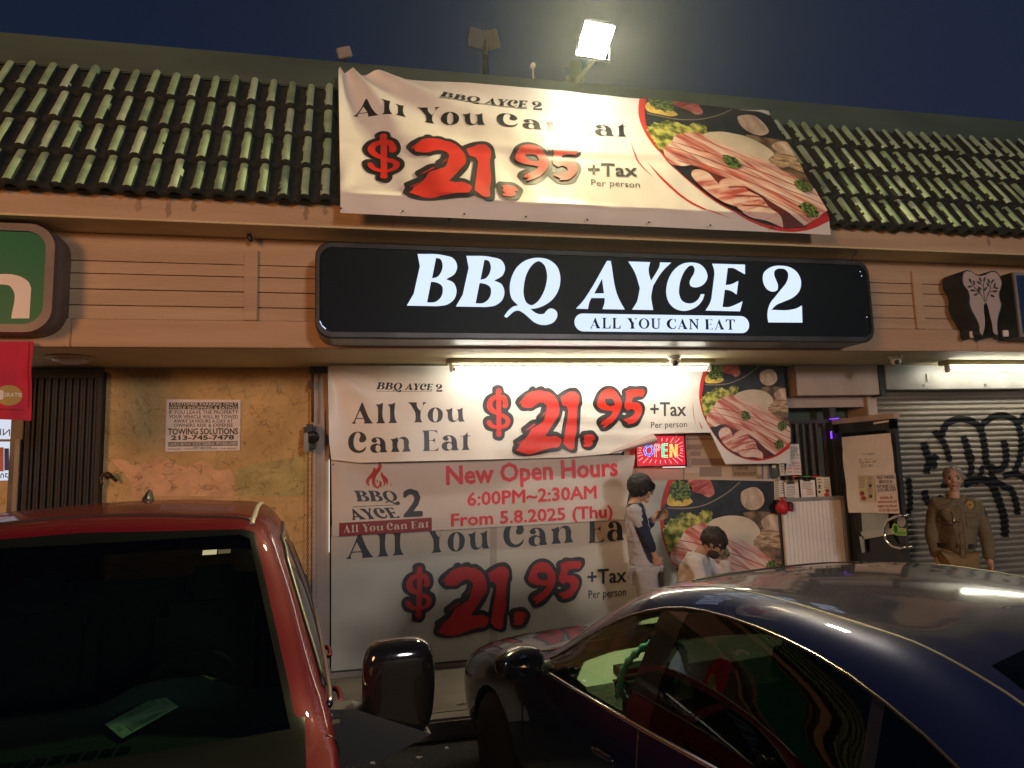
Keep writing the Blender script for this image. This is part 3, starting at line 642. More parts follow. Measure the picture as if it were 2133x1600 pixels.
for w, t in ((50, "300,430 340,560 420,680"), (48, "440,560 350,640 330,740"), (40, "400,320 500,440 560,620"), (46, "470,380 520,260 640,200 780,230 860,310 900,480 920,640 1010,700 1090,660 1110,560 1085,410"),
             (42, "860,280 930,210 1040,165 1160,190 1230,270 1260,420 1240,600 1190,720"), (46, "690,370 740,520 780,620"), (40, "1230,250 1285,170 1340,140 1420,170 1500,260 1530,430"), (40, "720,520 770,680 740,780"),
             (54, "700,850 790,800 900,800 980,870 1050,1040 1090,1180 1100,1360"), (44, "960,640 980,780 1080,860 1160,900 1210,1040 1220,1140"), (40, "1080,770 1160,740 1260,760 1330,840 1370,1000"),
             (46, "310,900 330,1000 400,1030 480,960"), (40, "480,830 500,850 560,840"), (36, "150,780 165,900 170,1050 150,1130"), (34, "880,660 850,780 800,840"), (40, "1360,300 1400,460 1420,640 1380,760"), (38, "1480,500 1520,700 1500,860")):
    c = [tuple(map(float, a.split(','))) for a in t.split()]
    # smooth the open polyline
    d = [];
    for i in range(len(c) - 1):
        p0, p1, p2, p3 = (Vector(c[max(0, min(len(c) - 1, k))]) for k in (i - 1, i, i + 1, i + 2))
        for k in range(6):
            u = k / 6; d.append(tuple(.5 * ((2 * p1) + (p2 - p0) * u + (2 * p0 - 5 * p1 + 4 * p2 - p3) * u * u + (3 * p1 - p0 - 3 * p2 + p3) * u ** 3)))
    d.append(c[-1]); sc = .2125
    rw = random.Random(int(w * 7 + len(t))); G.px(stroke([(1860 + a * sc, 830 + bb * sc) for a, bb in d], w * sc * 1.45), spray, 1)
    for q in range(40):
        a, bb = rw.choice(d); r_ = rw.uniform(.2, .9); G.px(disc(1860 + a * sc + rw.gauss(0, w * .2), 830 + bb * sc + rw.gauss(0, w * .2), r_, n=5), spray, 1.3)
o = G.build('graffiti', None, None, sm)
# lit window of the neighbouring shop, far left
b = MB(); b.box((-3.62, 6.75, 1.98), (-2.955, 6.78, 2.9), 0); lw = b.build('lit_window', emat('lit_window_pane', (.80, .86, 1), .75), BLD)
b = MB(); b.box((-2.965, 6.60, .15), (-2.87, 6.72, 2.9), 0, .005); b.build('window_post', dark_metal, BLD)
S = Sheet([[(-3.6, 2.0), (-2.965, 2.0), (-2.965, 2.6), (-3.6, 2.6)]], lambda u, v, k: Vector((u, 6.745 - k, v)), lambda x, y: (at(x, y, 6.745).x, at(x, y, 6.745).z))
S.px(rect(-20, 915, 22, 920), ink, 1); S.px(rect(-20, 932, 8, 982), mat('print_salmon', (.55, .16, .1), .6), 1); S.px(rect(9, 934, 19, 980), mat('print_blue', (.03, .04, .25), .6), 1)
S.place(text('NIR', .02).map(lambda x, y: (1 - x, y)), (-16, 906), (21, 908), (-16, 892), mat('print_blue', (.03, .04, .25), .6), 1)
S.place(text('1805', .01), (-14, 1000), (17, 1001), (-14, 985), mat('print_blue', (.03, .04, .25), .6), 1)
S.build('window_lettering', None, None, lw)
# light leaking along the left edge of the shop window
b = MB(); b.box((-.352, 6.575, 1.25), (-.345, 6.59, 2.08)); b.build('window_light_gap', emat('leak', (1, .86, .6), .8), BLD)
# window with bars beside the door
b = MB(); b.box((4.19, 7.5, .15), (5.3, 7.55, 2.4), 0); b.box((4.17, 6.75, .15), (4.19, 7.5, 2.4), 0); b.box((5.3, 6.9, .15), (5.34, 7.5, 2.4), 0); b.build('shop_interior', mat('interior_dark', (.09, .07, .06), .8, var=.5, scale=6), BLD)
b = MB()
for k in range(9): b.box((4.23 + k * .082, 6.63, 1.5), (4.23 + k * .082 + (.04 if k % 2 else .028), 6.655, 2.33), 0)
b.build('window_bars', mat('brown_bars', (.055, .042, .036), .5, var=.3, scale=6), BLD)
tv = mat('television_picture', (.02, .01, .01), .4, col2=(.02, .01, .01), scale=5)
nt = tv.node_tree; bs = nt.nodes['Principled BSDF']; tc = nt.nodes.new('ShaderNodeTexCoord'); nn = nt.nodes.new('ShaderNodeTexNoise'); nn.inputs['Scale'].default_value = 7; nn.inputs['Detail'].default_value = 6
rp = nt.nodes.new('ShaderNodeValToRGB'); rp.color_ramp.elements[0].color = (.01, .015, .03, 1); rp.color_ramp.elements[0].position = .45; rp.color_ramp.elements[1].color = (1, .33, .08, 1); rp.color_ramp.elements[1].position = .68
nt.links.new(tc.outputs['Object'], nn.inputs[0]); nt.links.new(nn.outputs[0], rp.inputs[0]); nt.links.new(rp.outputs[0], bs.inputs['Emission Color']); bs.inputs['Emission Strength'].default_value = .9
b = MB(); q0, q1 = at(1702, 985, 7.3), at(1740, 905, 7.3); b.box((q0.x, 7.3, q0.z), (q1.x, 7.34, q1.z), 0); o = b.build('television', tv); tag(o, 'television with an orange picture glowing inside behind the window bars', 'television')
b = MB(); q0, q1 = at(1680, 935, 7.2), at(1686, 900, 7.2); b.box((q0.x, 7.2, q0.z), (q1.x, 7.23, q1.z), 0); o = b.build('tube_lamp', emat('lamp_inside', (.9, .95, 1), 1.2)); tag(o, 'short upright white lamp lit inside the shop behind the bars', 'lamp')
b = MB(); q0, q1 = at(1650, 1000, 6.9), at(1730, 992, 6.9); b.box((q0.x, 6.9, q0.z), (q1.x, 7.0, q1.z))
b.box((4.4, 6.95, 1.62), (4.62, 7.1, 1.95), 1, .02); b.box((4.75, 7.0, 1.62), (4.8, 7.05, 1.9), 2); b.build('shop_counter', [black, mat('navy_cloth', (.02, .03, .06), .8), paper], BLD)
# the white ribbed panel below the window
b = MB(); rib = mat('white_ribbed_panel', (.80, .77, .72), .5, var=.06, scale=2)
for k in range(15): b.box((4.195 + k * .0455, 6.53, .16), (4.195 + k * .0455 + .0435, 6.58, 1.52), 0, .004)
b.box((4.19, 6.5, 1.52), (4.95, 6.6, 1.555), 1, .004); b.box((4.875, 6.5, .16), (4.95, 6.58, 1.52), 1, .004)
b.build('ribbed_panel', [rib, grey_metal], BLD)
# ------------------------------------------------------------------ entry door, standing open at a right angle to the wall
DX = 4.92; DO = thing('glass_door', 'dark framed glass entry door standing open towards the car park', 'door', (DX, 6.55, .15))
zt = 2.31
b = MB(); y0, y1 = 5.70, 6.58
for (ya, yb, za, zb) in ((y0, y0 + .075, .17, zt), (y1 - .09, y1, .17, zt), (y0, y1, zt - .1, zt), (y0, y1, .17, .42)): b.box((DX - .022, ya, za), (DX + .022, yb, zb), 0, .003)
b.box((DX - .035, y0 - .02, zt), (DX + .035, y1, zt + .055), 1, .003); b.build('door_frame', [dark_metal, beige_metal], DO)
b = MB(); b.box((DX - .004, y0 + .07, .42), (DX + .004, y1 - .08, zt - .1)); b.build('pane', glassmat('door_glass', (.25, .3, .29), .03, 1.2), DO)
b = MB(); q = [atx(x, y, DX - .06) for x, y in ((1884, 1074), (1866, 1076), (1850, 1084), (1843, 1098), (1842, 1112), (1848, 1128), (1860, 1138), (1876, 1142), (1894, 1139))]
q = [q[0] + Vector((.06, 0, 0))] + q + [q[-1] + Vector((.06, 0, 0))]; b.tube(q, .014, 10); b.build('handle', chrome, DO)
S = Sheet([[(5.6, .2), (6.6, .2), (6.6, 2.35), (5.6, 2.35)]], lambda u, v, k: Vector((DX - .03 - k, u, v)), lambda x, y: (atx(x, y, DX - .03).y, atx(x, y, DX - .03).z))
lit_glass = mat('lit_glass_strip', (.34, .40, .38), .5, var=.12, scale=3)  # greenish light on the lower glass, put into this colour
S.px(Shape([[[(1794, 1066), (1850, 1064), (1853, 1112), (1797, 1112)]]]), lit_glass, 1); S.px(Shape([[[(1793, 1108), (1862, 1100), (1864, 1112), (1798, 1124)]]]), mat('tape_grey', (.45, .5, .48), .5), 2); S.px(disc(1878, 1087, 9, 11), mat('sticker_grey', (.35, .38, .4), .5), 2)
S.px(Shape([[[(1790, 1118), (1800, 1116), (1802, 1150), (1796, 1152)]]]), lit_glass, 2); S.px(Shape([[[(1786, 884), (1814, 881), (1814, 886), (1786, 890)]]]), black, 3); S.px(Shape([[[(1820, 880), (1852, 875), (1852, 879), (1820, 884)]]]), paper, 3)
S.build('door_stickers', None, None, DO)
b = MB(); b.box((DX - .05, 6.45, zt + .057), (DX - .04, 6.60, zt + .064), 0); b.box((DX - .05, 6.585, 2.16), (DX - .04, 6.60, 2.24), 0); b.build('purple_reflection', emat('purple', (.25, .05, 1), 1.6), DO)  # glowing strips stand in for the purple reflection on the door
def flat(name, label, cat, plane, quad, m, parts=(), wob=0.0, thick=.002, group=None):
    """thin sheet of paper or card: quad in picture pixels on a plane ('y',Y) or ('x',X); parts: (shape, 3 pixel corners or None, material, layer)"""
    ax, c = plane
    if ax == 'y': px = lambda x, y: (at(x, y, c).x, at(x, y, c).z); sf = lambda u, v, k: Vector((u, c - k * 1.0 - wob * (noise.noise((u * 5, v * 5, 3)) + .6 * noise.noise((u * 14, v * 14, 7))), v))
    else: px = lambda x, y: (atx(x, y, c).y, atx(x, y, c).z); sf = lambda u, v, k: Vector((c - k * 1.0 - wob * (noise.noise((u * 5, v * 5, 3)) + .6 * noise.noise((u * 14, v * 14, 7))), u, v))
    s = Sheet([[px(*q) for q in quad]], sf, px, .06 if wob else None, .0012)
    s.base(m)
    for sp, q3, mm, l in parts:
        if q3: s.place(sp, *q3, mm, l)
        else: s.px(sp, mm, l)
    o = s.build(name, label, cat)
    if group: o['group'] = group
    return o
def lines(x0, y0, x1, n, dy, m, ln=1, sl=0.0, h=.35, seed=0):
    rn = random.Random(seed); return [(Shape([[[(x0, y0 + i * dy), (x0 + (x1 - x0) * rn.uniform(.6, 1), y0 + i * dy + sl), (x0 + (x1 - x0) * .9, y0 + i * dy + dy * h + sl), (x0, y0 + i * dy + dy * h)]]]), None, m, ln) for i in range(n)]
navy_i = mat('print_blueblack', (.015, .015, .06), .6); red_i = mat('print_red_text', (.42, .02, .025), .6); grey_i = mat('print_grey', (.2, .19, .18), .7)
cream_p = mat('menu_paper', (.66, .60, .42), .7, var=.05, scale=6); brown_c = mat('cardboard', (.36, .25, .15), .85, var=.1, scale=6)
mar = mat('print_maroon', (.30, .04, .05), .6)
pl = ('x', DX - .05)
flat('paper_sheet', 'crumpled white sheet with handwritten parking note taped to the open door', 'notice', pl, ((1752, 911), (1855, 902), (1873, 1068), (1767, 1068)), mat('white_sheet', (.82, .79, .76), .6, var=.05, scale=5),
     [(text('Valet Parking', 0, 1.05), ((1791, 951), (1823, 949), (1790, 944)), ink, 1), (text('Service $3', 0, 1.05), ((1791, 960), (1818, 958), (1791, 953)), ink, 1), (text('Pay more call', 0, 1.05), ((1792, 968), (1825, 966), (1792, 960)), ink, 1), (text('(213) 385-3369', 0, 1.0), ((1795, 976), (1829, 974), (1795, 968)), ink, 1)], .012)
flat('menu_sheet', 'small cream menu sheet with two maroon dishes taped on the open door', 'menu', ('x', DX - .062), ((1786, 989), (1821, 990), (1823, 1046), (1791, 1046)), cream_p,
     lines(1790, 994, 1803, 8, 3, grey_i, 1) + lines(1807, 994, 1819, 12, 3.8, grey_i, 1, seed=3) + [(disc(1796, 1028, 5, 5), None, mar, 1), (disc(1799, 1038, 5.5, 4.5), None, mar, 1), (disc(1813, 1012, 3, 4), None, ink, 1), (disc(1814, 1034, 3, 4), None, ink, 2)])
flat('valet_sign', 'white valet parking price sign in black and red print on the open door', 'sign', ('x', DX - .07), ((1822, 987), (1865, 985), (1874, 1070), (1828, 1069)), paper,
     [(text('VALET PARKING', .02), ((1826, 998), (1864, 997), (1825, 991)), navy_i, 1), (text('SERVICE $3', .02), ((1831, 1008), (1859, 1007), (1831, 1001)), navy_i, 1), (text('PAY MORE CALL', .02), ((1827, 1017), (1865, 1016), (1827, 1010)), navy_i, 1), (text('(213) 385-3369', .02), ((1828, 1026), (1866, 1025), (1828, 1018)), navy_i, 1),
      (text('servicio de', .02), ((1834, 1040), (1860, 1039), (1833, 1033)), red_i, 1), (text('aparcacoches $3', .02), ((1829, 1049), (1868, 1049), (1829, 1042)), red_i, 1), (text('pague mas llamar', .02), ((1829, 1058), (1869, 1058), (1829, 1051)), red_i, 1), (text('(213) 385-3369', .02), ((1832, 1067), (1870, 1067), (1832, 1060)), red_i, 1)])
gr = mat('acid_green_card', (.12, .42, .05), .6, emit=(.2, .8, .1), estr=.0); yg = mat('acid_yellow_edge', (.45, .8, .08), .6)
S = Sheet([[(5.4, .5), (6.6, .5), (6.6, 2), (5.4, 2)]], lambda u, v, k: Vector((DX - .085 - k, u, v)), lambda x, y: (atx(x, y, DX - .085).y, atx(x, y, DX - .085).z))
S.px(sh(1860, 860, .2, "-4,1172c 18,1150 45,1165 60,1195c 140,1205c 142,1280c 30,1275c -10,1230"), yg, 1); S.px(sh(1860, 860, .2, "5,1178c 20,1160 42,1172 55,1203c 134,1213c 135,1272c 34,1268c 0,1230"), gr, 2)
S.px(sh(1860, 860, .2, "20,1182 35,1172 42,1190 50,1230 30,1250 15,1215"), mat('dark_green', (.02, .08, .02), .6), 3); S.px(sh(1860, 860, .2, "55,1210c 132,1216c 132,1236c 58,1232c"), paper, 3); S.place(text('VALET', .02), (1873, 1106), (1885, 1106), (1873, 1103), ink, 4)
S.build('valet_tag', 'bright green valet tag hung by the chrome door handle', 'tag')
# papers along the window, left of the door
yw = ('y', 6.545)
flat('menu_strip', 'narrow cream menu strip at the left end of the row of papers', 'menu', yw, ((1612, 997), (1623, 997), (1626, 1041), (1613, 1041)), cream_p, lines(1614, 1003, 1623, 9, 4, grey_i) + [(rect(1613, 998, 1622, 1002), None, brown_c, 2)])
flat('white_note', 'white note half hidden behind the brown clipboard', 'note', ('y', 6.55), ((1623, 1001), (1637, 1001), (1639, 1036), (1625, 1036)), paper, lines(1626, 1006, 1635, 5, 5, grey_i, seed=2))
flat('clipboard', 'brown clipboard holding a white list below the window', 'clipboard', ('y', 6.535), ((1632, 1001), (1662, 1000), (1666, 1043), (1635, 1043)), brown_c, [(Shape([[[(1633, 1006), (1662, 1005), (1665, 1042), (1636, 1042)]]]), None, paper, 1), (sh(0, 0, 1, "1637,1009c 1641,1003 1647,999 1653,1003 1656,1008c"), None, dark_metal, 3)] + lines(1638, 1012, 1658, 8, 3.4, grey_i, 2, seed=5))
flat('clipboard', 'clear clipboard with a red printed list, between brown clipboard and menu', 'clipboard', ('y', 6.535), ((1666, 1000), (1697, 1000), (1700, 1043), (1670, 1043)), paper, [(rect(1673, 999, 1688, 1003), None, dark_metal, 2)] + lines(1671, 1006, 1694, 4, 3.4, grey_i, 1, seed=6) + lines(1680, 1019, 1696, 4, 3.6, red_i, 1, seed=7))
flat('menu_sheet', 'cream menu sheet with red dishes beside the clear clipboard', 'menu', ('y', 6.535), ((1700, 994), (1728, 994), (1733, 1037), (1703, 1037)), cream_p, lines(1703, 998, 1712, 5, 6, grey_i, 1, seed=8) + lines(1716, 998, 1727, 7, 3.4, grey_i, 1, seed=9) + [(disc(1723, 1023, 4.5, 4), None, mar, 1), (disc(1722, 1031, 5.5, 4), None, red_i, 1), (disc(1707, 1013, 2, 3), None, ink, 1), (disc(1707, 1025, 2, 3), None, ink, 1)])
fl = lambda s: s.map(lambda x, y: (1 - x, y))
flat('valet_sign', 'back of a valet sign showing through the barred window glass', 'sign', ('y', 6.615), ((1646, 925), (1664, 925), (1670, 989), (1635, 990)), paper,
     [(fl(text('VALET P', .02)), ((1647, 937), (1663, 937), (1647, 931)), ink, 1), (fl(text('SERVICE', .02)), ((1647, 944), (1661, 944), (1647, 938)), ink, 1), (fl(text('PAY MOR', .02)), ((1647, 951), (1665, 951), (1647, 945)), ink, 1), (fl(text('(213) 38', .02)), ((1648, 957), (1665, 957), (1648, 952)), ink, 1),
      (fl(text('servicio', .02)), ((1649, 967), (1665, 967), (1649, 961)), red_i, 1), (fl(text('aparcacoch', .02)), ((1643, 973), (1667, 973), (1643, 967)), red_i, 1), (fl(text('pague mas', .02)), ((1638, 980), (1668, 980), (1638, 974)), red_i, 1), (fl(text('(213) 385', .02)), ((1639, 987), (1669, 987), (1639, 981)), red_i, 1)])
flat('card', 'small dark card with a pale corner above the menu strip', 'card', ('y', 6.56), ((1606, 966), (1622, 966), (1622, 995), (1608, 995)), mat('card_green', (.05, .075, .07), .6), [(rect(1608, 968, 1616, 975), None, cream_p, 1)])
flat('card', 'yellow ruled card beside the small dark card', 'card', ('y', 6.56), ((1623, 967), (1633, 967), (1635, 991), (1625, 991)), cream_p, lines(1627, 972, 1632, 3, 5, grey_i))
for a, c2, k, cn, lb in ((1650, 1664, 'pen_red', 'red', 'red marker pen on the window ledge above the brown clipboard'), (1673, 1688, 'pen_green', 'green', 'green marker pen on the window ledge above the clear clipboard'), (1689, 1708, 'pen_red', 'red', 'red marker pen on the window ledge right of the green pen')):
    b = MB(); p, q = at(a, 993.5, 6.54), at(c2, 992.5, 6.54); b.tube([p, q], .007, 6)
    o = b.build('marker_pen', mat(k, (.7, .04, .03) if cn == 'red' else (.03, .4, .08), .5)); tag(o, lb, 'pen', 'marker pens on the window ledge')
# red bag hanging at the corner of the ribbed panel
b = MB(); q = at(1630, 1057, 6.45); b.ell(q, (.07, .05, .07), 0, 16, 12, fn=lambda p: p * (1 + .16 * noise.noise(p * 22)) + Vector((0, 0, .02 * noise.noise(p * 60))))
for k in range(5): b.tube([q + Vector((.05, -.05, .03 - k * .017)), q + Vector((.1, -.035, .035 - k * .019))], .005, 5, 0)
b.box(q + Vector((.06, -.03, -.04)), q + Vector((.115, .05, .05)), 1, .01); b.tube([q + Vector((-.02, 0, .07)), q + Vector((.03, .03, .095)), q + Vector((.09, .06, .09))], .008, 6, 0)
o = b.build('red_bag', [mat('red_plastic', (.45, .012, .018), .5), black]); tag(o, 'small crumpled red bag hanging at the corner of the white ribbed panel', 'bag')
# ------------------------------------------------------------------ vinyl banners
def pmap(src, dst, s2uv):
    """affine that carries three source points to three picture points on a sheet"""
    A = np.array([[a, b2, 1] for a, b2 in src]); B = np.array([s2uv(*q) for q in dst]); X = np.linalg.solve(A, B)
    return lambda x, y: (x * X[0, 0] + y * X[1, 0] + X[2, 0], x * X[0, 1] + y * X[1, 1] + X[2, 1])
PSRC = ((1038, 802), (1066, 940), (1349, 816))
red_b = mat('print_bright_red', (.66, .03, .015), .4, var=.06, scale=6); out_g = mat('print_outline', (.022, .022, .024), .4)
def price(S, dst, l0=1, red=None):
    f = pmap(PSRC, dst, S.px2uv)
    for d in (DOL_D, N95_D): S.add(d.map(f), out_g, l0)
    S.add(N21_D.map(f), out_g, l0 + 1)
    for d in (DOL_R, N95_R, N21_R): S.add(d.map(f), red or red_b, l0 + 2)
BRAND = BRAND_PX.norm()
def fold(u, v, cu, cv, A, N, L, ph=0.0, sgn=1):
    du, dv = (u - cu) * sgn, cv - v; r = math.hypot(du, dv) + 1e-6; th = math.atan2(dv, du)
    w = math.sin(N * th + ph + 1.2 * math.sin(3 * th)); w = w * abs(w) ** .2
    return A * w * (r / (.12 + r)) * math.exp(-r / L) * min(1, r * 6)
# upper banner: from the roof cap down the tiles and over the fascia
O1 = SL * .155
def b1_uv(x, y):
    p = atroof(x, y, O1); v = (p.z - 3.97) / st
    if v < .012:
        p = at(x, y, 4.945); v = p.z - 3.97 + .012
    return (p.x, v)
def b1_surf(u, v, k):
    d = fold(u, v, -.20, 1.58, .085, 13, .85, .5) + fold(u, v, -.19, .02, .022, 9, .4, 0) + fold(u, v, 3.86, 1.5, .030, 10, .45, 1, -1)
    d += .008 * noise.noise((u * 1.5, v * 2.2, 1)) + .0035 * noise.noise((u * 5, v * 3.5, 2)) + .006 * math.exp(-((v - .62 - .03 * math.sin(u * 3)) / .04) ** 2) - .004 * math.exp(-((v - .54) / .04) ** 2)
    d += .003 * math.sin(u * 26 + 3 * v) * math.exp(-abs(v - .3) * 2.5)
    e = max(0.0, min(1.0, v / .05)); d = (d if d > -.02 else -.02 + (d + .02) * .45) * e + k + .002 * math.sin(u * 9) * (1 - e)
    if v >= 0: return Vector((u, 4.945 + v * ct - d * st, 3.97 + v * st + d * ct))
    return Vector((u, 4.945 - k - .006 * noise.noise((u * 2, v * 6, 4)) * min(1, -v * 12), 3.97 + v))
tl, tr, br_, bl_ = b1_uv(705, 146), b1_uv(1601, 233), b1_uv(1731, 492), b1_uv(709, 447)
S = Sheet([[bl_, br_, (br_[0] - .005, .012), (bl_[0], .012)], [(bl_[0], .012), (br_[0] - .005, .012), tr, tl]], b1_surf, b1_uv, .035, .0028)
S.base(white_v)
S.place(BRAND, (915, 212), (1130, 228.5), (917, 190), ink, 1); S.px(Shape([[[(915, 207.3), (1099, 223.2), (1099, 224.4), (915, 208.4)]]]), ink, 1)
for w, q in ((W_ALL, ((735, 238), (846, 248), (737, 206))), (W_YOU, ((869, 251), (1011, 264), (869, 219))), (W_CAN, ((1034, 266), (1184, 278), (1034, 235))), (W_EAT, ((1192, 280), (1307, 287), (1191, 247)))): S.place(w.norm(), *q, ink, 1)
price(S, ((798, 274), (839, 403), (1211, 318)))
dk = mat('print_charcoal', (.05, .05, .052), .4)
S.place(text('+Tax', .012), (1225, 366), (1326, 369), (1225, 341), dk, 1); S.place(text('Per person'), (1232, 390), (1333, 396), (1231, 374), dk, 1)
put_dish(S, (((112, 450), (1327, 236)), ((190, 310), (1341, 248)), ((760, 810), (1530, 340)), ((1110, 250), (1586, 254)), ((900, 430), (1512, 282)), ((1430, 1200), (1713, 455)), ((740, 1400), (1575, 450))), 0)
S.px(sh(1310, 190, .2016, "15,495c 60,655 140,785 257,900c 135,795 50,665", "185,730c 330,890 555,1085 800,1222 1075,1337c 800,1236 545,1100 320,905"), red_p, 1)
for i in range(9):
    q = (708 + i * 127.5, 446 + i * 5.7); S.px(disc(q[0] + 3, q[1] - 5, 2.2), black, 12)
S.build('roof_banner', 'large white price banner stretched over the roof tiles under the floodlight', 'banner')
# strip banner under the soffit
Y2 = 6.40
b2uv = lambda x, y: (at(x, y, Y2).x, at(x, y, Y2).z)
def b2_surf(u, v, k):
    d = fold(u, v, -.35, 2.93, .035, 9, .6, .3) + .012 * noise.noise((u * 1.3, v * 2.5, 5)) + .004 * noise.noise((u * 6, v * 3, 8))
    low = max(0, (2.55 - v) / .5); d += low * (.03 * math.sin(u * 1.9 + .5) + .012 * math.sin(u * 7)) * (1 if u < 3 else .4)
    d += .004 * math.exp(-((v - 2.72) / .05) ** 2) + .004 * math.sin(v * 38 + u * 2) * math.exp(-abs(u - 2.2) * 1.2)
    return Vector((u, Y2 - d - k, v))
vc = b2uv(1480, 901)[1]
S = Sheet([[b2uv(683, 762), b2uv(1631, 762), (4.25, vc), (-.34, vc)], [(-.34, vc), b2uv(1358, 903)[:1] + (vc,), b2uv(1296, 943), b2uv(1180, 953), b2uv(748, 964), b2uv(690, 957)], [b2uv(1479, 901)[:1] + (vc,), (4.25, vc), b2uv(1645, 965), b2uv(1510, 967)]], b2_surf, b2uv, .03, .0024)
S.base(white_v)
S.place(BRAND, (783, 816.5), (921, 817), (784, 796), ink, 1); S.px(rect(783, 814.3, 900, 815.2), ink, 1)
for w in (W_ALL, W_YOU, W_CAN, W_EAT): S.px(w, ink, 1)
price(S, PSRC)
S.place(text('+Tax', .014), (1355, 867), (1428.6, 866.5), (1355, 838.5), dk, 1); S.place(text('Per person'), (1356.4, 896), (1430.4, 894), (1356.2, 879), dk, 1)
put_dish(S, (((0, 0), (1440, 750)), ((1000, 0), (1440 + 143.8, 750)), ((0, 1000), (1440, 893.8)), ((1430, 1200), (1645.6, 922.6))), 0)
S.px(sh(1440, 750, .14379, "20,600c 25,760 45,880 90,1005c 55,900 35,770", "100,880c 125,950 140,985 165,1008c 145,960 125,920"), red_p, 1)
mauve = mat('banner_back', (.38, .28, .27), .55)
b = MB(); pts = [(1358, 903, -.01), (1296, 943, .0), (1270, 945, .012), (1353, 936, .05), (1357, 920, .035)]
q = [at(x, y, Y2 - d) for x, y, d in pts]
S.build('strip_banner', 'long white price banner hung under the soffit behind the lit tube', 'banner')
cu = bpy.data.objects['strip_banner']
vs = []; fs = []
for i in range(9):
    t = i / 8; a_p = at(1262 + 96 * t, 945 - 42 * t, Y2 - .004)
    for j in range(9):
        f = j / 8; w = (.015 + .14 * t) * f; ang = 2.4 * f
        vs.append(a_p + Vector((.25 * w, -.012 - .045 * math.sin(ang) * (.2 + t), -w * .62)))
for i in range(8):
    for j in range(8): fs.append((i * 9 + j, (i + 1) * 9 + j, (i + 1) * 9 + j + 1, i * 9 + j + 1))
cur = mesh_obj('curled_edge', vs, fs, mauve, None, cu, True)
# opening hours sheet
def flatsheet(name, label, cat, Y, regs, step=None, d=None):
    uvf = lambda x, y: (at(x, y, Y).x, at(x, y, Y).z)
    S = Sheet([[uvf(*q) for q in r] for r in regs], lambda u, v, k: Vector((u, Y - k - (d(u, v) if d else 0), v)), uvf, step, .0018 if step else .0012)
    S.name = (name, label, cat); return S
S = flatsheet('hours_banner', '', '', 6.49, [[(690, 955), (1324, 948), (1300, 1082), (692, 1118)]], .04, lambda u, v: .010 * noise.noise((u * 2, v * 3, 9)) + fold(u, v, -.33, 2.07, .02, 7, .4, .2))
S.base(mat('vinyl_greyish', (.58, .54, .50), .5, var=.06, scale=2))
hr = mat('print_hours_red', (.62, .02, .045), .45)
S.place(text('New Open Hours', .032), (931, 1022), (1286.4, 1002), (930, 971.5), hr, 1); S.place(text('6:00PM~2:30AM', .026), (974, 1054), (1242, 1038), (974, 1026.5), hr, 1); S.place(text('From 5.8.2025 (Thu)', .026), (940.5, 1105), (1276, 1085), (940, 1070.5), hr, 1)
k9 = .10314
P9 = lambda x, y: (690 + x * k9, 960 + y * k9)
S.px(FLAME.map(P9), mat('print_flame', (.42, .025, .02), .45), 1)
S.place(upright(g1['B'] + B2 + g1['Q']), P9(455, 905), P9(1390, 885), P9(455, 600), ink_n, 1); S.px(Shape([[[P9(440, 925), P9(1385, 880), P9(1385, 890), P9(440, 938)]]]), ink_n, 1)
S.place(upright(g1['A'] + g1['Y'] + g1['C'] + g1['E']), P9(418, 1205), P9(1388, 1150), P9(425, 970), ink_n, 1); S.place(text('2', .03), P9(1475, 1118), P9(1825, 1102), P9(1468, 590), ink_n, 1)
S.px(Shape([[[P9(160, 1255), P9(2028, 1145), P9(2032, 1410), P9(158, 1528)]]]), mat('print_dark_red', (.22, .012, .02), .45), 1)
for w, q in ((W_ALL, ((245, 1460), (550, 1440), (245, 1295))), (W_YOU, ((625, 1432), (1055, 1410), (625, 1280))), (W_CAN, ((1120, 1400), (1535, 1378), (1120, 1252))), (W_EAT, ((1610, 1372), (1965, 1348), (1610, 1222)))): S.place(w.norm(), *(P9(*z) for z in q), white_v2, 2)
S.px(disc(694, 968, 1.6), black, 3)
S.build('hours_banner', 'sheet with the new opening hours in red, taped below the strip banner', 'banner')
# window graphics
S = flatsheet('', '', '', 6.555, [[(690, 1096), (1324, 1060), (1313, 1349), (690, 1402)], [(1324, 1000), (1613, 998), (1640, 1322), (1313, 1349)]])
S.base(white_v2)
for w, q in ((W_ALL, ((720.6, 1165), (840.8, 1157), (720.6, 1110))), (W_YOU, ((884.8, 1153), (1019.6, 1145), (884.8, 1097))), (W_CAN, ((1048.3, 1142), (1194, 1133), (1048.3, 1089))), (W_EAT, ((1224, 1132), (1323, 1126), (1224, 1076)))): S.place(w.norm(), *q, ink_n, 2)
price(S, ((874, 1172), (902, 1319), (1219, 1173)), 2, mat('print_dull_red', (.50, .016, .02), .45))
S.place(text('+Tax', .016), (1224, 1218), (1304, 1212), (1224, 1188), ink_n, 2); S.place(text('Per person', .006), (1226, 1252), (1304, 1246), (1226, 1230), ink_n, 2)
k8 = .22495; P8 = lambda x, y: (1240 + x * k8, 860 + y * k8)
put_dish(S, (((190, 310), P8(660, 850)), ((1110, 250), P8(1455, 785)), ((900, 430), P8(1275, 962)), ((150, 600), P8(640, 1100)), ((120, 450), P8(605, 940))), 0)
S.px(Shape([[[(1021, 1100), (1035, 1099), (1035, 1373), (1019, 1374)]]]), mat('window_mullion', (.42, .37, .30), .5), 1)
S.px(Shape([[[(690, 1398), (1640, 1318), (1640, 1322), (690, 1403)]]]), dark_metal, 1)
S.build('window_graphic', 'big price poster covering the shop windows behind the two cars', 'poster')
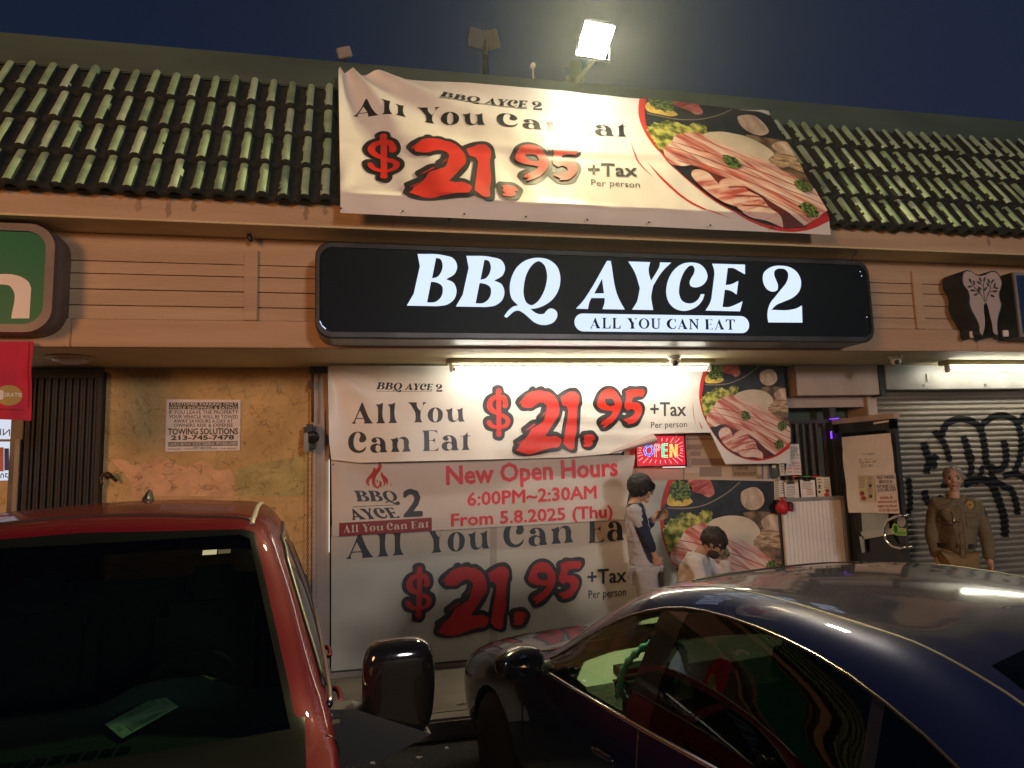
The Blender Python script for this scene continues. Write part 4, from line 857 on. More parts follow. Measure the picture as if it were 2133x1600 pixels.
# cardboard and papers above it
tape = mat('packing_tape', (.30, .21, .16), .35); card2 = mat('pale_card', (.55, .43, .31), .8, var=.06, scale=4)
flat('window_board', 'pale cardboard patched with brown tape beside the open sign', 'board', ('y', 6.60), ((1300, 885), (1625, 885), (1625, 1003), (1300, 1003)), card2,
     [(rect(1428, 898, 1506, 905), None, tape, 1), (rect(1429, 912, 1510, 917), None, tape, 1), (Shape([[rrect(1430, 926, 1464, 937, 4)]]), None, tape, 1), (Shape([[rrect(1438, 940, 1460, 950, 4)]]), None, tape, 1), (rect(1440, 955, 1512, 969), None, tape, 1),
      (rect(1426, 974, 1456, 985), None, mat('white_tape', (.62, .52, .44), .6), 1), (rect(1457, 973, 1503, 993), None, tape, 1), (rect(1423.8, 975, 1425, 1002), None, ink, 1), (rect(1330, 978, 1420, 1002), None, mat('pink_card', (.58, .42, .36), .7), 1),
      (rect(1586, 968, 1590, 1003), None, mat('violet_strip', (.2, .13, .2), .6), 1), (rect(1598, 968, 1604, 1003), None, mat('bluish', (.2, .25, .38), .5), 1), (disc(1580, 993, 6, 5), None, brown_c, 3)])
flat('hiring_note', 'brown cardboard hiring note with a handwritten phone number', 'note', ('y', 6.588), ((1526, 970), (1577, 968), (1578, 993), (1527, 993)), brown_c, [(text('Hiring', .006), ((1536, 981), (1558, 979), (1536, 972)), ink, 1), (text('213-507-2229', .004), ((1530, 990), (1574, 989), (1530, 984)), ink, 1)])
# open sign
YO = 6.50; ko = .14065; Po = lambda x, y: (1320 + x * ko, 895 + y * ko)
ovf = lambda x, y: (at(x, y, YO).x, at(x, y, YO).z)
S = Sheet([[ovf(*Po(30, 88)), ovf(*Po(750, 88)), ovf(*Po(775, 530)), ovf(*Po(40, 545))]], lambda u, v, k: Vector((u, YO - k, v)), ovf, None, .0015)
S.base(mat('open_panel_glow', (.10, .008, .012), .25, emit=(.85, .012, .03), estr=.75))  # panel glows red in place of the LED light reflected on it
em = {c: emat('led_' + c, v, 1.8) for c, v in dict(blue=(.02, .04, .9), red=(.9, .02, .03), green=(.02, .65, .16), yellow=(.8, .38, .01)).items()}
dots = {c: emat('dot_' + c, v, 1.7) for c, v in dict(blue=(.45, .6, 1), red=(1, .62, .62), green=(.5, 1, .7), yellow=(1, .85, .4)).items()}
def led(c, poly, w=46):
    S.px(stroke([Po(*p) for p in poly], w * ko), em[c], 1); d = 0
    for i in range(len(poly) - 1):
        p, q = Vector(poly[i]), Vector(poly[i + 1]); n = max(1, int((q - p).length / 19))
        for k in range(n + 1):
            nn = (q - p).normalized(); nn = Vector((-nn.y, nn.x)) * w * .38
            for s in (-1, 1):
                z = p + (q - p) * k / n + nn * s; S.px(disc(*Po(*z), .85, n=6), dots[c], 2)
led('blue', [(235, 235), (185, 255), (160, 310), (180, 365), (230, 385), (270, 350), (282, 300), (268, 255), (235, 235)], 36)
led('red', [(322, 400), (322, 225), (370, 228), (382, 265), (360, 300), (325, 305)], 34)
led('green', [(500, 222), (432, 222), (432, 395), (500, 395)], 40); led('green', [(440, 305), (495, 305)], 36)
led('yellow', [(548, 405), (548, 222), (630, 400), (630, 222)], 40)
rn = random.Random(2)
for a in range(0, 360, 13):
    ca, sa = math.cos(R(a)), math.sin(R(a))
    for t in range(6):
        x, y = 400 + ca * (300 + t * 21), 312 + sa * (145 + t * 17) * (1.02)
        if 60 < x < 730 and 120 < y < 505 and not (140 < x < 660 and 200 < y < 415): S.px(disc(*Po(x, y), .8, n=6), dots['red'], 2)
o = S.build('open_sign', 'lit rectangular open sign of coloured dots hanging in the window', 'sign')
b = MB(); c4 = [at(*Po(x, y), YO - .004) for x, y in ((28, 84), (753, 84), (778, 534), (38, 549))]
for i in range(4): b.tube([c4[i], c4[(i + 1) % 4]], .008, 6, 0)
b.box(at(*Po(440, 100), YO + .01), at(*Po(770, 70), YO + .03), 0)
b.build('frame', black, o); b = MB(); p, q = at(*Po(430, 556), YO - .002), at(*Po(760, 552), YO - .002); b.tube([p, q], .006, 6); b.build('white_edge', emat('white_edge', (1, .9, .85), 1.0), o)
b = MB(); b.tube([at(*Po(x, y), YO - .012) for x, y in ((632, 60), (628, 120), (600, 180), (560, 205))], .0035, 6); b.build('cable', white_pl, o); b = MB(); b.tube([at(*Po(x, y), YO - .012) for x, y in ((360, 120), (400, 170), (430, 205))], .003, 6); b.build('cable', white_pl, o)
# ------------------------------------------------------------------ light box sign
YS = 5.14; svf = lambda x, y: (at(x, y, YS).x, at(x, y, YS).z)
X0, X1, Z0, Z1 = -.375, 4.318, 2.938, 3.672
SG = thing('light_box_sign', 'long black light box with white glowing restaurant lettering above the entrance', 'sign', (2, 5.3, Z0))
fr_m = mat('sign_frame', (.055, .057, .062), .38, .5, var=.25, scale=4)
out = rrect(X0, Z0, X1, Z1, .12, 10); inn = rrect(X0 + .032, Z0 + .048, X1 - .032, Z1 - .045, .095, 10); n = len(out)
vs = []; lays = [(out, 5.49), (out, YS + .012), ([(x * 1 + (2 - x) * .004, z + (3.3 - z) * .03) for x, z in out], YS), (inn, YS - .002), (inn, YS + .018)]
for pl_, y in lays: vs += [(x, y, z) for x, z in pl_]
fs = [(l * n + i, l * n + (i + 1) % n, (l + 1) * n + (i + 1) % n, (l + 1) * n + i) for l in range(4) for i in range(n)]
mesh_obj('frame', vs, fs, fr_m, None, SG)
S = Sheet([inn], lambda u, v, k: Vector((u, YS + .016 - k, v)), svf, None, .002)
S.reg = [rrect(X0 + .02, Z0 + .03, X1 - .02, Z1 - .03, .10, 8)]
face_m = mat('sign_face_black', (.003, .006, .013), .4, spec=.12)
glow = emat('sign_glow', (.60, .71, 1.0), 1.12)
S.base(face_m); S.px(BRAND_PX, glow, 1)
p = [svf(1197, 655), svf(1561, 658), svf(1561, 692), svf(1197, 689.5)]; zc0, zc1 = p[0][1], p[2][1]
S.add(Shape([[rrect(p[0][0], p[3][1], p[1][0], p[1][1], .5 * (p[1][1] - p[3][1]) - .001, 10)]]), glow, 1)
S.place(serif('ALL YOU CAN EAT'), (1230, 683.5), (1533, 686.5), (1230, 661), face_m, 2)
for t in ("63,150c 80,145c 72,195c 62,198c", "60,318c 70,318c 72,410c 62,412c", "72,668c 82,672c 100,712c 95,712c", "100,705c 125,728c 120,734c 98,714c"): S.px(sh(644, 479, .28129, t), glow, 1)  # glints along the left rim, painted as glowing slivers
for t in ("1080,1118c 1085,1118c",): pass
for x0, x1, y in ((1318, 1330, 697.5), (1385, 1415, 698.4), (1420, 1437, 698.6), (1026, 1042, 696.2), (1140, 1150, 696.5)): S.px(rect(x0, y, x1, y + 1), glow, 1)
for x, y in ((1090, 525.8), (1794, 565), (1797, 574), (1808, 660), (1772, 548)): S.px(disc(x, y, 1.1, n=6), glow, 1)
S.build('face', None, None, SG)
for k in range(6): b = MB(); b.box((X0 + .5 + k * .72, YS + .1, Z1 - .002), (X0 + .53 + k * .72, YS + .14, Z1 + .02)); b.build('bracket', dark_metal, SG)
b = MB(); b.tube([at(x, y, 5.135) for x, y in ((1782, 519), (1786, 524), (1781, 531), (1775, 534), (1773, 541))], .006, 6); o = b.build('sign_cable', black); tag(o, 'short black cable looping from the fascia to the sign corner', 'cable')
# green neighbour sign
GS = thing('green_sign', 'green rounded light box sign with a big white letter, cut by the picture edge', 'sign', (-3.5, 5.35, 3.0))
YG = 5.27; gx1 = at(112, 560, YG).x; gz0, gz1 = at(60, 692, YG).z, 3.765
out = rrect(-6.0, gz0, gx1, gz1, .17, 10); inn = rrect(-5.9, gz0 + .055, gx1 - .055, gz1 - .055, .13, 10); n = len(out); vs = []
mid = [(x + (.02 if x > -4 else -.02), z) for x, z in out]
for pl_, y in ((mid, 5.495), (mid, YG + .09), (out, YG + .06), (out, YG), (inn, YG - .003), (inn, YG + .02)): vs += [(x, y, z) for x, z in pl_]
fs = [(l * n + i, l * n + (i + 1) % n, (l + 1) * n + (i + 1) % n, (l + 1) * n + i) for l in range(5) for i in range(n)]
mesh_obj('frame', vs, fs, mat('sign_frame_tan', (.17, .14, .13), .5, .2, var=.2, scale=3), None, GS)
S = Sheet([rrect(-5.95, gz0 + .03, gx1 - .03, gz1 - .03, .14, 8)], lambda u, v, k: Vector((u, YG + .018 - k, v)), lambda x, y: (at(x, y, YG).x, at(x, y, YG).z), None, .002)
S.base(mat('sign_green', (.002, .15, .07), .4, spec=.2)); S.px(sh(0, 440, .17505, "-90,745c 130,745 250,780 330,840 358,910c 335,1270c 120,1270c 135,920 100,880 40,868 -90,866c"), mat('sign_letter_white', (.72, .66, .62), .4), 1); S.build('face', None, None, GS)
# red flag below it
fu = lambda x, y: (at(x, y, 5.42).x, at(x, y, 5.42).z)
S = Sheet([[fu(-60, 712), fu(70, 711), fu(62, 876), fu(-60, 872)]], lambda u, v, k: Vector((u, 5.42 - k - .022 * math.sin(u * 22 + v * 5) * min(1, (2.97 - v) * 3) - .012 * noise.noise((u * 6, v * 6, 0)), v)), fu, .03, .0015)
S.base(mat('flag_red', (.50, .005, .045), .7, var=.1, scale=5)); S.px(disc(20, 824, 24, 21.5), mat('flag_gold', (.42, .30, .06), .6), 1); S.place(text('1', .05), (0, 832), (7, 832), (0, 815), paper, 2); S.place(text('GRATIS', .03), (9, 827), (43, 826), (9, 819), paper, 2)
S.px(Shape([[[(60, 712), (62.5, 712), (58, 848), (55, 848)]]]), mat('flag_line', (.2, .005, .01), .7), 1); S.px(Shape([[[(-30, 852), (50, 853), (50, 855), (-30, 854)]]]), mat('flag_line', (.2, .005, .01), .7), 1)
S.build('red_flag', 'red cloth flag with a gold disc hanging below the green sign', 'flag')
# folding gate
FG = thing('folding_gate', 'dark concertina metal gate pulled across a doorway left of the towing notice', 'gate', (-2.55, 6.6, .15))
gt = mat('gate_metal', (.010, .011, .013), .6, .2, var=.3, scale=4)
b = MB()
for k in range(19):
    x = -2.80 + k * .0275; b.box((x, 6.585 + (.018 if k % 2 else 0), .2), (x + .02, 6.60 + (.018 if k % 2 else 0), 2.86), 0, .002, seg=1)
b.build('slats', gt, FG)
b = MB(); b.box((-2.84, 6.57, 2.84), (-2.27, 6.66, 2.9), 0, .004); b.box((-2.29, 6.565, .15), (-2.255, 6.66, 2.9), 0, .004); b.box((-2.845, 6.57, .15), (-2.805, 6.66, 2.9), 0, .004); b.build('frame', gt, FG)
b = MB(); q = at(38, 915, 6.56); b.box((q.x - .02, 6.55, .4), (q.x + .02, 6.58, q.z), 0, .004); b.build('pull_bar', mat('dull_steel', (.15, .145, .14), .5, .5), FG)
# towing notice
flat('towing_notice', 'white towing notice screwed to the rough orange wall', 'notice', ('y', WALL - .012), ((347, 832), (501, 833), (500, 938.5), (344, 941)), mat('notice_white', (.76, .70, .68), .6, var=.06, scale=9),
     [(rect(352, 838.5, 496, 853), None, ink, 1)] + [(text(s, bo), ((x0, y0), (x1, y1), (x0, yt)), mm, l) for s, bo, x0, x1, y0, y1, yt, mm, l in (
      ('CUSTOMER PARKING ONLY', .008, 356, 494, 845, 845, 839.3, paper, 2), ('WHILE SHOPPING & EATING', .008, 353.5, 494, 852.3, 852.3, 846.6, paper, 2), ('IF YOU LEAVE THE PROPERTY', .012, 352, 496, 862.5, 862.5, 854.8, ink, 1), ('YOUR VEHICLE WILL BE TOWED', .012, 352, 496, 871.5, 872, 864.3, ink, 1),
      ('AWAY 24 HOURS A DAY AT', .012, 362, 485, 880.8, 880.8, 873.5, ink, 1), ('OWNERS RISK & EXPENSE', .012, 362, 485, 889.8, 889.5, 882.5, ink, 1), ('TOWING SOLUTIONS', .03, 350, 495.5, 905.5, 904.5, 893, ink, 1), ('213-745-7478', .04, 357, 487, 916.5, 915.5, 907.5, ink, 1))]
     + [(Shape([[[(350, 921), (495, 918.5), (495, 928.5), (350, 930.5)]]]), None, grey_i, 1), (text('L.A.M.C. 80.71-4', .01), ((352, 928.5), (396, 928), (352, 922.5)), paper, 2), (text('C.V.C. 22658-A', .01), ((402, 928), (446, 927.5), (402, 921.5)), paper, 2), (text('877-ASK-LAPD', .01), ((451, 927), (493, 926.5), (451, 920.5)), paper, 2),
      (text('ALSO CALL FOR', .02), ((403, 933.5), (440, 933), (403, 931)), ink, 1), (text('IMPOUNDS - LOCKOUTS - TIRE CHANGES - TOW SERVICE', .01), ((350, 937.2), (492, 935.5), (350, 934.4)), ink, 1)])
# chain hoist of the shutter
CH = thing('chain_hoist', 'black chain hoist box with hanging chain beside the shop window', 'hoist', (-.53, 6.55, 1.2))
b = MB(); p = at(633, 940, 6.5); q = at(657, 884, 6.5); b.box((p.x, 6.42, p.z), (q.x, 6.60, q.z), 0, .025); b.lathe([(.0, -.01), (.055, -.01), (.06, .01), (.055, .03), (0, .03)], ((p.x + q.x) / 2 + .03, 6.42, (p.z + q.z) / 2), 'y', 20, 0); b.build('gear_box', black, CH)
b = MB(); b.box((p.x + .005, 6.405, p.z - .015), (p.x + .05, 6.42, p.z + .16), 0, .006); b.build('label_plate', grey_metal, CH)
b = MB(); b.tube([at(651, 880, 6.5), at(651, 770, 6.52)], .012, 8); b.box(at(643, 810, 6.5), at(652, 794, 6.52), 0, .004); b.build('rod', mat('rusty_rod', (.10, .055, .04), .7, .3), CH)
b = MB(); zt_, zb_ = at(640, 942, 6.48).z, .75
for sx in (-.012, .022):
    z = zt_; k = 0
    while z > zb_:
        c = Vector((p.x + .05 + sx, 6.48, z)); e = Vector((.007, 0, 0)) if k % 2 else Vector((0, .007, 0))
        b.tube([c + Vector((0, 0, .014)), c + e + Vector((0, 0, .008)), c + e - Vector((0, 0, .008)), c - Vector((0, 0, .014)), c - e - Vector((0, 0, .008)), c - e + Vector((0, 0, .008))], .0022, 4, 0, closed=True); z -= .023; k += 1
b.build('chain', dark_metal, CH)
# tooth sign and blue sign of the dentist
TS = thing('tooth_sign', 'tooth shaped sign with a small leafy tree on its pale face', 'sign', (6.2, 5.3, 3.0)); YT = 5.26
kt = .10626; tooth = contour("330,260 350,180 420,145 500,165 600,225 690,238 780,215 880,165 960,165 1040,250 1085,380 1060,490 1035,580 1045,690 1075,800 1060,880 1020,1020 1000,1200 1015,1390c 960,1375 900,1170 860,1010 820,850 790,770 760,770 740,880 760,1100 745,1300 715,1395c 680,1370 650,1200 590,1060 500,890 465,780 465,640 430,520 350,410", 1970, 550, kt)
b = MB(); c = np.mean(np.array(tooth), 0); o3 = [at(*(np.array(q_) + (np.array(q_) - c) / np.linalg.norm(np.array(q_) - c) * 3.2), YT) for q_ in tooth]
b.prism(o3, (0, .22, 0), 0); b.build('case', mat('sign_navy_side', (.012, .016, .024), .5), TS)
S = Sheet([[(5.0, 2.8), (8.2, 2.8), (8.2, 3.9), (5.0, 3.9)]], lambda u, v, k: Vector((u, YT - .004 - k, v)), lambda x, y: (at(x, y, YT).x, at(x, y, YT).z))
S.px(Shape([[tooth]]), mat('tooth_face', (.46, .37, .34), .5), 0); tk = mat('tooth_print', (.05, .045, .05), .5)
T2 = lambda pts, w: S.px(stroke([(1970 + x * kt, 550 + y * kt) for x, y in pts], w * kt), tk, 1)
for pts in ([(765, 745), (740, 600), (725, 430), (750, 330)], [(755, 745), (690, 610), (600, 510), (520, 420), (460, 300)], [(780, 745), (810, 610), (860, 500), (880, 390)], [(700, 620), (640, 560), (480, 510)], [(720, 430), (640, 350)], [(810, 590), (900, 530), (1000, 520)], [(825, 600), (950, 640)], [(860, 480), (950, 470)]): T2(pts, 16)
for x, y, a in ((470, 330, 65), (545, 370, 75), (640, 370, 40), (670, 310, 65), (750, 300, -70), (835, 340, 65), (910, 340, -50), (950, 420, -80), (980, 475, 10), (960, 540, -10), (910, 630, 25), (585, 600, -20), (520, 520, -5), (465, 445, -10), (660, 480, 40), (770, 490, -60), (820, 410, 60), (640, 520, 60)):
    ca, sa = math.cos(R(a)), math.sin(R(a)); S.px(Shape([[[(1970 + (x + ux * ca - uy * sa) * kt, 550 + (y + ux * sa + uy * ca) * kt) for ux, uy in ((-55, 0), (-25, -21), (20, -19), (58, 0), (20, 19), (-25, 21))]]]), tk, 1)
S.build('face', None, None, TS)
b = MB(); q = at(2025, 697, 5.34); b.box(q - Vector((.025, .01, .03)), q + Vector((.03, .01, .03)), 0, .004); b.build('clip', paper, TS)
BS = thing('blue_sign', 'dark blue boxed sign with a thin pale rim right of the tooth', 'sign', (6.9, 5.3, 3.0)); q0, q1 = at(2106, 568, YT), at(2126, 702, YT)
b = MB(); b.box((q0.x, YT, q1.z), (q0.x + 3.2, 5.48, q0.z), 0); b.build('case', mat('sign_navy_side', (0, 0, 0)), BS)
b = MB(); b.box((q0.x, YT - .02, q1.z), (q0.x + 3.2, YT, q0.z), 0, .003); b.build('rim', grey_metal, BS)
b = MB(); b.box((q0.x + .03, YT - .024, q1.z + .03), (q0.x + 3.17, YT - .0205, q0.z - .03)); b.build('face', mat('sign_blue', (.012, .035, .10), .3), BS)
b = MB(); q = at(2106, 699, 5.36); b.box(q - Vector((.09, .01, .01)), q + Vector((-.03, .01, .05)), 0, .004); b.build('clip', paper, BS)
# ------------------------------------------------------------------ lamps
tube_e = emat('tube_glow', (1.0, .97, .82), 36.0)
def tube_light(name, label, xa, xb, y, z):
    t = thing(name, label, 'lamp', ((xa + xb) / 2, y, z), 'fluorescent tubes under the soffit')
    b = MB(); b.box((xa - .04, y - .06, z + .045), (xb + .04, y + .07, 2.94), 0, .008); b.build('housing', cream, t)
    b = MB(); b.tube([(xa + .04, y - .01, z), (xb - .04, y - .01, z)], .019, 12); b.build('tube', tube_e, t)
    for x in (xa, xb):
        s = -1 if x == xb else 1
        b = MB(); b.box((x - .012, y - .035, z - .03), (x + .012, y + .02, z + .046), 0, .004); b.tube([(x, y - .01, z), (x + s * .05, y - .01, z)], .018, 10, 1); b.build('end_socket', [white_pl, chrome], t)
tube_light('tube_lamp', 'long fluorescent tube lit under the soffit above the strip banner', .73, 3.235, 6.10, 2.85)
tube_light('tube_lamp', 'fluorescent tube lit under the soffit in front of the steel shutter', at(1972, 770, 6.15).x, at(1972, 770, 6.15).x + 2.4, 6.15, 2.845)
def camera_dome(x, y, Y, label):
    p = atz(x, y, 2.94); p = Vector((p.x, min(p.y, 6.3), 2.94)); t = thing('security_camera', label, 'camera', p, 'dome cameras under the soffit')
    b = MB(); b.lathe([(.0, 0), (.058, 0), (.06, -.012), (.05, -.03), (.0, -.03)], p, 'z', 24); b.build('base', white_pl, t)
    mw = Matrix.Rotation(R(35), 3, 'X') @ Matrix.Rotation(R(-10), 3, 'Z'); b = MB(); c = p + Vector((0, -.01, -.055)); b.ell(c, (.046, .046, .046), 0, 20, 14); b.build('ball', white_pl, t)
    b = MB(); d = Vector((-.35, -.85, -.42)).normalized(); b.ell(c + d * .026, (.029, .029, .029), 0, 14, 10); b.build('lens', black, t)
camera_dome(1404, 742, 0, 'white dome camera in front of the lit tube lamp'); camera_dome(1863, 741, 0, 'white dome camera above the open glass door')
p = atz(147, 744, 2.94); t = thing('ceiling_light', 'round unlit ceiling light in the soffit above the folding gate', 'lamp', p)
b = MB(); b.lathe([(0, .002), (.17, .002), (.175, -.012), (.15, -.016), (0, -.016)], p, 'z', 32); b.build('trim_ring', cream, t)
b = MB(); b.lathe([(0, -.016), (.13, -.016), (.12, -.035), (.07, -.05), (0, -.055)], p, 'z', 32); b.build('diffuser', white_pl, t)
# floodlight on its bracket above the roof cap
YF = 5.20; fp = at(1240, 86, YF); FL = thing('floodlight', 'blazing square floodlight on a bracket above the roof banner', 'lamp', fp)
dn = Vector((-.06, -.50, -.86)).normalized(); side = Vector((1, 0, -.105)).normalized(); upv = side.cross(dn).normalized(); side = dn.cross(upv).normalized()
mw = Matrix((side, upv, -dn)).transposed().to_4x4(); mw.translation = fp
b = MB(); b.box((-.135, -.15, .012), (.135, .15, .07), 0, .012, mw)
for k in range(7): b.box((-.11 + k * .036, -.12, .07), (-.10 + k * .036, .12, .095), 0, 0, mw)
b.build('housing', dark_metal, FL)
b = MB(); b.box((-.128, -.142, .004), (.128, .142, .0118), 0, 0, mw); b.build('lens', emat('flood_glow', (1.0, .96, .82), 55), FL)
b = MB(); b.tube([fp + Vector((-.14, .02, .05)), fp + Vector((-.14, .05, -.12)), fp + Vector((.14, .05, -.14)), fp + Vector((.14, .02, .03))], .012, 6); e = Vector((fp.x - .02, 5.78, 5.47)); b.tube([fp + Vector((0, .05, -.13)), e], .022, 8); b.box(e + Vector((-.09, -.06, 0)), e + Vector((.09, .1, .05)), 0, .005); b.box(e + Vector((-.05, -.12, -.02)), e + Vector((.05, -.06, .16)), 0, .008); b.tube([e + Vector((-.08, 0, .03)), e + Vector((-.09, -.02, .16)), e + Vector((.06, -.06, .18)), e + Vector((.08, .0, .02))], .006, 6)
b.build('bracket', dark_metal, FL)
la = bpy.data.lights.new('flood_lamp', 'AREA'); la.shape = 'RECTANGLE'; la.size = .236; la.size_y = .264; la.energy = 92; la.color = (1.0, .82, .38)
la.use_nodes = True; lt = la.node_tree; le = next(n for n in lt.nodes if n.type == 'EMISSION'); lf_ = lt.nodes.new('ShaderNodeLightFalloff'); lf_.inputs[0].default_value = 1.0; lf_.inputs[1].default_value = 2.2
lt.links.new(lf_.outputs['Linear'], le.inputs[1])
lo = bpy.data.objects.new('flood_lamp', la); COL.objects.link(lo); lo.parent = FL; lo.matrix_parent_inverse = Matrix.Identity(4)
lo.matrix_local = Matrix.Translation(dn * .004) @ mw.to_3x3().to_4x4()
# unlit double floodlight
p = at(1008, 82, 6.1); t = thing('floodlight', 'pair of unlit floodlights on a post standing behind the roof edge', 'lamp', (p.x, p.y, 5.4))
for sx, a, w in ((-.07, 12, .085), (.065, -35, .08)):
    mw2 = Matrix.Translation(p + Vector((sx, 0, 0))) @ Matrix.Rotation(R(a), 4, 'Z') @ Matrix.Rotation(R(28), 4, 'X')
    b = MB(); b.box((-w, -.03, -.085), (w, .03, .085), 0, .01, mw2); b.build('lamp_head', mat('lamp_grey', (.09, .09, .10), .6), t)
b = MB(); b.tube([(p.x + .01, p.y + .03, 5.4), (p.x + .01, p.y + .03, p.z - .06)], .03, 10); b.tube([(p.x + .01, p.y, p.z - .16), (p.x + .02, p.y, p.z + .12)], .018, 8); b.build('post', dark_metal, t)
p = at(717, 110, 5.9); t = thing('floodlight', 'small unlit floodlight on the roof edge at the banner corner', 'lamp', (p.x, p.y, 5.47))
b = MB(); mw2 = Matrix.Translation(p) @ Matrix.Rotation(R(-18), 4, 'Y') @ Matrix.Rotation(R(25), 4, 'X'); b.box((-.062, -.03, -.045), (.062, .03, .045), 0, .008, mw2); b.build('lamp_head', mat('lamp_tan', (.3, .24, .18), .5), t); b = MB(); b.tube([p + Vector((0, .01, -.03)), Vector((p.x, p.y, 5.46))], .012, 8); b.build('stem', dark_metal, t)
p = at(1110, 137, 6.0); b = MB(); b.lathe([(0, -.03), (.018, -.03), (.024, -.01), (.024, .02), (.0, .025)], p, 'y', 12); b.tube([p, Vector((p.x, p.y, 5.4))], .006, 6); o = b.build('roof_lamp', [mat('lamp_pale', (.7, .68, .6), .3)]); tag(o, 'tiny pale lamp on a thin stem between the two floodlights', 'lamp')
# street lamps of the car park, behind and beside the viewer
def street_lamp(x, y, h, col, e, label, aim=(0, 0), size=.35):
    t = thing('street_lamp', label, 'street lamp', (x, y, 0), 'car park lamps')
    a = Vector((aim[0] - x, aim[1] - y, 0)).normalized()
    b = MB(); b.tube([(x, y, -.5), (x, y, h * .5), (x, y, h)], [.09, .075, .06], 12); b.tube([(x, y, h - .05), Vector((x, y, h + .15)) + a * .5, Vector((x, y, h + .2)) + a * 1.1], .035, 8); b.build('pole', dark_metal, t)
    c = Vector((x, y, h + .18)) + a * 1.3; b = MB(); b.ell(c, (.34, .34, .11), 0, 20, 10); b.build('head', grey_metal, t)
    b = MB(); b.ell(c + Vector((0, 0, -.07)), (.22, .22, .07), 0, 16, 8); b.build('lens', emat('lamp_lens_%d' % int(e), col, 12), t)
    l = bpy.data.lights.new('lamp_bulb', 'POINT'); l.energy = e; l.color = col; l.shadow_soft_size = size
    o = bpy.data.objects.new('lamp_bulb', l); COL.objects.link(o); o.parent = t; o.location = c - Vector((x, y, 0)) + Vector((0, 0, -.5))
street_lamp(-9.0, -8.0, 4.6, (1, .44, .155), 2800, 'orange sodium street lamp at the left of the car park', (-4, 2), 1.6)
street_lamp(9.0, -28.0, 6.5, (1.0, .92, .88), 8200, 'pinkish street lamp behind the parked cars', (3, 0), 1.8)
# hose hook low on the stucco
b = MB(); b.tube([at(x, y, 6.58) for x, y in ((232, 992), (226, 985), (215, 987), (209, 996), (212, 1006), (206, 1012))], .012, 8); b.tube([at(230, 990, 6.6), at(243, 1002, 6.6)], .014, 8); b.ell(at(226, 990, 6.56), (.03, .03, .025), 0, 10, 8)
o = b.build('wall_tap', mat('brown_tap', (.06, .035, .02), .5, .3)); tag(o, 'small dark tap with bent pipe low on the orange wall beside the gate', 'tap')
b = MB(); b.tube([at(x, y, 5.40) for x, y in ((518, 485), (519, 492), (521, 498), (524, 503))], [.012, .02, .018, .012], 7); o = b.build('torn_cable', black); tag(o, 'black torn cable end sticking out below the fascia board', 'cable')
# ------------------------------------------------------------------ vehicles
def pchip(xs, ys, x):
    n = len(xs); h = np.diff(xs); d = np.diff(ys, axis=0) / h[:, None]
    m_ = np.zeros_like(ys)
    for i in range(1, n - 1):
        w1, w2 = 2 * h[i] + h[i - 1], h[i] + 2 * h[i - 1]
        ok = d[i - 1] * d[i] > 0
        with np.errstate(divide='ignore', invalid='ignore'): v = (w1 + w2) / (w1 / d[i - 1] + w2 / d[i])
        m_[i] = np.where(ok, v, 0)
    m_[0], m_[-1] = d[0], d[-1]
    i = int(np.clip(np.searchsorted(xs, x) - 1, 0, n - 2)); t = (x - xs[i]) / h[i]
    return (2 * t**3 - 3 * t**2 + 1) * ys[i] + (t**3 - 2 * t**2 + t) * h[i] * m_[i] + (-2 * t**3 + 3 * t**2) * ys[i + 1] + (t**3 - t**2) * h[i] * m_[i + 1]
def shell(stations, dx=.035, nt=9):
    st_ = sorted(stations, key=lambda s: s[0]); xs = np.array([s[0] for s in st_], float); Y_s = np.array([s[1] for s in st_], float)
    n = len(st_[0][1]); Y2d = Y_s.reshape(len(xs), -1)
    X = np.arange(xs[0], xs[-1] + 1e-6, dx); bm = bmesh.new(); rows = []
    for x in X:
        c = pchip(xs, Y2d, x).reshape(n, 2); pts = []
        for i in range(n - 1):
            p0 = c[i - 1] if i else 2 * c[0] - c[1]; p1, p2 = c[i], c[i + 1]; p3 = c[i + 2] if i + 2 < n else np.array([-c[n - 2][0], c[n - 2][1]])
            for k in range(nt):
                t = k / nt; pts.append(.5 * (2 * p1 + (p2 - p0) * t + (2 * p0 - 5 * p1 + 4 * p2 - p3) * t * t + (3 * p1 - p0 - 3 * p2 + p3) * t**3))
        pts.append(c[-1]); L = [bm.verts.new((x, p[0], p[1])) for p in pts]; Rr = [bm.verts.new((x, -p[0], p[1])) for p in pts[:-1]]
        rows.append(L + Rr[::-1])
    for a, b2 in zip(rows[:-1], rows[1:]):
        for k in range(len(a) - 1): bm.faces.new((a[k], a[k + 1], b2[k + 1], b2[k]))
    for r in (rows[0], rows[-1]): bm.faces.new(r)
    bmesh.ops.recalc_face_normals(bm, faces=bm.faces)
    return bm
def inpoly(p, poly):
    r = False; n = len(poly)
    for i in range(n):
        a, b2 = poly[i], poly[i - 1]
        if (a[1] > p[1]) != (b2[1] > p[1]) and p[0] < (b2[0] - a[0]) * (p[1] - a[1]) / (b2[1] - a[1]) + a[0]: r = not r
    return r
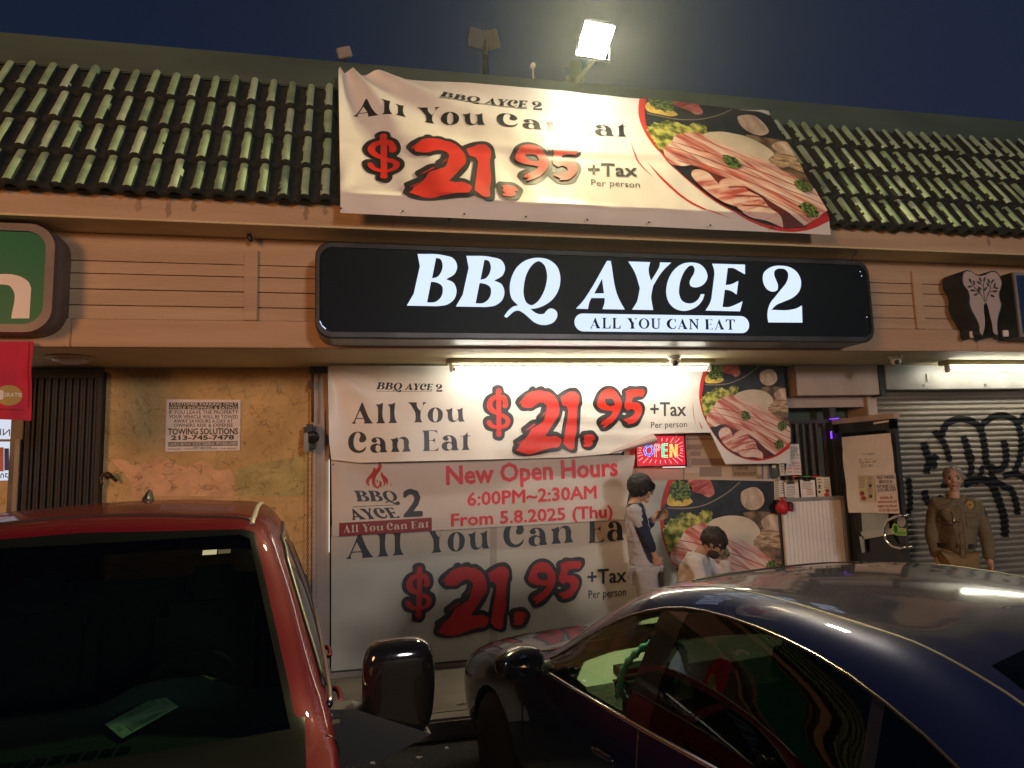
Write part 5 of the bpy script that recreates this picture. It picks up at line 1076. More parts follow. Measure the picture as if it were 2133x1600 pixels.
def cutby(bm, poly, axes):
    """cut the shell along every edge of an outline drawn in the plane of two axes"""
    n = len(poly)
    for i in range(n):
        a, b2 = poly[i], poly[(i + 1) % n]; d = (b2[0] - a[0], b2[1] - a[1]); L = math.hypot(*d)
        no = Vector((0, 0, 0)); co = Vector((0, 0, 0)); no[axes[0]], no[axes[1]] = d[1], -d[0]; co[axes[0]], co[axes[1]] = a
        lo = Vector((0, 0, 0)); near = []
        mx0, mx1 = min(a[0], b2[0]) - .12, max(a[0], b2[0]) + .12; my0, my1 = min(a[1], b2[1]) - .12, max(a[1], b2[1]) + .12
        fs = [f for f in bm.faces if any(mx0 < v.co[axes[0]] < mx1 and my0 < v.co[axes[1]] < my1 for v in f.verts)]
        g = set(fs)
        for f in fs: g.update(f.edges); g.update(f.verts)
        bmesh.ops.bisect_plane(bm, geom=list(g), plane_co=co, plane_no=no, dist=1e-5)
from mathutils.kdtree import KDTree
def shell_normals(bm):
    bm.normal_update(); kd = KDTree(len(bm.verts)); N = []
    for i, v in enumerate(bm.verts): kd.insert(v.co, i); N.append(v.normal.copy())
    kd.balance(); return kd, N
def set_normals(o, kdn):
    kd, N = kdn; out = []
    for v in o.data.vertices:
        n = Vector((0, 0, 0))
        for co, i, d in kd.find_n(v.co, 6): n += N[i] / (d * d + 2e-5)
        out.append(n.normalized())
    o.data.normals_split_custom_set_from_vertices(out)
def split(bm, classify):
    bm.normal_update(); out = {}
    for f in bm.faces:
        k = classify(f.calc_center_median(), f.normal)
        if k: out.setdefault(k, []).append(f)
    res = {}
    for k, fs in out.items():
        idx = {}; vs = []; ff = []
        for f in fs:
            t = []
            for v in f.verts:
                if v not in idx: idx[v] = len(vs); vs.append(v.co.copy())
                t.append(idx[v])
            ff.append(tuple(t))
        res[k] = (vs, ff)
    return res
def car_paint(name, base, flake, rough=.32, dust=.35, dustcol=(.20, .17, .14), coat=.85, metal=0.0):
    m = mat(name, base, rough, .0, coat=coat, spec=.5)
    nt = m.node_tree; b = nt.nodes['Principled BSDF']
    lw = nt.nodes.new('ShaderNodeLayerWeight'); lw.inputs[0].default_value = .35
    mx = nt.nodes.new('ShaderNodeMix'); mx.data_type = 'RGBA'; mx.inputs[6].default_value = tuple(flake) + (1,); mx.inputs[7].default_value = tuple(base) + (1,)
    nt.links.new(lw.outputs['Facing'], mx.inputs[0])
    # dust lying on the surfaces that face up
    ge = nt.nodes.new('ShaderNodeNewGeometry'); sx = nt.nodes.new('ShaderNodeSeparateXYZ'); nt.links.new(ge.outputs['Normal'], sx.inputs[0])
    mr = nt.nodes.new('ShaderNodeMapRange'); mr.inputs[1].default_value = .90; mr.inputs[2].default_value = 1.0; mr.inputs[4].default_value = dust
    nt.links.new(sx.outputs[2], mr.inputs[0])
    tc = nt.nodes.new('ShaderNodeTexCoord'); no = nt.nodes.new('ShaderNodeTexNoise'); no.inputs['Scale'].default_value = 9; no.inputs['Detail'].default_value = 8; nt.links.new(tc.outputs['Object'], no.inputs[0])
    mu = nt.nodes.new('ShaderNodeMath'); mu.operation = 'MULTIPLY'; nt.links.new(mr.outputs[0], mu.inputs[0]); nt.links.new(no.outputs[0], mu.inputs[1])
    m2 = nt.nodes.new('ShaderNodeMix'); m2.data_type = 'RGBA'; m2.inputs[7].default_value = tuple(dustcol) + (1,)
    nt.links.new(mx.outputs[2], m2.inputs[6]); nt.links.new(mu.outputs[0], m2.inputs[0]); nt.links.new(m2.outputs[2], b.inputs['Base Color'])
    cr = nt.nodes.new('ShaderNodeMath'); cr.operation = 'MULTIPLY_ADD'; cr.inputs[1].default_value = .22; cr.inputs[2].default_value = .015; nt.links.new(mu.outputs[0], cr.inputs[0]); nt.links.new(cr.outputs[0], b.inputs['Coat Roughness'])
    b.inputs['Metallic'].default_value = metal; b.inputs['Specular IOR Level'].default_value = .03
    return m
rubber = mat('rubber', (.012, .012, .012), .75, bump=.3, bscale=60)
gloss_k = mat('gloss_black', (.008, .008, .009), .06, coat=.6)
trim_c = mat('trim_chrome', (.26, .23, .21), .25, 1.0)
def wheel(parent, c, r, w, side, rim_m):
    b = MB(); wh = []
    prof = [(r * .66, -w / 2), (r * .93, -w / 2), (r, -w * .36), (r, w * .36), (r * .93, w / 2), (r * .66, w / 2), (r * .66, -w / 2)]
    b = MB(); b.lathe(prof[:-1], c, 'y', 40); o = b.build('wheel', rubber, parent, local=True)
    b = MB(); y = side * w * .38
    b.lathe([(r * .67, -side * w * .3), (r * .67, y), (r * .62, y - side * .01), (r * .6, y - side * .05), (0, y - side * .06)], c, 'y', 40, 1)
    for k in range(10):
        a = 2 * math.pi * k / 10
        for da in (-.09, .09):
            p = [(r * .12, a + da * .4), (r * .63, a + da), (r * .63, a + da + .05), (r * .12, a + da * .4 + .12)]
            b.prism([c + Vector((q * math.cos(t), y - side * .004, q * math.sin(t))) for q, t in p], (0, -side * .03, 0), 0)
    b.lathe([(0, y + side * .004), (r * .13, y), (r * .15, y - side * .03), (0, y - side * .03)], c, 'y', 20, 0)
    b.build('rim', [rim_m, mat('rim_barrel', (.01, .01, .01), .6)], o, local=True)  # near-black barrel behind the spokes
    return o
def surf_line(bvh, pts, side, off=0.0, n=10):
    out = []
    for i in range(len(pts) - 1):
        for k in range(n):
            t = k / n; out.append((pts[i][0] + (pts[i + 1][0] - pts[i][0]) * t, pts[i][1] + (pts[i + 1][1] - pts[i][1]) * t))
    out.append(pts[-1]); r = []
    for x, z in out:
        h = bvh.ray_cast(Vector((x, side * 3, z)), Vector((0, -side, 0)))
        if h[0]: r.append(h[0] + h[1] * off)
    return r
def top_line(bvh, pts, off=0.0, n=12):
    r = []
    for i in range(len(pts) - 1):
        for k in range(n + (i == len(pts) - 2)):
            t = k / n; x, y = pts[i][0] + (pts[i + 1][0] - pts[i][0]) * t, pts[i][1] + (pts[i + 1][1] - pts[i][1]) * t
            h = bvh.ray_cast(Vector((x, y, 4)), Vector((0, 0, -1)))
            if h[0]: r.append(h[0] + h[1] * off)
    return r
def smooth_open(c, n=6):
    d = []
    for i in range(len(c) - 1):
        p0, p1, p2, p3 = (Vector(c[max(0, min(len(c) - 1, k))]) for k in (i - 1, i, i + 1, i + 2))
        for k in range(n):
            u = k / n; d.append(tuple(.5 * ((2 * p1) + (p2 - p0) * u + (2 * p0 - 5 * p1 + 4 * p2 - p3) * u * u + (3 * p1 - p0 - 3 * p2 + p3) * u ** 3)))
    d.append(tuple(c[-1])); return d
# ---- dark blue sedan, nose to the shops
AZ = R(11.0); SF = Vector((-math.sin(AZ), math.cos(AZ), 0)); SLf = Vector((-math.cos(AZ), -math.sin(AZ), 0))
s_org = Vector((.861, 3.624, 0)) + SF * .62 - SLf * .88; s_org.z = -.02
SD = thing('parked_sedan', 'dark blue dusty sedan parked nose in towards the shop', 'car', s_org, None, (0, 0, math.atan2(SF.y, SF.x)))
ST = [(.93, [(.45, .25), (.52, .35), (.55, .48), (.52, .58), (.44, .63), (.30, .66), (.15, .68), (0, .685)]),
 (.86, [(.62, .22), (.70, .35), (.72, .52), (.68, .63), (.58, .69), (.40, .715), (.2, .73), (0, .735)]),
 (.70, [(.76, .20), (.83, .36), (.85, .56), (.81, .69), (.70, .755), (.5, .785), (.25, .80), (0, .805)]),
 (.35, [(.82, .19), (.895, .40), (.91, .62), (.865, .79), (.74, .85), (.52, .87), (.26, .885), (0, .89)]),
 (-.2, [(.83, .18), (.905, .40), (.92, .66), (.885, .865), (.76, .925), (.54, .95), (.26, .965), (0, .97)]),
 (-.45, [(.83, .17), (.91, .40), (.925, .68), (.895, .905), (.79, .965), (.58, .985), (.28, 1.01), (0, 1.02)]),
 (-.62, [(.83, .17), (.91, .40), (.925, .68), (.895, .93), (.80, 1.005), (.60, 1.065), (.30, 1.10), (0, 1.11)]),
 (-1.0, [(.83, .17), (.91, .40), (.925, .68), (.90, .94), (.80, 1.09), (.66, 1.22), (.34, 1.275), (0, 1.285)]),
 (-1.4, [(.83, .17), (.91, .40), (.925, .68), (.90, .95), (.79, 1.16), (.62, 1.365), (.33, 1.41), (0, 1.42)]),
 (-1.9, [(.83, .17), (.91, .40), (.925, .69), (.90, .955), (.78, 1.18), (.605, 1.405), (.33, 1.445), (0, 1.455)]),
 (-2.5, [(.83, .17), (.91, .40), (.925, .70), (.90, .98), (.78, 1.16), (.60, 1.375), (.33, 1.42), (0, 1.43)]),
 (-3.0, [(.83, .18), (.91, .42), (.925, .72), (.90, 1.00), (.79, 1.10), (.60, 1.235), (.33, 1.28), (0, 1.29)]),
 (-3.4, [(.82, .2), (.90, .44), (.915, .74), (.89, .98), (.80, 1.05), (.60, 1.09), (.33, 1.115), (0, 1.12)]),
 (-3.8, [(.74, .26), (.82, .46), (.85, .74), (.83, .95), (.74, 1.02), (.56, 1.04), (.3, 1.05), (0, 1.05)]),
 (-3.95, [(.62, .3), (.7, .48), (.74, .72), (.72, .88), (.66, .95), (.5, .97), (.27, .98), (0, .98)])]
def taller(st, z0, k, dy):
    return [(x, [(y + dy * max(0, min(1, (z - z0) / .35)) * (1 if y > .5 else y / .5), z0 + (z - z0) * k if z > z0 else z) for y, z in p]) for x, p in st]
ST = [s_ if s_[0] > -.5 or s_[0] < -3.3 else taller([s_], .95, 1.13, .045)[0] for s_ in ST]
bm = shell(ST)
WT = smooth_open([(-3.02, 1.06), (-2.80, 1.225), (-2.45, 1.355), (-2.05, 1.412), (-1.65, 1.408), (-1.32, 1.325), (-1.0, 1.18), (-.60, .962)], 3)
WP = [(-.60, .962), (-1.6, .972), (-2.55, 1.0), (-3.02, 1.05)] + WT[1:-1]
bvh = BVHTree.FromBMesh(bm); kdn = shell_normals(bm)
cutby(bm, WP, (0, 2))
BP = [(-1.47, .9), (-1.63, .9), (-1.69, 1.45), (-1.53, 1.45)]
cutby(bm, BP, (0, 2)); BQ = [(-2.58, .9), (-2.62, .9), (-2.56, 1.45), (-2.52, 1.45)]; cutby(bm, BQ, (0, 2))
FW_ = [(-.43, 0), (-.47, .35), (-.60, .60), (-.72, .70), (-1.25, .585), (-1.36, .45), (-1.40, 0), (-1.36, -.45), (-1.25, -.585), (-.72, -.70), (-.60, -.60), (-.47, -.35)]
cutby(bm, FW_, (0, 1))
RW_ = [(-2.72, .5), (-3.3, .62), (-3.42, .4), (-3.45, 0), (-3.42, -.4), (-3.3, -.62), (-2.72, -.5), (-2.68, 0)]
cutby(bm, RW_, (0, 1))
def arch(cx, r, cz=.33): return [(cx + r * math.cos(2 * math.pi * k / 22), cz + r * math.sin(2 * math.pi * k / 22)) for k in range(22)]
for cx in (0, -2.83): cutby(bm, arch(cx, .365), (0, 2))
cutby(bm, [(.58, .66), (.9, .6), (.86, .72), (.45, .80)], (0, 2))
def cls(c, n):
    if abs(c.y) > .55 and any(math.hypot(c.x - cx, c.z - .33) < .365 for cx in (0, -2.83)) and c.z < .75: return None
    if abs(c.y) > .5 and inpoly((c.x, c.z), WP) and abs(n.y) > .3:
        s = 'L' if c.y > 0 else 'R'
        if inpoly((c.x, c.z), BP): return 'pillar' + s
        if inpoly((c.x, c.z), BQ): return 'quarter_bar' + s
        return ('front_window' if c.x > -1.58 else 'rear_window') + s
    if c.z > .95 and n.z > .2:
        if inpoly((c.x, c.y), FW_): return 'windscreen'
        if inpoly((c.x, c.y), RW_): return 'rear_screen'
    if abs(c.y) > .45 and inpoly((c.x, c.z), [(.58, .66), (.9, .6), (.86, .72), (.45, .80)]): return 'headlight' + ('L' if c.y > 0 else 'R')
    return 'body'
blue = car_paint('paint_navy', (.003, .004, .012), (.004, .008, .060), .38, .45, (.075, .068, .060), .9, .3)
gl_front = glassmat('car_glass_clear', (.46, .60, .53)); gl_rear = glassmat('car_glass_dark', (.03, .035, .035)); gl_wind = glassmat('car_glass_wind', (.72, .85, .78))
lens_m = mat('headlamp_lens', (.35, .36, .38), .08, .6, coat=1)
parts = split(bm, cls)
for k, (vs, fs) in parts.items():
    nm = k[:-1] if k[-1] in 'LR' else k
    mm = {'body': blue, 'pillar': gloss_k, 'quarter_bar': gloss_k, 'windscreen': gl_wind, 'rear_screen': gl_rear, 'front_window': gl_front, 'rear_window': gl_rear, 'headlight': lens_m}[nm]
    set_normals(mesh_obj(nm, vs, fs, mm, None, SD, True, local=True), kdn)
bm.free()
for s in (1, -1):
    b = MB(); b.tube([p for p in surf_line(bvh, WT, s, .001, 2)], .006, 6); b.tube(surf_line(bvh, [(-.60, .957), (-1.6, .967), (-2.55, .995), (-3.02, 1.047)], s, .003, 14), .010, 6, 1); b.build('window_trim', [trim_c, chrome], SD, local=True)
    b = MB()
    b.tube(top_line(bvh, [(-.66, s * .72), (-1.0, s * .685), (-1.3, s * .61), (-1.7, s * .575), (-2.3, s * .575), (-2.8, s * .565), (-3.25, s * .60)], -.003), .006, 6); b.build('roof_strip', mat('roof_strip_grey', (.06, .06, .06), .5), SD, local=True)
    for ln in ([(-1.58, .955), (-1.585, .6), (-1.60, .24)], [(-.50, .92), (-.47, .6), (-.50, .24)], [(-2.55, .98), (-2.6, .7), (-2.42, .5), (-2.40, .3)], [(-.5, .24), (-2.4, .26)]): b = MB(); b.tube(surf_line(bvh, ln, s, 0, 10), .0045, 5); b.build('door_gap', black, SD, local=True)
    for x in (-1.36, -2.38):
        b = MB(); p = surf_line(bvh, [(x - .09, .80), (x + .09, .79)], s, .02, 6); b.tube(p, [.008] + [.014] * (len(p) - 2) + [.008], 8); b.build('door_handle', blue, SD, local=True)
    b = MB(); mc = Vector((-.74, s * 1.05, 1.03))
    se = lambda v, e: math.copysign(abs(v) ** e, v)
    def mfn(p, s=s):
        u = Vector((p.x / .085, p.y / .145, p.z / .092)); u = Vector((se(u.x, .7), se(u.y, .62), se(u.z, .62))); t = s * u.y
        return Vector((u.x * .075 - .055 * t * (t > 0), u.y * .135, u.z * .082 * (1 - .30 * max(0, t)) + .012 * t))
    b.ell(mc, (.085, .145, .092), 0, 28, 20, fn=mfn); o = b.build('mirror', mat('mirror_black', (.006, .006, .009), .18, spec=.4), SD, local=True)
    b = MB(); b.tube([Vector((-.70, s * .86, .975)), Vector((-.73, s * .95, .985))], [.035, .03], 8); b.build('mirror_stem', black, o, local=True)
    b = MB(); b.ell(mc + Vector((-.062, -.005 * s, .002)), (.02, .09, .052), 0, 18, 12, fn=lambda p, s=s: p + Vector((-.25 * p.y * s, 0, 0))); b.build('mirror_glass', mat('mirror_glass', (.8, .8, .8), .02, 1.0), o, local=True)
    for cx in (0, -2.83): wheel(SD, Vector((cx, s * .80, .33)), .33, .21, s, mat('rim_steel', (.34, .34, .35), .28, .9))
b = MB(); b.tube(top_line(bvh, [(-1.44, .5), (-1.47, .2), (-1.47, -.2), (-1.44, -.5)], .001), .004, 5); b.build('roof_seam', black, SD, local=True); b = MB(); b.tube(top_line(bvh, [(-.40, .0), (-.44, .35), (-.55, .6), (-.2, .83), (.3, .78), (.65, .62)], .001), .005, 5); b.build('bonnet_gap', black, SD, local=True)
cab = mat('cabin_beige', (.34, .36, .31), .7, bump=.2, bscale=90); cab_d = mat('cabin_dark', (.010, .0105, .011), .9, spec=.1)
b = MB(); b.prism([(-.42, .74, .93), (-.62, .76, .95), (-.86, .74, .90), (-.92, .74, .78), (-.88, .74, .55), (-.5, .74, .5)], (0, -1.48, 0), 0)
b.box((-.92, .2, .80), (-.72, .58, .955), 1, .05); b.box((-.98, -.14, .52), (-.8, .14, .92), 1, .03); b.build('dashboard', [cab, cab_d], SD, local=True)
b = MB(); b.box((-3.2, -.8, .30), (-.5, .8, .36), 0); b.box((-3.1, -.76, .36), (-2.95, .76, 1.0), 0, .06); b.box((-3.0, -.74, .45), (-2.5, .74, .62), 0, .06); b.build('cabin_floor', cab_d, SD, local=True)
for y in (.37, -.37):
    b = MB(); b.box((-1.75, y - .25, .40), (-1.25, y + .25, .58), 0, .06); mw = Matrix.Translation((-1.80, y, .82)) @ Matrix.Rotation(R(-14), 4, 'Y'); b.box((-.07, -.25, -.32), (.07, .25, .30), 0, .06, mw); b.box((-.05, -.13, .33), (.05, .13, .50), 0, .04, mw); b.build('seat', cab_d, SD, local=True)
for s in (1, -1):
    b = MB(); b.box((-2.5, s * .80, .5), (-.7, s * .83, .93), 0, .01); b.box((-1.5, s * .76, .82), (-.85, s * .82, .86), 0, .012); b.build('door_lining', cab, SD, local=True)
mw = Matrix.Translation((-.97, .42, .95)) @ Matrix.Rotation(R(66), 4, 'Y')
teal = mat('teal_cover', (.03, .30, .30), .55)
b = MB(); N = 96; pts = [mw @ Vector((.185 * math.cos(2 * math.pi * k / N), .185 * math.sin(2 * math.pi * k / N), 0)) for k in range(N)]
b.tube(pts, [.017 + .0045 * math.cos(k * 2 * math.pi / 4) for k in range(N)], 10, 0, closed=True); o = b.build('steering_wheel', teal, SD, local=True)
b = MB(); b.ell(mw @ Vector((0, 0, 0)), (.06, .07, .05), 0, 14, 10)
for a in (90, 210, 330): b.tube([mw @ Vector((0, 0, 0)), mw @ Vector((.18 * math.cos(R(a)), .18 * math.sin(R(a)), 0))], .013, 6)
b.build('hub', cab_d, o, local=True)
b = MB(); b.box((-.80, .05, 1.22), (-.77, -.2, 1.28), 0, .015); b.build('inner_mirror', black, SD, local=True)
b = MB(); b.box((.9, -.26, .38), (.945, .26, .52), 0, .01); b.box((.86, -.5, .26), (.92, .5, .34), 0, .02); b.build('grille', gloss_k, SD, local=True)
# ---- red pickup, facing the viewer
AZ2 = R(6.1); PFw = Vector((math.sin(AZ2), -math.cos(AZ2), 0)); PLf = Vector((math.cos(AZ2), math.sin(AZ2), 0))
p_org = Vector((-.13, 2.50, 0)) - PLf * .88; p_org.z = -.10
PK = thing('red_pickup', 'dark red pickup facing the camera with a green slip on its dashboard', 'pickup', p_org, None, (0, 0, math.atan2(PFw.y, PFw.x)))
PS = [(1.45, [(.72, .45), (.80, .60), (.82, .80), (.80, .95), (.70, 1.03), (.5, 1.06), (.25, 1.07), (0, 1.075)]),
 (1.2, [(.82, .42), (.89, .60), (.91, .82), (.88, .99), (.78, 1.06), (.55, 1.09), (.28, 1.11), (0, 1.115)]),
 (.5, [(.84, .40), (.905, .60), (.92, .85), (.895, 1.10), (.82, 1.16), (.58, 1.17), (.28, 1.19), (0, 1.195)]),
 (.16, [(.84, .40), (.905, .60), (.92, .86), (.90, 1.17), (.84, 1.225), (.60, 1.23), (.30, 1.24), (0, 1.245)]),
 (.0, [(.84, .40), (.905, .60), (.92, .86), (.90, 1.19), (.835, 1.27), (.70, 1.305), (.36, 1.345), (0, 1.36)]),
 (-.3, [(.84, .40), (.905, .60), (.92, .86), (.90, 1.21), (.82, 1.42), (.70, 1.535), (.37, 1.595), (0, 1.61)]),
 (-.56, [(.84, .40), (.905, .60), (.92, .86), (.90, 1.22), (.80, 1.50), (.655, 1.735), (.36, 1.785), (0, 1.80)]),
 (-.70, [(.84, .40), (.905, .60), (.92, .86), (.90, 1.22), (.80, 1.52), (.65, 1.78), (.36, 1.825), (0, 1.84)]),
 (-1.2, [(.84, .40), (.905, .60), (.92, .86), (.90, 1.22), (.80, 1.53), (.645, 1.80), (.36, 1.85), (0, 1.865)]),
 (-1.9, [(.84, .40), (.905, .60), (.92, .86), (.90, 1.22), (.80, 1.52), (.64, 1.785), (.36, 1.84), (0, 1.855)]),
 (-2.08, [(.84, .40), (.905, .60), (.92, .86), (.90, 1.22), (.79, 1.45), (.62, 1.68), (.35, 1.73), (0, 1.74)]),
 (-2.25, [(.84, .40), (.905, .60), (.93, .86), (.91, 1.18), (.84, 1.235), (.60, 1.24), (.33, 1.245), (0, 1.25)]),
 (-3.7, [(.84, .45), (.905, .62), (.93, .86), (.91, 1.18), (.84, 1.235), (.6, 1.24), (.3, 1.245), (0, 1.25)]),
 (-3.75, [(.80, .5), (.86, .64), (.88, .86), (.86, 1.12), (.8, 1.17), (.6, 1.18), (.3, 1.19), (0, 1.19)])]
PS = [(x, [(y, z + .085 * max(0, min(1, (z - 1.25) / .45))) for y, z in p]) if -2.1 < x < .01 else (x, p) for x, p in PS]
bm = shell(PS); bvh = BVHTree.FromBMesh(bm); kdn = shell_normals(bm)
WS = [(-.80, 1.225), (.80, 1.225), (.765, 1.30), (.615, 1.835), (.57, 1.85), (0, 1.87), (-.57, 1.85), (-.615, 1.835), (-.765, 1.30)]
cutby(bm, WS, (1, 2)); WS2 = [(-.755, 1.262), (.755, 1.262), (.742, 1.30), (.597, 1.815), (.56, 1.832), (-.56, 1.832), (-.597, 1.815), (-.742, 1.30)]; cutby(bm, WS2, (1, 2))
cutby(bm, [(.03, -.80), (.46, -.80), (.46, .80), (.03, .80)], (0, 1)); P1 = [(-.17, 1.30), (-.98, 1.30), (-.98, 1.77), (-.72, 1.77), (-.58, 1.70)]; P2 = [(-1.06, 1.30), (-1.80, 1.30), (-1.80, 1.70), (-1.74, 1.76), (-1.06, 1.77)]
for p in (P1, P2): cutby(bm, p, (0, 2))
RWp = [(-.62, 1.34), (.62, 1.34), (.55, 1.66), (-.55, 1.66)]
for cx in (.75, -2.85): cutby(bm, arch(cx, .43, .38), (0, 2))
def cls2(c, n):
    if abs(c.y) > .55 and any(math.hypot(c.x - cx, c.z - .38) < .43 for cx in (.75, -2.85)): return None
    if c.x > -.68 and n.x > .3 and c.x < .3 and inpoly((c.y, c.z), WS): return 'windscreen' if inpoly((c.y, c.z), WS2) else 'windscreen_border'
    if abs(c.y) > .5 and abs(n.y) > .4 and (inpoly((c.x, c.z), P1) or inpoly((c.x, c.z), P2)): return 'side_window' + ('L' if c.y > 0 else 'R') + ('F' if c.x > -1.02 else 'B')
    if .03 < c.x < .46 and abs(c.y) < .80 and c.z > 1.1 and n.z > .3: return 'cowl'
    if c.x < -1.9 and n.x < -.4 and inpoly((c.y, c.z), RWp): return 'rear_window'
    return 'body'
redp = car_paint('paint_red', (.035, .002, .004), (.095, .0018, .008), .5, .25, (.09, .05, .04), .38, .1)
gl_pw = glassmat('pickup_glass_green', (.44, .68, .55), .02, .9); fritm = mat('glass_border', (.004, .005, .005), .25, spec=.12)
for k, (vs, fs) in split(bm, cls2).items():
    nm = 'side_window' if k.startswith('side_window') else k
    o = mesh_obj(nm, vs, fs, {'body': redp, 'windscreen': gl_pw, 'windscreen_border': fritm, 'cowl': fritm, 'side_window': glassmat('pickup_glass_dark', (.3, .33, .31)), 'rear_window': gl_rear}[nm], None, PK, True, local=True); set_normals(o, kdn)
bm.free()
for s in (1, -1):
    b = MB(); b.tube(top_line(bvh, [(-.60, s * .60), (-.72, s * .605), (-1.2, s * .60), (-1.95, s * .595)], -.002), .011, 8); b.build('roof_strip', mat('drip_rail', (.30, .28, .25), .4, .4), PK, local=True)
    b = MB(); b.tube(surf_line(bvh, [(-.10, 1.265), (-1.0, 1.27), (-1.86, 1.27)], s, .003, 16), .014, 6); b.build('belt_trim', trim_c, PK, local=True)
    b = MB(); b.tube(surf_line(bvh, [(-.17, 1.31), (-.58, 1.71), (-.74, 1.785), (-1.8, 1.785)], s, .002, 10), .012, 6); b.build('window_seal', black, PK, local=True)
    for ln in ([(-1.02, 1.78), (-1.02, 1.2), (-1.02, .5)], [(-.08, 1.24), (-.06, 1.0), (-.08, .5)], [(-1.84, 1.7), (-1.84, 1.2), (-1.8, .8)]): b = MB(); b.tube(surf_line(bvh, ln, s, 0, 10), .005, 5); b.build('door_gap', black, PK, local=True)
    for x in (-.85, -1.66):
        b = MB(); p = surf_line(bvh, [(x - .10, 1.07), (x - .09, 1.07), (x + .09, 1.07), (x + .10, 1.07)], s, .0, 1); q = [p[0], p[1] + Vector((0, s * .05, 0)), p[2] + Vector((0, s * .05, 0)), p[3]]
        b.tube(smooth_open(q, 5), .013, 8); b.build('door_handle', redp, PK, local=True)
    for cx in (.75, -2.85): wheel(PK, Vector((cx, s * .82, .38)), .38, .25, s, mat('rim_steel', (.34, .34, .35), .28, .9))
    b = MB(); mc = Vector((-.17, s * 1.135, 1.275)); sg = lambda v, e: math.copysign(abs(v) ** e, v)
    def box_fn(p, s=s):
        u = Vector((p.x / .07, p.y / .125, p.z / .165)); u = Vector((sg(u.x, .62), sg(u.y, .5), sg(u.z, .5))); k = 1 - .10 * max(0, -u.z) * (1 if s * u.y > 0 else .1)
        return Vector((u.x * .070 + .012 * u.z, u.y * .132 * k + .0, u.z * .175 - .018 * max(0, -s * u.y) * 0))
    b.ell(mc, (.07, .125, .165), 0, 36, 24, fn=box_fn); o = b.build('mirror', gloss_k, PK, local=True)
    b = MB(); b.prism([Vector((-.10, s * .88, 1.25)), Vector((-.10, s * .97, 1.24)), Vector((-.10, s * 1.06, 1.20)), Vector((-.10, s * 1.24, 1.12)), Vector((-.10, s * 1.08, 1.06)), Vector((-.10, s * .90, 1.05))], (-.10, 0, 0), 0); b.box((-.24, s * .885, 1.03), (-.04, s * .925, 1.22), 0, .004); b.build('mirror_arm', black, o, local=True)
    b = MB(); b.ell(mc + Vector((-.058, 0, 0)), (.006, .105, .145), 0, 20, 12); b.build('mirror_glass', mat('mirror_glass', (0, 0, 0)), o, local=True)
b = MB(); b.tube(top_line(bvh, [(-.635, -.60), (-.66, -.4), (-.675, 0), (-.66, .4), (-.635, .60)], .001), .006, 6); b.build('roof_seam', black, PK, local=True)
b = MB(); b.tube([surf_line(bvh, [(.1, 1.235), (.1, 1.2)], 1, .002, 1)[0]] + surf_line(bvh, [(.10, 1.22), (.05, 1.16), (-.02, 1.12)], 1, .001, 6), .005, 5); b.build('fender_gap', black, PK, local=True)
b = MB(); h = bvh.ray_cast(Vector((-1.75, .013, 4)), Vector((0, 0, -1)))[0]; b.ell(h + Vector((0, 0, .0)), (.07, .03, .06), 0, 14, 10, fn=lambda p: Vector((p.x - max(0, p.z) * .7, p.y * (1 - .5 * max(0, p.z) / .06), max(-.004, p.z)))); b.build('antenna', black, PK, local=True)
dash = mat('dash_grey', (.055, .06, .055), .7, bump=.3, bscale=120)
DZ = lambda x, y: 1.235 - .02 * (abs(y) / .7) ** 2 + (.035 if x < -.34 else 0) * 1
b = MB(); xs_ = [.16, .1, 0, -.1, -.2, -.3, -.36, -.42, -.5, -.56, -.58]; zs_ = [1.215, 1.222, 1.225, 1.228, 1.232, 1.236, 1.24, 1.245, 1.235, 1.19, .9]
ysd = [-.76 + .08 * k for k in range(20)]; vs = []; fs = []
for x, z in zip(xs_, zs_):
    for y in ysd: vs.append((x - .03 * math.cos(y * 2), y, z + (.075 * math.exp(-((y - .34) / .2) ** 4) if -.57 < x < -.38 else 0)))
for i in range(len(xs_) - 1):
    for j in range(len(ysd) - 1): fs.append((i * 20 + j, i * 20 + j + 1, (i + 1) * 20 + j + 1, (i + 1) * 20 + j))
b.add(vs, fs, 0, True)
for k in range(18): b.box((-.06, -.52 + k * .045, 1.2300), (-.015, -.485 + k * .045, 1.2325), 1, 0)
b.build('dashboard', [dash, black], PK, local=True)
PM = Matrix.Translation(p_org) @ Matrix.Rotation(math.atan2(PFw.y, PFw.x), 4, 'Z'); PMi = PM.inverted()
def pick_at(x, y, zl_): return PMi @ atz(x, y, zl_ + p_org.z)
slip = mat('pale_slip', (.70, .80, .62), .7, var=.06, scale=30); slip2 = mat('slip_print', (.42, .50, .38), .8, var=.2, scale=80)
q = [PM @ pick_at(x, y, 1.242) for x, y in ((219, 1516), (336, 1462), (370, 1490), (254, 1538))]; q[0].z += .012; q[1].z += .028; q[2].z += .03
b = MB(); b.add([v for v in q] + [v + Vector((0, 0, -.0015)) for v in q], [(0, 1, 2, 3), (7, 6, 5, 4), (0, 4, 5, 1), (1, 5, 6, 2), (2, 6, 7, 3), (3, 7, 4, 0)])
L2 = lambda u, v: q[0].lerp(q[1], u).lerp(q[3].lerp(q[2], u), v) + Vector((0, 0, .0015))
b.add([L2(.2, .06), L2(.77, .06), L2(.77, .94), L2(.2, .94)], [(0, 1, 2, 3)], 1)
for u in (.785, .175): b.add([L2(u, .0), L2(u + .012, .0), L2(u + .012, 1), L2(u, 1)], [(0, 1, 2, 3)], 2)
for u, v in ((.9, .5), (.08, .55)): b.add([L2(u - .04, v - .12), L2(u + .03, v - .12), L2(u + .03, v + .15), L2(u - .04, v + .15)], [(0, 1, 2, 3)], 1)
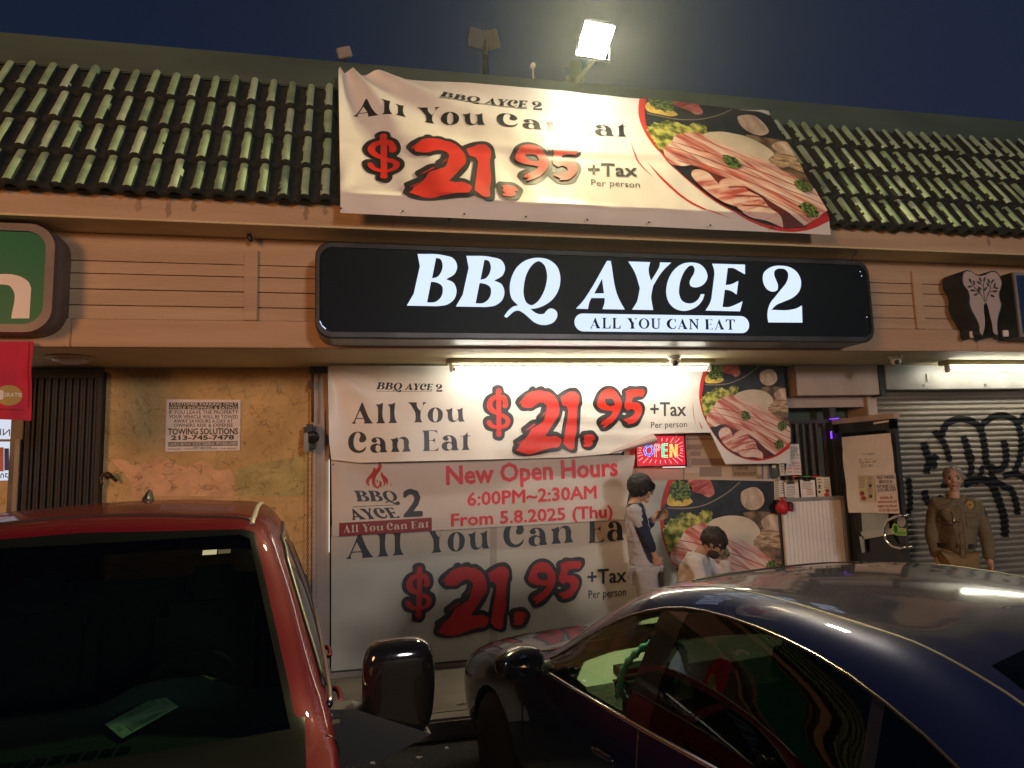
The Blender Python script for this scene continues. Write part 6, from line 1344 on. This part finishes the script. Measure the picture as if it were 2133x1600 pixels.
o = b.build('paper_slip', [slip, slip2, mat('slip_line', (.06, .1, .06), .7)]); tag(o, 'pale green printed slip lying on the pickup dashboard', 'paper')
h = bvh.ray_cast(PMi @ CAM, (PMi.to_3x3() @ ray(437, 1152)).normalized())[0]
if h:
    b = MB(); c = PM @ h; u_ = PLf; v_ = (Vector((0, 0, 1)) * .55 - PFw * .6).normalized(); nrm = u_.cross(v_).normalized() * -.004
    b.add([c + u_ * a * .025 + v_ * d * .012 - nrm for a, d in ((-1, -1), (1, -1), (1, 1), (-1, 1))], [(0, 1, 2, 3)]); b.add([c + u_ * (.052 + a * .022) + v_ * d * .010 - nrm for a, d in ((-1, -1), (1, -1), (1, 1), (-1, 1))], [(0, 1, 2, 3)], 1)
    vs = [PMi @ v for v in b.v]; mesh_obj('windscreen_sticker', vs, b.f, [mat('sticker_pale', (.5, .62, .56), .6), mat('sticker_dark', (.07, .08, .07), .6)], b.m, PK, local=True)
b = MB(); b.box((-2.0, -.82, .5), (.1, .82, .56), 0); b.box((-2.02, -.78, .56), (-1.9, .78, 1.5), 0, .05); b.build('cabin_floor', cab_d, PK, local=True)
for y in (.38, -.38):
    b = MB(); b.box((-1.35, y - .26, .62), (-.85, y + .26, .85), 0, .06); mw = Matrix.Translation((-1.38, y, 1.12)) @ Matrix.Rotation(R(-12), 4, 'Y'); b.box((-.08, -.26, -.36), (.08, .26, .32), 0, .06, mw); b.box((-.05, -.13, .33), (.05, .13, .50), 0, .04, mw); b.build('seat', cab_d, PK, local=True)
mw = Matrix.Translation((-.68, .38, 1.17)) @ Matrix.Rotation(R(62), 4, 'Y'); b = MB(); b.tube([mw @ Vector((.19 * math.cos(2 * math.pi * k / 48), .19 * math.sin(2 * math.pi * k / 48), 0)) for k in range(48)], .015, 8, closed=True); b.ell(mw @ Vector((0, 0, -.02)), (.07, .09, .06)); b.build('steering_wheel', cab_d, PK, local=True)
b = MB(); b.box((1.44, -.5, .62), (1.49, .5, .95), 0, .02); b.box((1.38, -.78, .42), (1.52, .78, .58), 1, .03); b.build('grille', [gloss_k, chrome], PK, local=True)
for s in (1, -1):
    b = MB(); b.ell((1.38, s * .68, .84), (.09, .13, .10), 0, 16, 12); b.build('headlight', lens_m, PK, local=True)
# litter on the asphalt
rn = random.Random(9)
for i, (x, y) in enumerate(((765, 1568), (806, 1563), (873, 1580), (777, 1592), (930, 1560))):
    p = atz(x, y, -.012); b = MB(); pts = [p + Vector((q[0], q[1], .006 + rn.uniform(0, .01))) for q in blob(0, 0, .018, 8, .5, i).p[0][0]]; b.add(pts + [v - Vector((0, 0, .003)) for v in pts], [tuple(range(8)), tuple(range(15, 7, -1))])
    o = b.build('litter', paper); tag(o, 'scrap of pale litter on the asphalt between the pickup and the sedan', 'litter', 'scraps of litter on the asphalt')
# ------------------------------------------------------------------ people
def eval_mesh(o):
    dg = bpy.context.evaluated_depsgraph_get(); ev = o.evaluated_get(dg); me = ev.to_mesh()
    r = ([v.co.copy() for v in me.vertices], [tuple(p.vertices) for p in me.polygons]); ev.to_mesh_clear(); return r
def skin(nodes, edges, root, sub=2):
    names = list(nodes); me = bpy.data.meshes.new('s'); me.from_pydata([nodes[k][0] for k in names], [(names.index(a), names.index(b2)) for a, b2 in edges], [])
    o = bpy.data.objects.new('s', me); COL.objects.link(o); md = o.modifiers.new('s', 'SKIN'); md.use_smooth_shade = True
    for i, k in enumerate(names):
        r = nodes[k][1]; r = r if isinstance(r, tuple) else (r, r); me.skin_vertices[0].data[i].radius = r; me.skin_vertices[0].data[i].use_root = (k == root)
    if sub: o.modifiers.new('u', 'SUBSURF').levels = sub
    r = eval_mesh(o); bpy.data.objects.remove(o); bpy.data.meshes.remove(me); return r
def fuse(parts, voxel=.006, smooth=3, disp=None):
    vs = []; fs = []
    for v, f in parts: n = len(vs); vs += v; fs += [tuple(i + n for i in q) for q in f]
    me = bpy.data.meshes.new('s'); me.from_pydata(vs, [], fs); o = bpy.data.objects.new('s', me); COL.objects.link(o)
    md = o.modifiers.new('r', 'REMESH'); md.mode = 'VOXEL'; md.voxel_size = voxel
    if smooth: q = o.modifiers.new('m', 'SMOOTH'); q.iterations = smooth; q.factor = .5
    v, f = eval_mesh(o); bpy.data.objects.remove(o); bpy.data.meshes.remove(me)
    if disp: v = disp(v, f)
    return v, f
def mbv(b): return (b.v, b.f)
def frame3(f, up=(0, 0, 1)):
    f = Vector(f).normalized(); s = Vector(up).cross(f).normalized(); u = f.cross(s); return Matrix((f, s, u)).transposed()
def head_parts(c, f, up=(0, 0, 1), k=1.0):
    Mx = frame3(f, up); c = Vector(c)
    def fn(p):
        t = p.z / .118
        q = p.copy()
        if t < 0: q.y *= 1 + .30 * t; q.x *= 1 + (.10 * t if p.x > 0 else .35 * t)
        if p.x > 0: q.x *= .93
        return q * k
    b = MB(); b.ell(c, (.098, .077, .118), 0, 28, 20, mw=Mx, fn=fn)
    L = lambda x, y, z: c + Mx @ (Vector((x, y, z)) * k)
    b.ell(L(.094, 0, -.018), (.020 * k, .015 * k, .016 * k), 0, 10, 8, mw=Mx); b.tube([L(.082, 0, .022), L(.098, 0, -.012)], [.009 * k, .013 * k], 8)
    b.ell(L(.080, 0, .030), (.014 * k, .052 * k, .010 * k), 0, 12, 8, mw=Mx); b.ell(L(.078, 0, -.058), (.013 * k, .026 * k, .012 * k), 0, 10, 8, mw=Mx); b.ell(L(.070, 0, -.098), (.022 * k, .026 * k, .018 * k), 0, 10, 8, mw=Mx)
    for s in (1, -1): b.ell(L(-.005, s * .076, -.008), (.018 * k, .008 * k, .031 * k), 0, 10, 8, mw=Mx); b.ell(L(.066, s * .040, -.025), (.02 * k, .02 * k, .018 * k), 0, 10, 8, mw=Mx)
    return b, L, Mx
def hand_parts(w, d, n, side=1, curl=.5, k=1.0):
    """w wrist, d finger direction, n palm normal, side +1 puts the thumb at d x n"""
    d = Vector(d).normalized(); n = Vector(n); n = (n - d * n.dot(d)).normalized(); t = d.cross(n) * side; w = Vector(w); b = MB()
    pm = Matrix((d, t, n)).transposed(); b.ell(w + d * .048 * k, (.056 * k, .041 * k, .017 * k), 0, 14, 10, mw=pm); b.tube([w - d * .03, w + d * .03], [.026 * k, .027 * k], 10)
    for i, (o, l) in enumerate(((.030, .070), (.010, .080), (-.010, .074), (-.029, .058))):
        p = w + d * .088 * k + t * o * k; a = 0; pts = [p - d * .02]; r = []
        for j, sg in enumerate((.45, .30, .25)):
            pts.append(p); a += curl * (.5, .8, .5)[j]; p = p + (d * math.cos(a) + n * math.sin(a)) * l * sg * k
        pts.append(p); b.tube(pts, [.0095 * k, .0095 * k, .009 * k, .0085 * k, .007 * k], 8)
    p = w + d * .03 * k + t * .034 * k; b.tube([p - t * .012, p + (t * .5 + d * .8 + n * .3) * .032 * k, p + (t * .4 + d * 1.5 + n * .7) * .032 * k, p + (t * .15 + d * 2.1 + n * 1.0) * .030 * k], [.013 * k, .012 * k, .010 * k, .008 * k], 8)
    return b
def wrinkles(A, sc, seed, dirv=(1, 1, 1)):
    def f(v, fs):
        bmx = bpy.data.meshes.new('n'); bmx.from_pydata(v, [], fs); bmx.update(); out = []
        for p in bmx.vertices:
            q = Vector((p.co.x * sc * dirv[0], p.co.y * sc * dirv[1], p.co.z * sc * dirv[2])); h = noise.noise(q + Vector((seed, 0, 0))) + .6 * noise.noise(q * 2.3 + Vector((0, seed, 0)))
            out.append(p.co + p.normal * A * h)
        bpy.data.meshes.remove(bmx); return out
    return f
def colour(vs, fs, rules):
    out = []
    for f in fs:
        c = sum((vs[i] for i in f), Vector((0, 0, 0))) / len(f); out.append(next((m for t, m in rules if t(c)), 0))
    return out
def clothes(name, mesh, mats, parent, rules=()):
    v, f = mesh[0], mesh[1]
    if isinstance(v, tuple): v, f = v
    return mesh_obj(name, v, f, mats, colour(v, f, rules) if rules else None, parent, True)
def person(label, J, hd, up, skin_m, feat, curls, palm, group=None, headk=1.0, lip=True):
    """J joints in the world; returns the Empty and the head helper"""
    t = thing('person', label, 'person', (J['pelvis'].x, J['pelvis'].y, .15), group)
    n = {}; e = []
    def N(k, p, r): n[k] = (Vector(p), r)
    N('pelvis', J['pelvis'], (.115, .085)); N('waist', J['pelvis'].lerp(J['chest'], .45), (.10, .07)); N('chest', J['chest'], (.115, .08)); N('neck0', J['neck'], .055); N('neck1', J['neck'].lerp(J['head'], .55), .05)
    e += [('pelvis', 'waist'), ('waist', 'chest'), ('chest', 'neck0'), ('neck0', 'neck1')]
    for s in 'LR':
        N('sh' + s, J['sh' + s], .050); N('el' + s, J['el' + s], .040); N('wr' + s, J['wr' + s], .026); e += [('chest', 'sh' + s), ('sh' + s, 'el' + s), ('el' + s, 'wr' + s)]
        N('hip' + s, J['hip' + s], .085); N('kn' + s, J['kn' + s], .056); N('an' + s, J['an' + s], .038); N('toe' + s, J['toe' + s], .034); e += [('pelvis', 'hip' + s), ('hip' + s, 'kn' + s), ('kn' + s, 'an' + s), ('an' + s, 'toe' + s)]
    hb, L, Mx = head_parts(J['head'], hd, up, headk)
    parts = [skin(n, e, 'pelvis'), mbv(hb)]
    for s in 'LR':
        d = (J['wr' + s] - J['el' + s]).normalized(); pd = palm[s]; parts.append(mbv(hand_parts(J['wr' + s], pd[0] or d, pd[1], pd[2], curls)))
    v, f = fuse(parts, .0055, 2)
    ey = [L(.078, s * .033, .008) for s in (1, -1)]; br = [[L(.085, s * y, .030 + .004 * (1 - abs(y - .035) / .02)) for y in (.02, .03, .04, .05)] for s in (1, -1)]; li = [L(.088, y, -.058) for y in (-.018, -.006, .006, .018)]
    near = lambda c, P, r: any((c - p).length < r for p in P)
    rules = [(lambda c: near(c, ey, .0125 * headk), 1), (lambda c: near(c, br[0] + br[1], .0085 * headk), 2), (lambda c: near(c, li, .0085 * headk), 3)]
    o = mesh_obj('body', v, f, [skin_m] + feat, colour(v, f, rules), t, True)
    return t, L, Mx
def hair(L, Mx, c, parent, m, r=(.108, .090, .112), off=(-.022, 0, .026), amp=.008, sc=30, fringe=None, seed=0, cut=None):
    b = MB(); cc = L(*off)
    def fn(p):
        q = p.normalized(); k = noise.noise(q * 3 + Vector((seed, 0, 0))) * .5 + noise.noise(Vector((q.x * 14, q.y * 14, q.z * 4 + seed)))
        p = p + q * amp * k
        if cut: p = cut(p)
        return p
    b.ell(cc, r, 0, 44, 30, mw=Mx, fn=fn)
    if fringe:
        rn = random.Random(seed)
        for y0, z0, x1, y1, z1, w in fringe:
            for q in range(5):
                j = lambda a: rn.uniform(-a, a)
                b.tube([L(.05 + j(.01), y0 + j(.012), z0 + .02), L(.095 + j(.006), y0 * .95 + j(.01), z0 - .01), L(x1 + j(.004), y1 + j(.01), z1 + j(.012))], [.006, w * .5, .001], 6)
    return b.build('hair', m, parent)
skin1 = mat('skin_tan', (.50, .31, .21), .55, var=.06, scale=20); skin2 = mat('skin_brown', (.38, .22, .14), .55, var=.08, scale=20); skin3 = mat('skin_weathered', (.50, .31, .21), .55, var=.14, scale=26, bump=.15, bscale=60)
dkeye = mat('eye_dark', (.02, .015, .012), .3); brow = mat('brow_dark', (.03, .022, .018), .8); lips_m = mat('lips', (.26, .11, .08), .5); brow_g = mat('brow_grey', (.16, .13, .11), .8)
# --- youth with a phone
Pz = lambda x, y, Y: at(x, y, Y)
J = dict(head=Pz(1337, 1018, 6.02), neck=Pz(1322, 1046, 6.06), chest=Pz(1322, 1078, 6.06), pelvis=Pz(1342, 1178, 6.06), shR=Pz(1321, 1060, 5.90), elR=Pz(1347, 1118, 5.86), wrR=Pz(1364, 1158, 5.90), shL=Pz(1331, 1058, 6.22), elL=Pz(1343, 1106, 6.24), wrL=Pz(1362, 1080, 6.12))
fw = Vector((.95, -.25, 0)).normalized(); lf = Vector((.25, .95, 0))
for s, q in (('L', 1), ('R', -1)):
    hp = J['pelvis'] + lf * .09 * q + Vector((0, 0, -.06)); J['hip' + s] = hp; J['kn' + s] = Vector((hp.x + .03, hp.y, .62)); J['an' + s] = Vector((hp.x - .01, hp.y, .23)); J['toe' + s] = J['an' + s] + fw * .14 + Vector((0, 0, -.05))
t, L, Mx = person('person standing by the poster looking down at a phone, grey and navy shirt', J, (.90, -.22, -.30), (.3, 0, 1), skin1, [dkeye, brow, lips_m], .9, {'L': (Vector((.9, -.1, .25)), Vector((.2, -.9, .5)), -1), 'R': (None, Vector((.3, .9, 0)), 1)}, headk=.98)
hair(L, Mx, None, t, mat('hair_black', (.010, .009, .009), .5, bump=.6, bscale=90), (.118, .096, .116), (-.026, 0, .024), .010, seed=2, fringe=[(y, .07, .104, y * 1.05, .02 + abs(y) * .2, .014) for y in (-.06, -.04, -.02, 0, .02, .04, .06)])
b = MB(); Hb = lambda x, y, z: L(x, y, z)
for y in (-.035, 0, .035): pass
b.ell(L(-.055, 0, -.035), (.055, .075, .065), 0, 24, 16, mw=Mx, fn=lambda p: p * (1 + .09 * noise.noise(p * 60))); b.build('nape_hair', mat('hair_black', (0, 0, 0)), t)
def shirt_nodes(J, rs, cuff, hem=.10, rt=.17):
    n = {'pel': (J['pelvis'] + Vector((0, 0, -hem)), (rt, rt * .74)), 'wa': (J['pelvis'].lerp(J['chest'], .45), (rt * .98, rt * .72)), 'ch': (J['chest'], (rt * 1.0, rt * .76)), 'nk': (J['neck'] + Vector((0, 0, -.02)), .072)}
    e = [('pel', 'wa'), ('wa', 'ch'), ('ch', 'nk')]
    for s in 'LR': n['s' + s] = (J['sh' + s], rs); n['e' + s] = (J['el' + s], rs * .80); n['w' + s] = (J['el' + s].lerp(J['wr' + s], cuff), rs * .62); e += [('ch', 's' + s), ('s' + s, 'e' + s), ('e' + s, 'w' + s)]
    return skin(n, e, 'ch')
def trouser_nodes(J, r=.10, low=1.0):
    n = {'p': (J['pelvis'] + Vector((0, 0, .0)), (.150, .115))}; e = []
    for s in 'LR': n['h' + s] = (J['hip' + s], r); n['k' + s] = (J['kn' + s], r * .82); n['a' + s] = (J['an' + s] + Vector((0, 0, .03)), r * .68); e += [('p', 'h' + s), ('h' + s, 'k' + s), ('k' + s, 'a' + s)]
    return skin(n, e, 'p')
def shoes(J, parent, m):
    for s in 'LR':
        d = (J['toe' + s] - J['an' + s]); d.z = 0; d.normalize(); Mx2 = frame3(d); b = MB(); b.ell(Vector((J['an' + s].x, J['an' + s].y, .195)) + d * .07, (.145, .052, .05), 0, 18, 12, mw=Mx2, fn=lambda p: Vector((p.x, p.y, max(p.z, -.045)))); b.build('shoe', m, parent)
heather = mat('heather_grey', (.46, .48, .52), .9, var=.12, scale=90); navy = mat('navy_sleeve', (.022, .034, .075), .9, var=.1, scale=60)
sd = lf * -1
def dist_seg(c, a, b2): d = b2 - a; k = max(0, min(1, (c - a).dot(d) / d.length_squared)); return (c - a - d * k).length
sleeve = lambda c: min(min(dist_seg(c, J['sh' + s], J['el' + s]), dist_seg(c, J['el' + s], J['wr' + s])) for s in 'LR')
m_ = fuse([shirt_nodes(J, .068, .86, .13, .165)], .009, 4, wrinkles(.009, 9, 3, (1, 1, 1.6)))
JY = dict(J)
clothes('shirt', m_, [heather, navy], t, [(lambda c: (c - J['neck']).length < .085 and c.z > J['neck'].z - .03, 0), (lambda c: min(min(dist_seg(c, JY['sh' + s] + (JY['neck'] - JY['sh' + s]) * .35 + Vector((0, 0, .03)), JY['el' + s]), dist_seg(c, JY['el' + s], JY['wr' + s])) for s in 'LR') < .074, 1)])
clothes('trousers', fuse([trouser_nodes(J, .108)], .010, 4, wrinkles(.010, 7, 5, (1, 1, 1.3))), mat('pale_trousers', (.40, .41, .42), .9, var=.08, scale=60), t)
shoes(J, t, white_pl)
b = MB()
for s in (1, -1): b.tube([L(.096 + .012 * math.cos(a) * 0, s * .034 + .024 * math.cos(a), .006 + .019 * math.sin(a)) for a in [2 * math.pi * k / 16 for k in range(16)]], .0022, 5, closed=True); b.tube([L(.094, s * .058, .010), L(.02, s * .080, .012)], .002, 5)
b.tube([L(.1, -.012, .010), L(.1, .012, .010)], .0022, 5); b.build('glasses', black, t)
pc = Pz(1377, 1066, 6.08); Mp = frame3(Vector((.55, -.1, .80)), (0, 0, 1)); b = MB(); b.box((-.078, -.037, -.005), (.078, .037, .005), 0, .004, Matrix.Translation(pc) @ Mp.to_4x4()); o = b.build('phone', black); tag(o, 'dark phone held up in the hand of the standing youth', 'phone')
b = MB(); b.tube(smooth_open([tuple(L(.03, -.07, -.06)), tuple(L(.09, -.05, -.11)), tuple(L(.12, -.03, -.05)), tuple(L(.13, -.02, .02))], 4), .0016, 4); b.build('earphone_cord', white_pl, t)
# --- seated man, bent forward
J = dict(head=Pz(1486, 1132, 5.82), neck=Pz(1459, 1150, 5.88), chest=Pz(1450, 1186, 5.90), pelvis=Pz(1436, 1262, 5.98), shR=Pz(1446, 1166, 5.72), elR=Pz(1462, 1222, 5.66), wrR=Pz(1500, 1232, 5.62), shL=Pz(1464, 1164, 6.06), elL=Pz(1516, 1214, 6.02), wrL=Pz(1507, 1160, 5.98))
fw = Vector((.9, -.42, 0)).normalized(); lf = Vector((.42, .9, 0))
for s, q in (('L', 1), ('R', -1)):
    hp = J['pelvis'] + lf * .09 * q + Vector((0, 0, -.03)); J['hip' + s] = hp; J['kn' + s] = hp + fw * .40 + Vector((0, 0, -.06)); J['an' + s] = Vector((hp.x + fw.x * .36, hp.y + fw.y * .36, .23)); J['toe' + s] = J['an' + s] + fw * .14 + Vector((0, 0, -.05))
t, L, Mx = person('person sitting bent forward in a white shirt before the food poster', J, (.70, -.48, -.62), (.6, -.2, 1), skin2, [dkeye, brow, lips_m], .8, {'L': (Vector((-.1, -.3, .9)), Vector((-.9, -.3, 0)), 1), 'R': (None, Vector((0, 0, -1)), 1)})
hair(L, Mx, None, t, mat('hair_curly', (.022, .016, .012), .6, bump=.8, bscale=70), (.116, .092, .108), (-.018, 0, .034), .020, seed=6, fringe=[(y, .08, .098, y * 1.1, .055, .02) for y in (-.06, -.03, 0, .03, .06)])
b = MB(); b.ell(L(.045, 0, -.075), (.058, .066, .045), 0, 20, 14, mw=Mx, fn=lambda p: p * (1 + .05 * noise.noise(p * 90))); b.build('beard', mat('beard_dark', (.035, .022, .016), .85), t)
white_t = mat('white_cotton', (.62, .60, .58), .9, var=.05, scale=50)
JS = dict(J); pr_ = [JS['chest'] + fw * .165 + Vector((.03, -.04, .0)) + lf * a * .05 + Vector((0, 0, z)) for a, z in ((-1.2, .02), (-.4, 0), (.3, .02), (1.0, -.01))]
clothes('shirt', fuse([shirt_nodes(J, .074, .98, .05, .178)], .009, 4, wrinkles(.013, 8, 9, (1, 1, 1.4))), [white_t, mat('shirt_print', (.03, .035, .03), .85)], t, [(lambda c: any((c - p).length < .034 for p in pr_), 1)])
clothes('trousers', fuse([trouser_nodes(J, .100)], .011, 4, wrinkles(.008, 7, 2)), mat('dark_trousers', (.02, .02, .024), .9), t); shoes(J, t, black)
c = J['pelvis']; t = thing('bar_stool', 'black high backed stool under the seated person in white', 'stool', (c.x, c.y, .15))
b = MB(); mw = Matrix.Translation((c.x, c.y, 0)) @ Matrix.Rotation(math.atan2(fw.y, fw.x), 4, 'Z'); zs = c.z - .14
b.box((-.2, -.2, zs - .05), (.22, .2, zs), 0, .02, mw); b.build('seat', black, t)
b = MB(); b.box((-.25, -.2, zs + .05), (-.21, .2, zs + .50), 0, .015, mw); b.build('backrest', black, t)
for x in (-.18, .18):
    for y in (-.17, .17): b = MB(); b.tube([mw @ Vector((x, y, zs - .04)), mw @ Vector((x * 1.15, y * 1.15, .15))], .014, 8); b.build('leg', black, t)
b = MB(); b.tube([mw @ Vector((-.23, 0, zs - .02)), mw @ Vector((-.23, 0, zs + .2))], .014, 8); b.build('back_post', black, t)
# --- guard in khaki
gy = 5.82; gX = at(1990, 1000, gy).x; G0 = Vector((gX - .04, gy, .15)); fw = Vector((-.52, -.85, 0)).normalized(); lf = Vector((.85, -.52, 0))
hd_ = at(1986, 998, gy - .02)
J = dict(head=hd_, neck=Vector((G0.x + .02, gy + .01, hd_.z - .165)), chest=Vector((G0.x, gy + .01, hd_.z - .34)), pelvis=Vector((G0.x - .02, gy + .01, 1.00)))
for s, q in (('L', 1), ('R', -1)):
    sh_ = J['neck'] + lf * .178 * q + Vector((0, 0, -.080 - .012 * (s == 'L'))); J['sh' + s] = sh_; J['el' + s] = sh_ + lf * (.045 if s == 'R' else .06) * q - fw * .03 + Vector((0, 0, -.285)); J['wr' + s] = J['el' + s] - lf * .015 * q + fw * (.07 if s == 'R' else .10) + Vector((0, 0, -.25))
    hp = J['pelvis'] + lf * .095 * q + Vector((0, 0, -.05)); J['hip' + s] = hp; J['kn' + s] = Vector((hp.x, hp.y, .60)); J['an' + s] = Vector((hp.x, hp.y, .23)); J['toe' + s] = J['an' + s] + fw * .14 + lf * .03 * q + Vector((0, 0, -.05))
t, L, Mx = person('person in khaki uniform standing in front of the steel shutter', J, (-.66, -.75, -.02), (.02, 0, 1), skin3, [dkeye, brow_g, mat('lips_pale', (.24, .12, .09), .5)], .55, {'L': (None, -lf, 1), 'R': (None, lf, -1)})
hair(L, Mx, None, t, mat('hair_grey', (.24, .21, .19), .7, bump=.5, bscale=80), (.106, .087, .106), (-.024, 0, .026), .008, seed=12)
khaki = mat('khaki', (.145, .122, .070), .85, var=.08, scale=40); khaki_d = mat('khaki_dark', (.05, .042, .03), .85); badge_y = mat('badge_yellow', (.42, .32, .05), .6); badge_k = mat('badge_black', (.012, .012, .012), .7)
JG = dict(J); sleeveL = JG['shL'].lerp(JG['elL'], .22) + lf * .07 + fw * .02; sleeveR = JG['shR'].lerp(JG['elR'], .3) - lf * .075
clothes('shirt', fuse([shirt_nodes(J, .084, .93, .03, .198)], .008, 3, wrinkles(.008, 8, 21, (1, 1, 1.5))), [khaki, badge_k], t, [(lambda c: (c - sleeveL).length < .052 or (c - sleeveR).length < .04, 1)])
sh_o = t.children[-1]; dgv = BVHTree.FromPolygons([v.co + OFF[sh_o] for v in sh_o.data.vertices], [tuple(p.vertices) for p in sh_o.data.polygons])
def on_chest(a, z, off=.004):
    p = Vector((J['chest'].x, J['chest'].y, z)) + lf * a + fw * .6; h = dgv.ray_cast(p, -fw)
    return (h[0] + fw * off) if h[0] else p - fw * .45
cz = J['chest'].z; nz_ = J['neck'].z
b = MB()
for a, s in ((1, 1), (-1, -1)):
    b.add([J['neck'] + lf * s * .015 + fw * .085 + Vector((0, 0, -.085)), J['neck'] + lf * s * .085 + fw * .115 + Vector((0, 0, -.085)), J['neck'] + lf * s * .095 + fw * .05 + Vector((0, 0, .0)), J['neck'] + lf * s * .07 - fw * .03 + Vector((0, 0, .045)), J['neck'] + lf * s * .055 + fw * .05 + Vector((0, 0, .015))], [(0, 1, 2, 3, 4) if s < 0 else (4, 3, 2, 1, 0)])
b.build('collar', khaki, t)
b = MB(); q = [on_chest(.005, z, .006) for z in np.linspace(cz - .40, nz_ - .09, 9)]
for i in range(8): b.add([q[i] - lf * .018, q[i] + lf * .018, q[i + 1] + lf * .018, q[i + 1] - lf * .018], [(0, 1, 2, 3)], 0)
b.tube([p + lf * .019 for p in q], .0022, 4, 1)
for p in q[::2]: b.ell(p + fw * .004, (.006, .006, .006), 1, 8, 6)
b.build('placket', [khaki, khaki_d], t)
b = MB(); b.ell(J['neck'] + fw * .045 + Vector((0, 0, -.06)), (.042, .042, .05), 0, 16, 12); b.build('undershirt', mat('yellow_cotton', (.55, .38, .03), .85), t)
bc = on_chest(.115, cz + .095, .006)
b = MB(); u = Vector((0, 0, 1)); b.add([bc + lf * .044 * math.cos(a) + u * .050 * math.sin(a) for a in np.linspace(0, 2 * math.pi, 25)[:-1]], [tuple(range(24))], 0); b.add([bc + fw * .002 + lf * .034 * math.cos(a) + u * .039 * math.sin(a) for a in np.linspace(0, 2 * math.pi, 25)[:-1]], [tuple(range(24))], 1); b.add([bc + fw * .004 + lf * .012 * math.cos(a) + u * .014 * math.sin(a) for a in np.linspace(0, 2 * math.pi, 13)[:-1]], [tuple(range(12))], 2)
b.tube([bc + fw * .004 + lf * .024 * math.cos(a) + u * .028 * math.sin(a) for a in np.linspace(0, 2 * math.pi, 17)[:-1]], .0018, 4, 0, closed=True); b.build('badge', [badge_k, badge_y, mat('badge_red', (.3, .05, .02), .6)], t)
for a0 in (-.115, .115):
    b = MB(); P4 = [on_chest(a0 + da, cz + dz, .004) for da, dz in ((-.055, .02), (.055, .02), (.055, -.11), (0, -.125), (-.055, -.11))]; b.tube(P4, .0022, 4, 0, closed=True); b.tube([on_chest(a0 - .055, cz - .015, .004), on_chest(a0, cz - .03, .004), on_chest(a0 + .055, cz - .015, .004)], .0022, 4); b.build('pocket_seam', khaki_d, t)
brass = mat('brass_chain', (.55, .42, .24), .25, 1.0)
b = MB(); b.tube(smooth_open([tuple(on_chest(a, cz + z, .010)) for a, z in ((-.16, -.02), (-.15, .03), (-.11, .055), (-.06, .035), (-.045, -.02), (-.05, -.06))], 5), .0045, 6); b.tube(smooth_open([tuple(on_chest(a, cz + z, .010)) for a, z in ((-.165, -.06), (-.13, -.085), (-.08, -.09), (-.045, -.07), (-.03, -.055), (.0, -.07))], 5), .004, 6, 1); b.tube(smooth_open([tuple(on_chest(a, cz + z, .008)) for a, z in ((-.15, -.055), (-.10, -.052), (-.06, -.05), (.02, -.065))], 5), .003, 5, 1); b.tube([on_chest(a, cz + z, .006) for a, z in ((-.13, .09), (-.05, .115), (-.02, .15))], .0025, 5, 2); b.build('whistle_chain', [brass, mat('dark_cord', (.03, .02, .015), .5), khaki_d], t)
clothes('trousers', fuse([trouser_nodes(J, .098)], .010, 4, wrinkles(.006, 7, 13)), mat('khaki_trousers', (.23, .165, .075), .85, var=.06, scale=40), t)
b = MB(); zb = J['pelvis'].z + .09; pts = []
for a in np.linspace(0, 2 * math.pi, 41)[:-1]: pts.append(Vector((J['pelvis'].x, J['pelvis'].y, zb)) + lf * .172 * math.cos(a) + fw * .135 * math.sin(a))
vs = [p + u * h for p in pts for h in (-.02, .02)]; b.add(vs, [(2 * i, 2 * i + 1, (2 * i + 3) % 80, (2 * i + 2) % 80) for i in range(40)], 0, True); c = Vector((J['pelvis'].x, J['pelvis'].y, zb)) + fw * .137; b.box(c + Vector((-.03, -.012, -.022)), c + Vector((.03, .008, .022)), 1, .003); b.box(c + lf * .09 + Vector((-.03, -.02, -.03)), c + lf * .09 + Vector((.03, .02, .02)), 0, .008); b.build('belt', [mat('belt_brown', (.035, .025, .018), .4), brass], t)
shoes(J, t, black)
# ------------------------------------------------------------------ thin scattering air added for a halo round the floodlight
b = MB(); b.box((-125, -64, -1.95), (125, 204, 7.6)); hz_m = bpy.data.materials.new('halo_haze'); hz_m.use_nodes = True; nt = hz_m.node_tree; nt.nodes.clear()
pv = nt.nodes.new('ShaderNodeVolumePrincipled'); pv.inputs['Density'].default_value = .0017; pv.inputs['Color'].default_value = (.72, .85, 1, 1); pv.inputs['Anisotropy'].default_value = .86
ou = nt.nodes.new('ShaderNodeOutputMaterial'); nt.links.new(pv.outputs[0], ou.inputs['Volume'])
o = b.build('halo_haze', hz_m, local=True); o['kind'] = 'stuff'
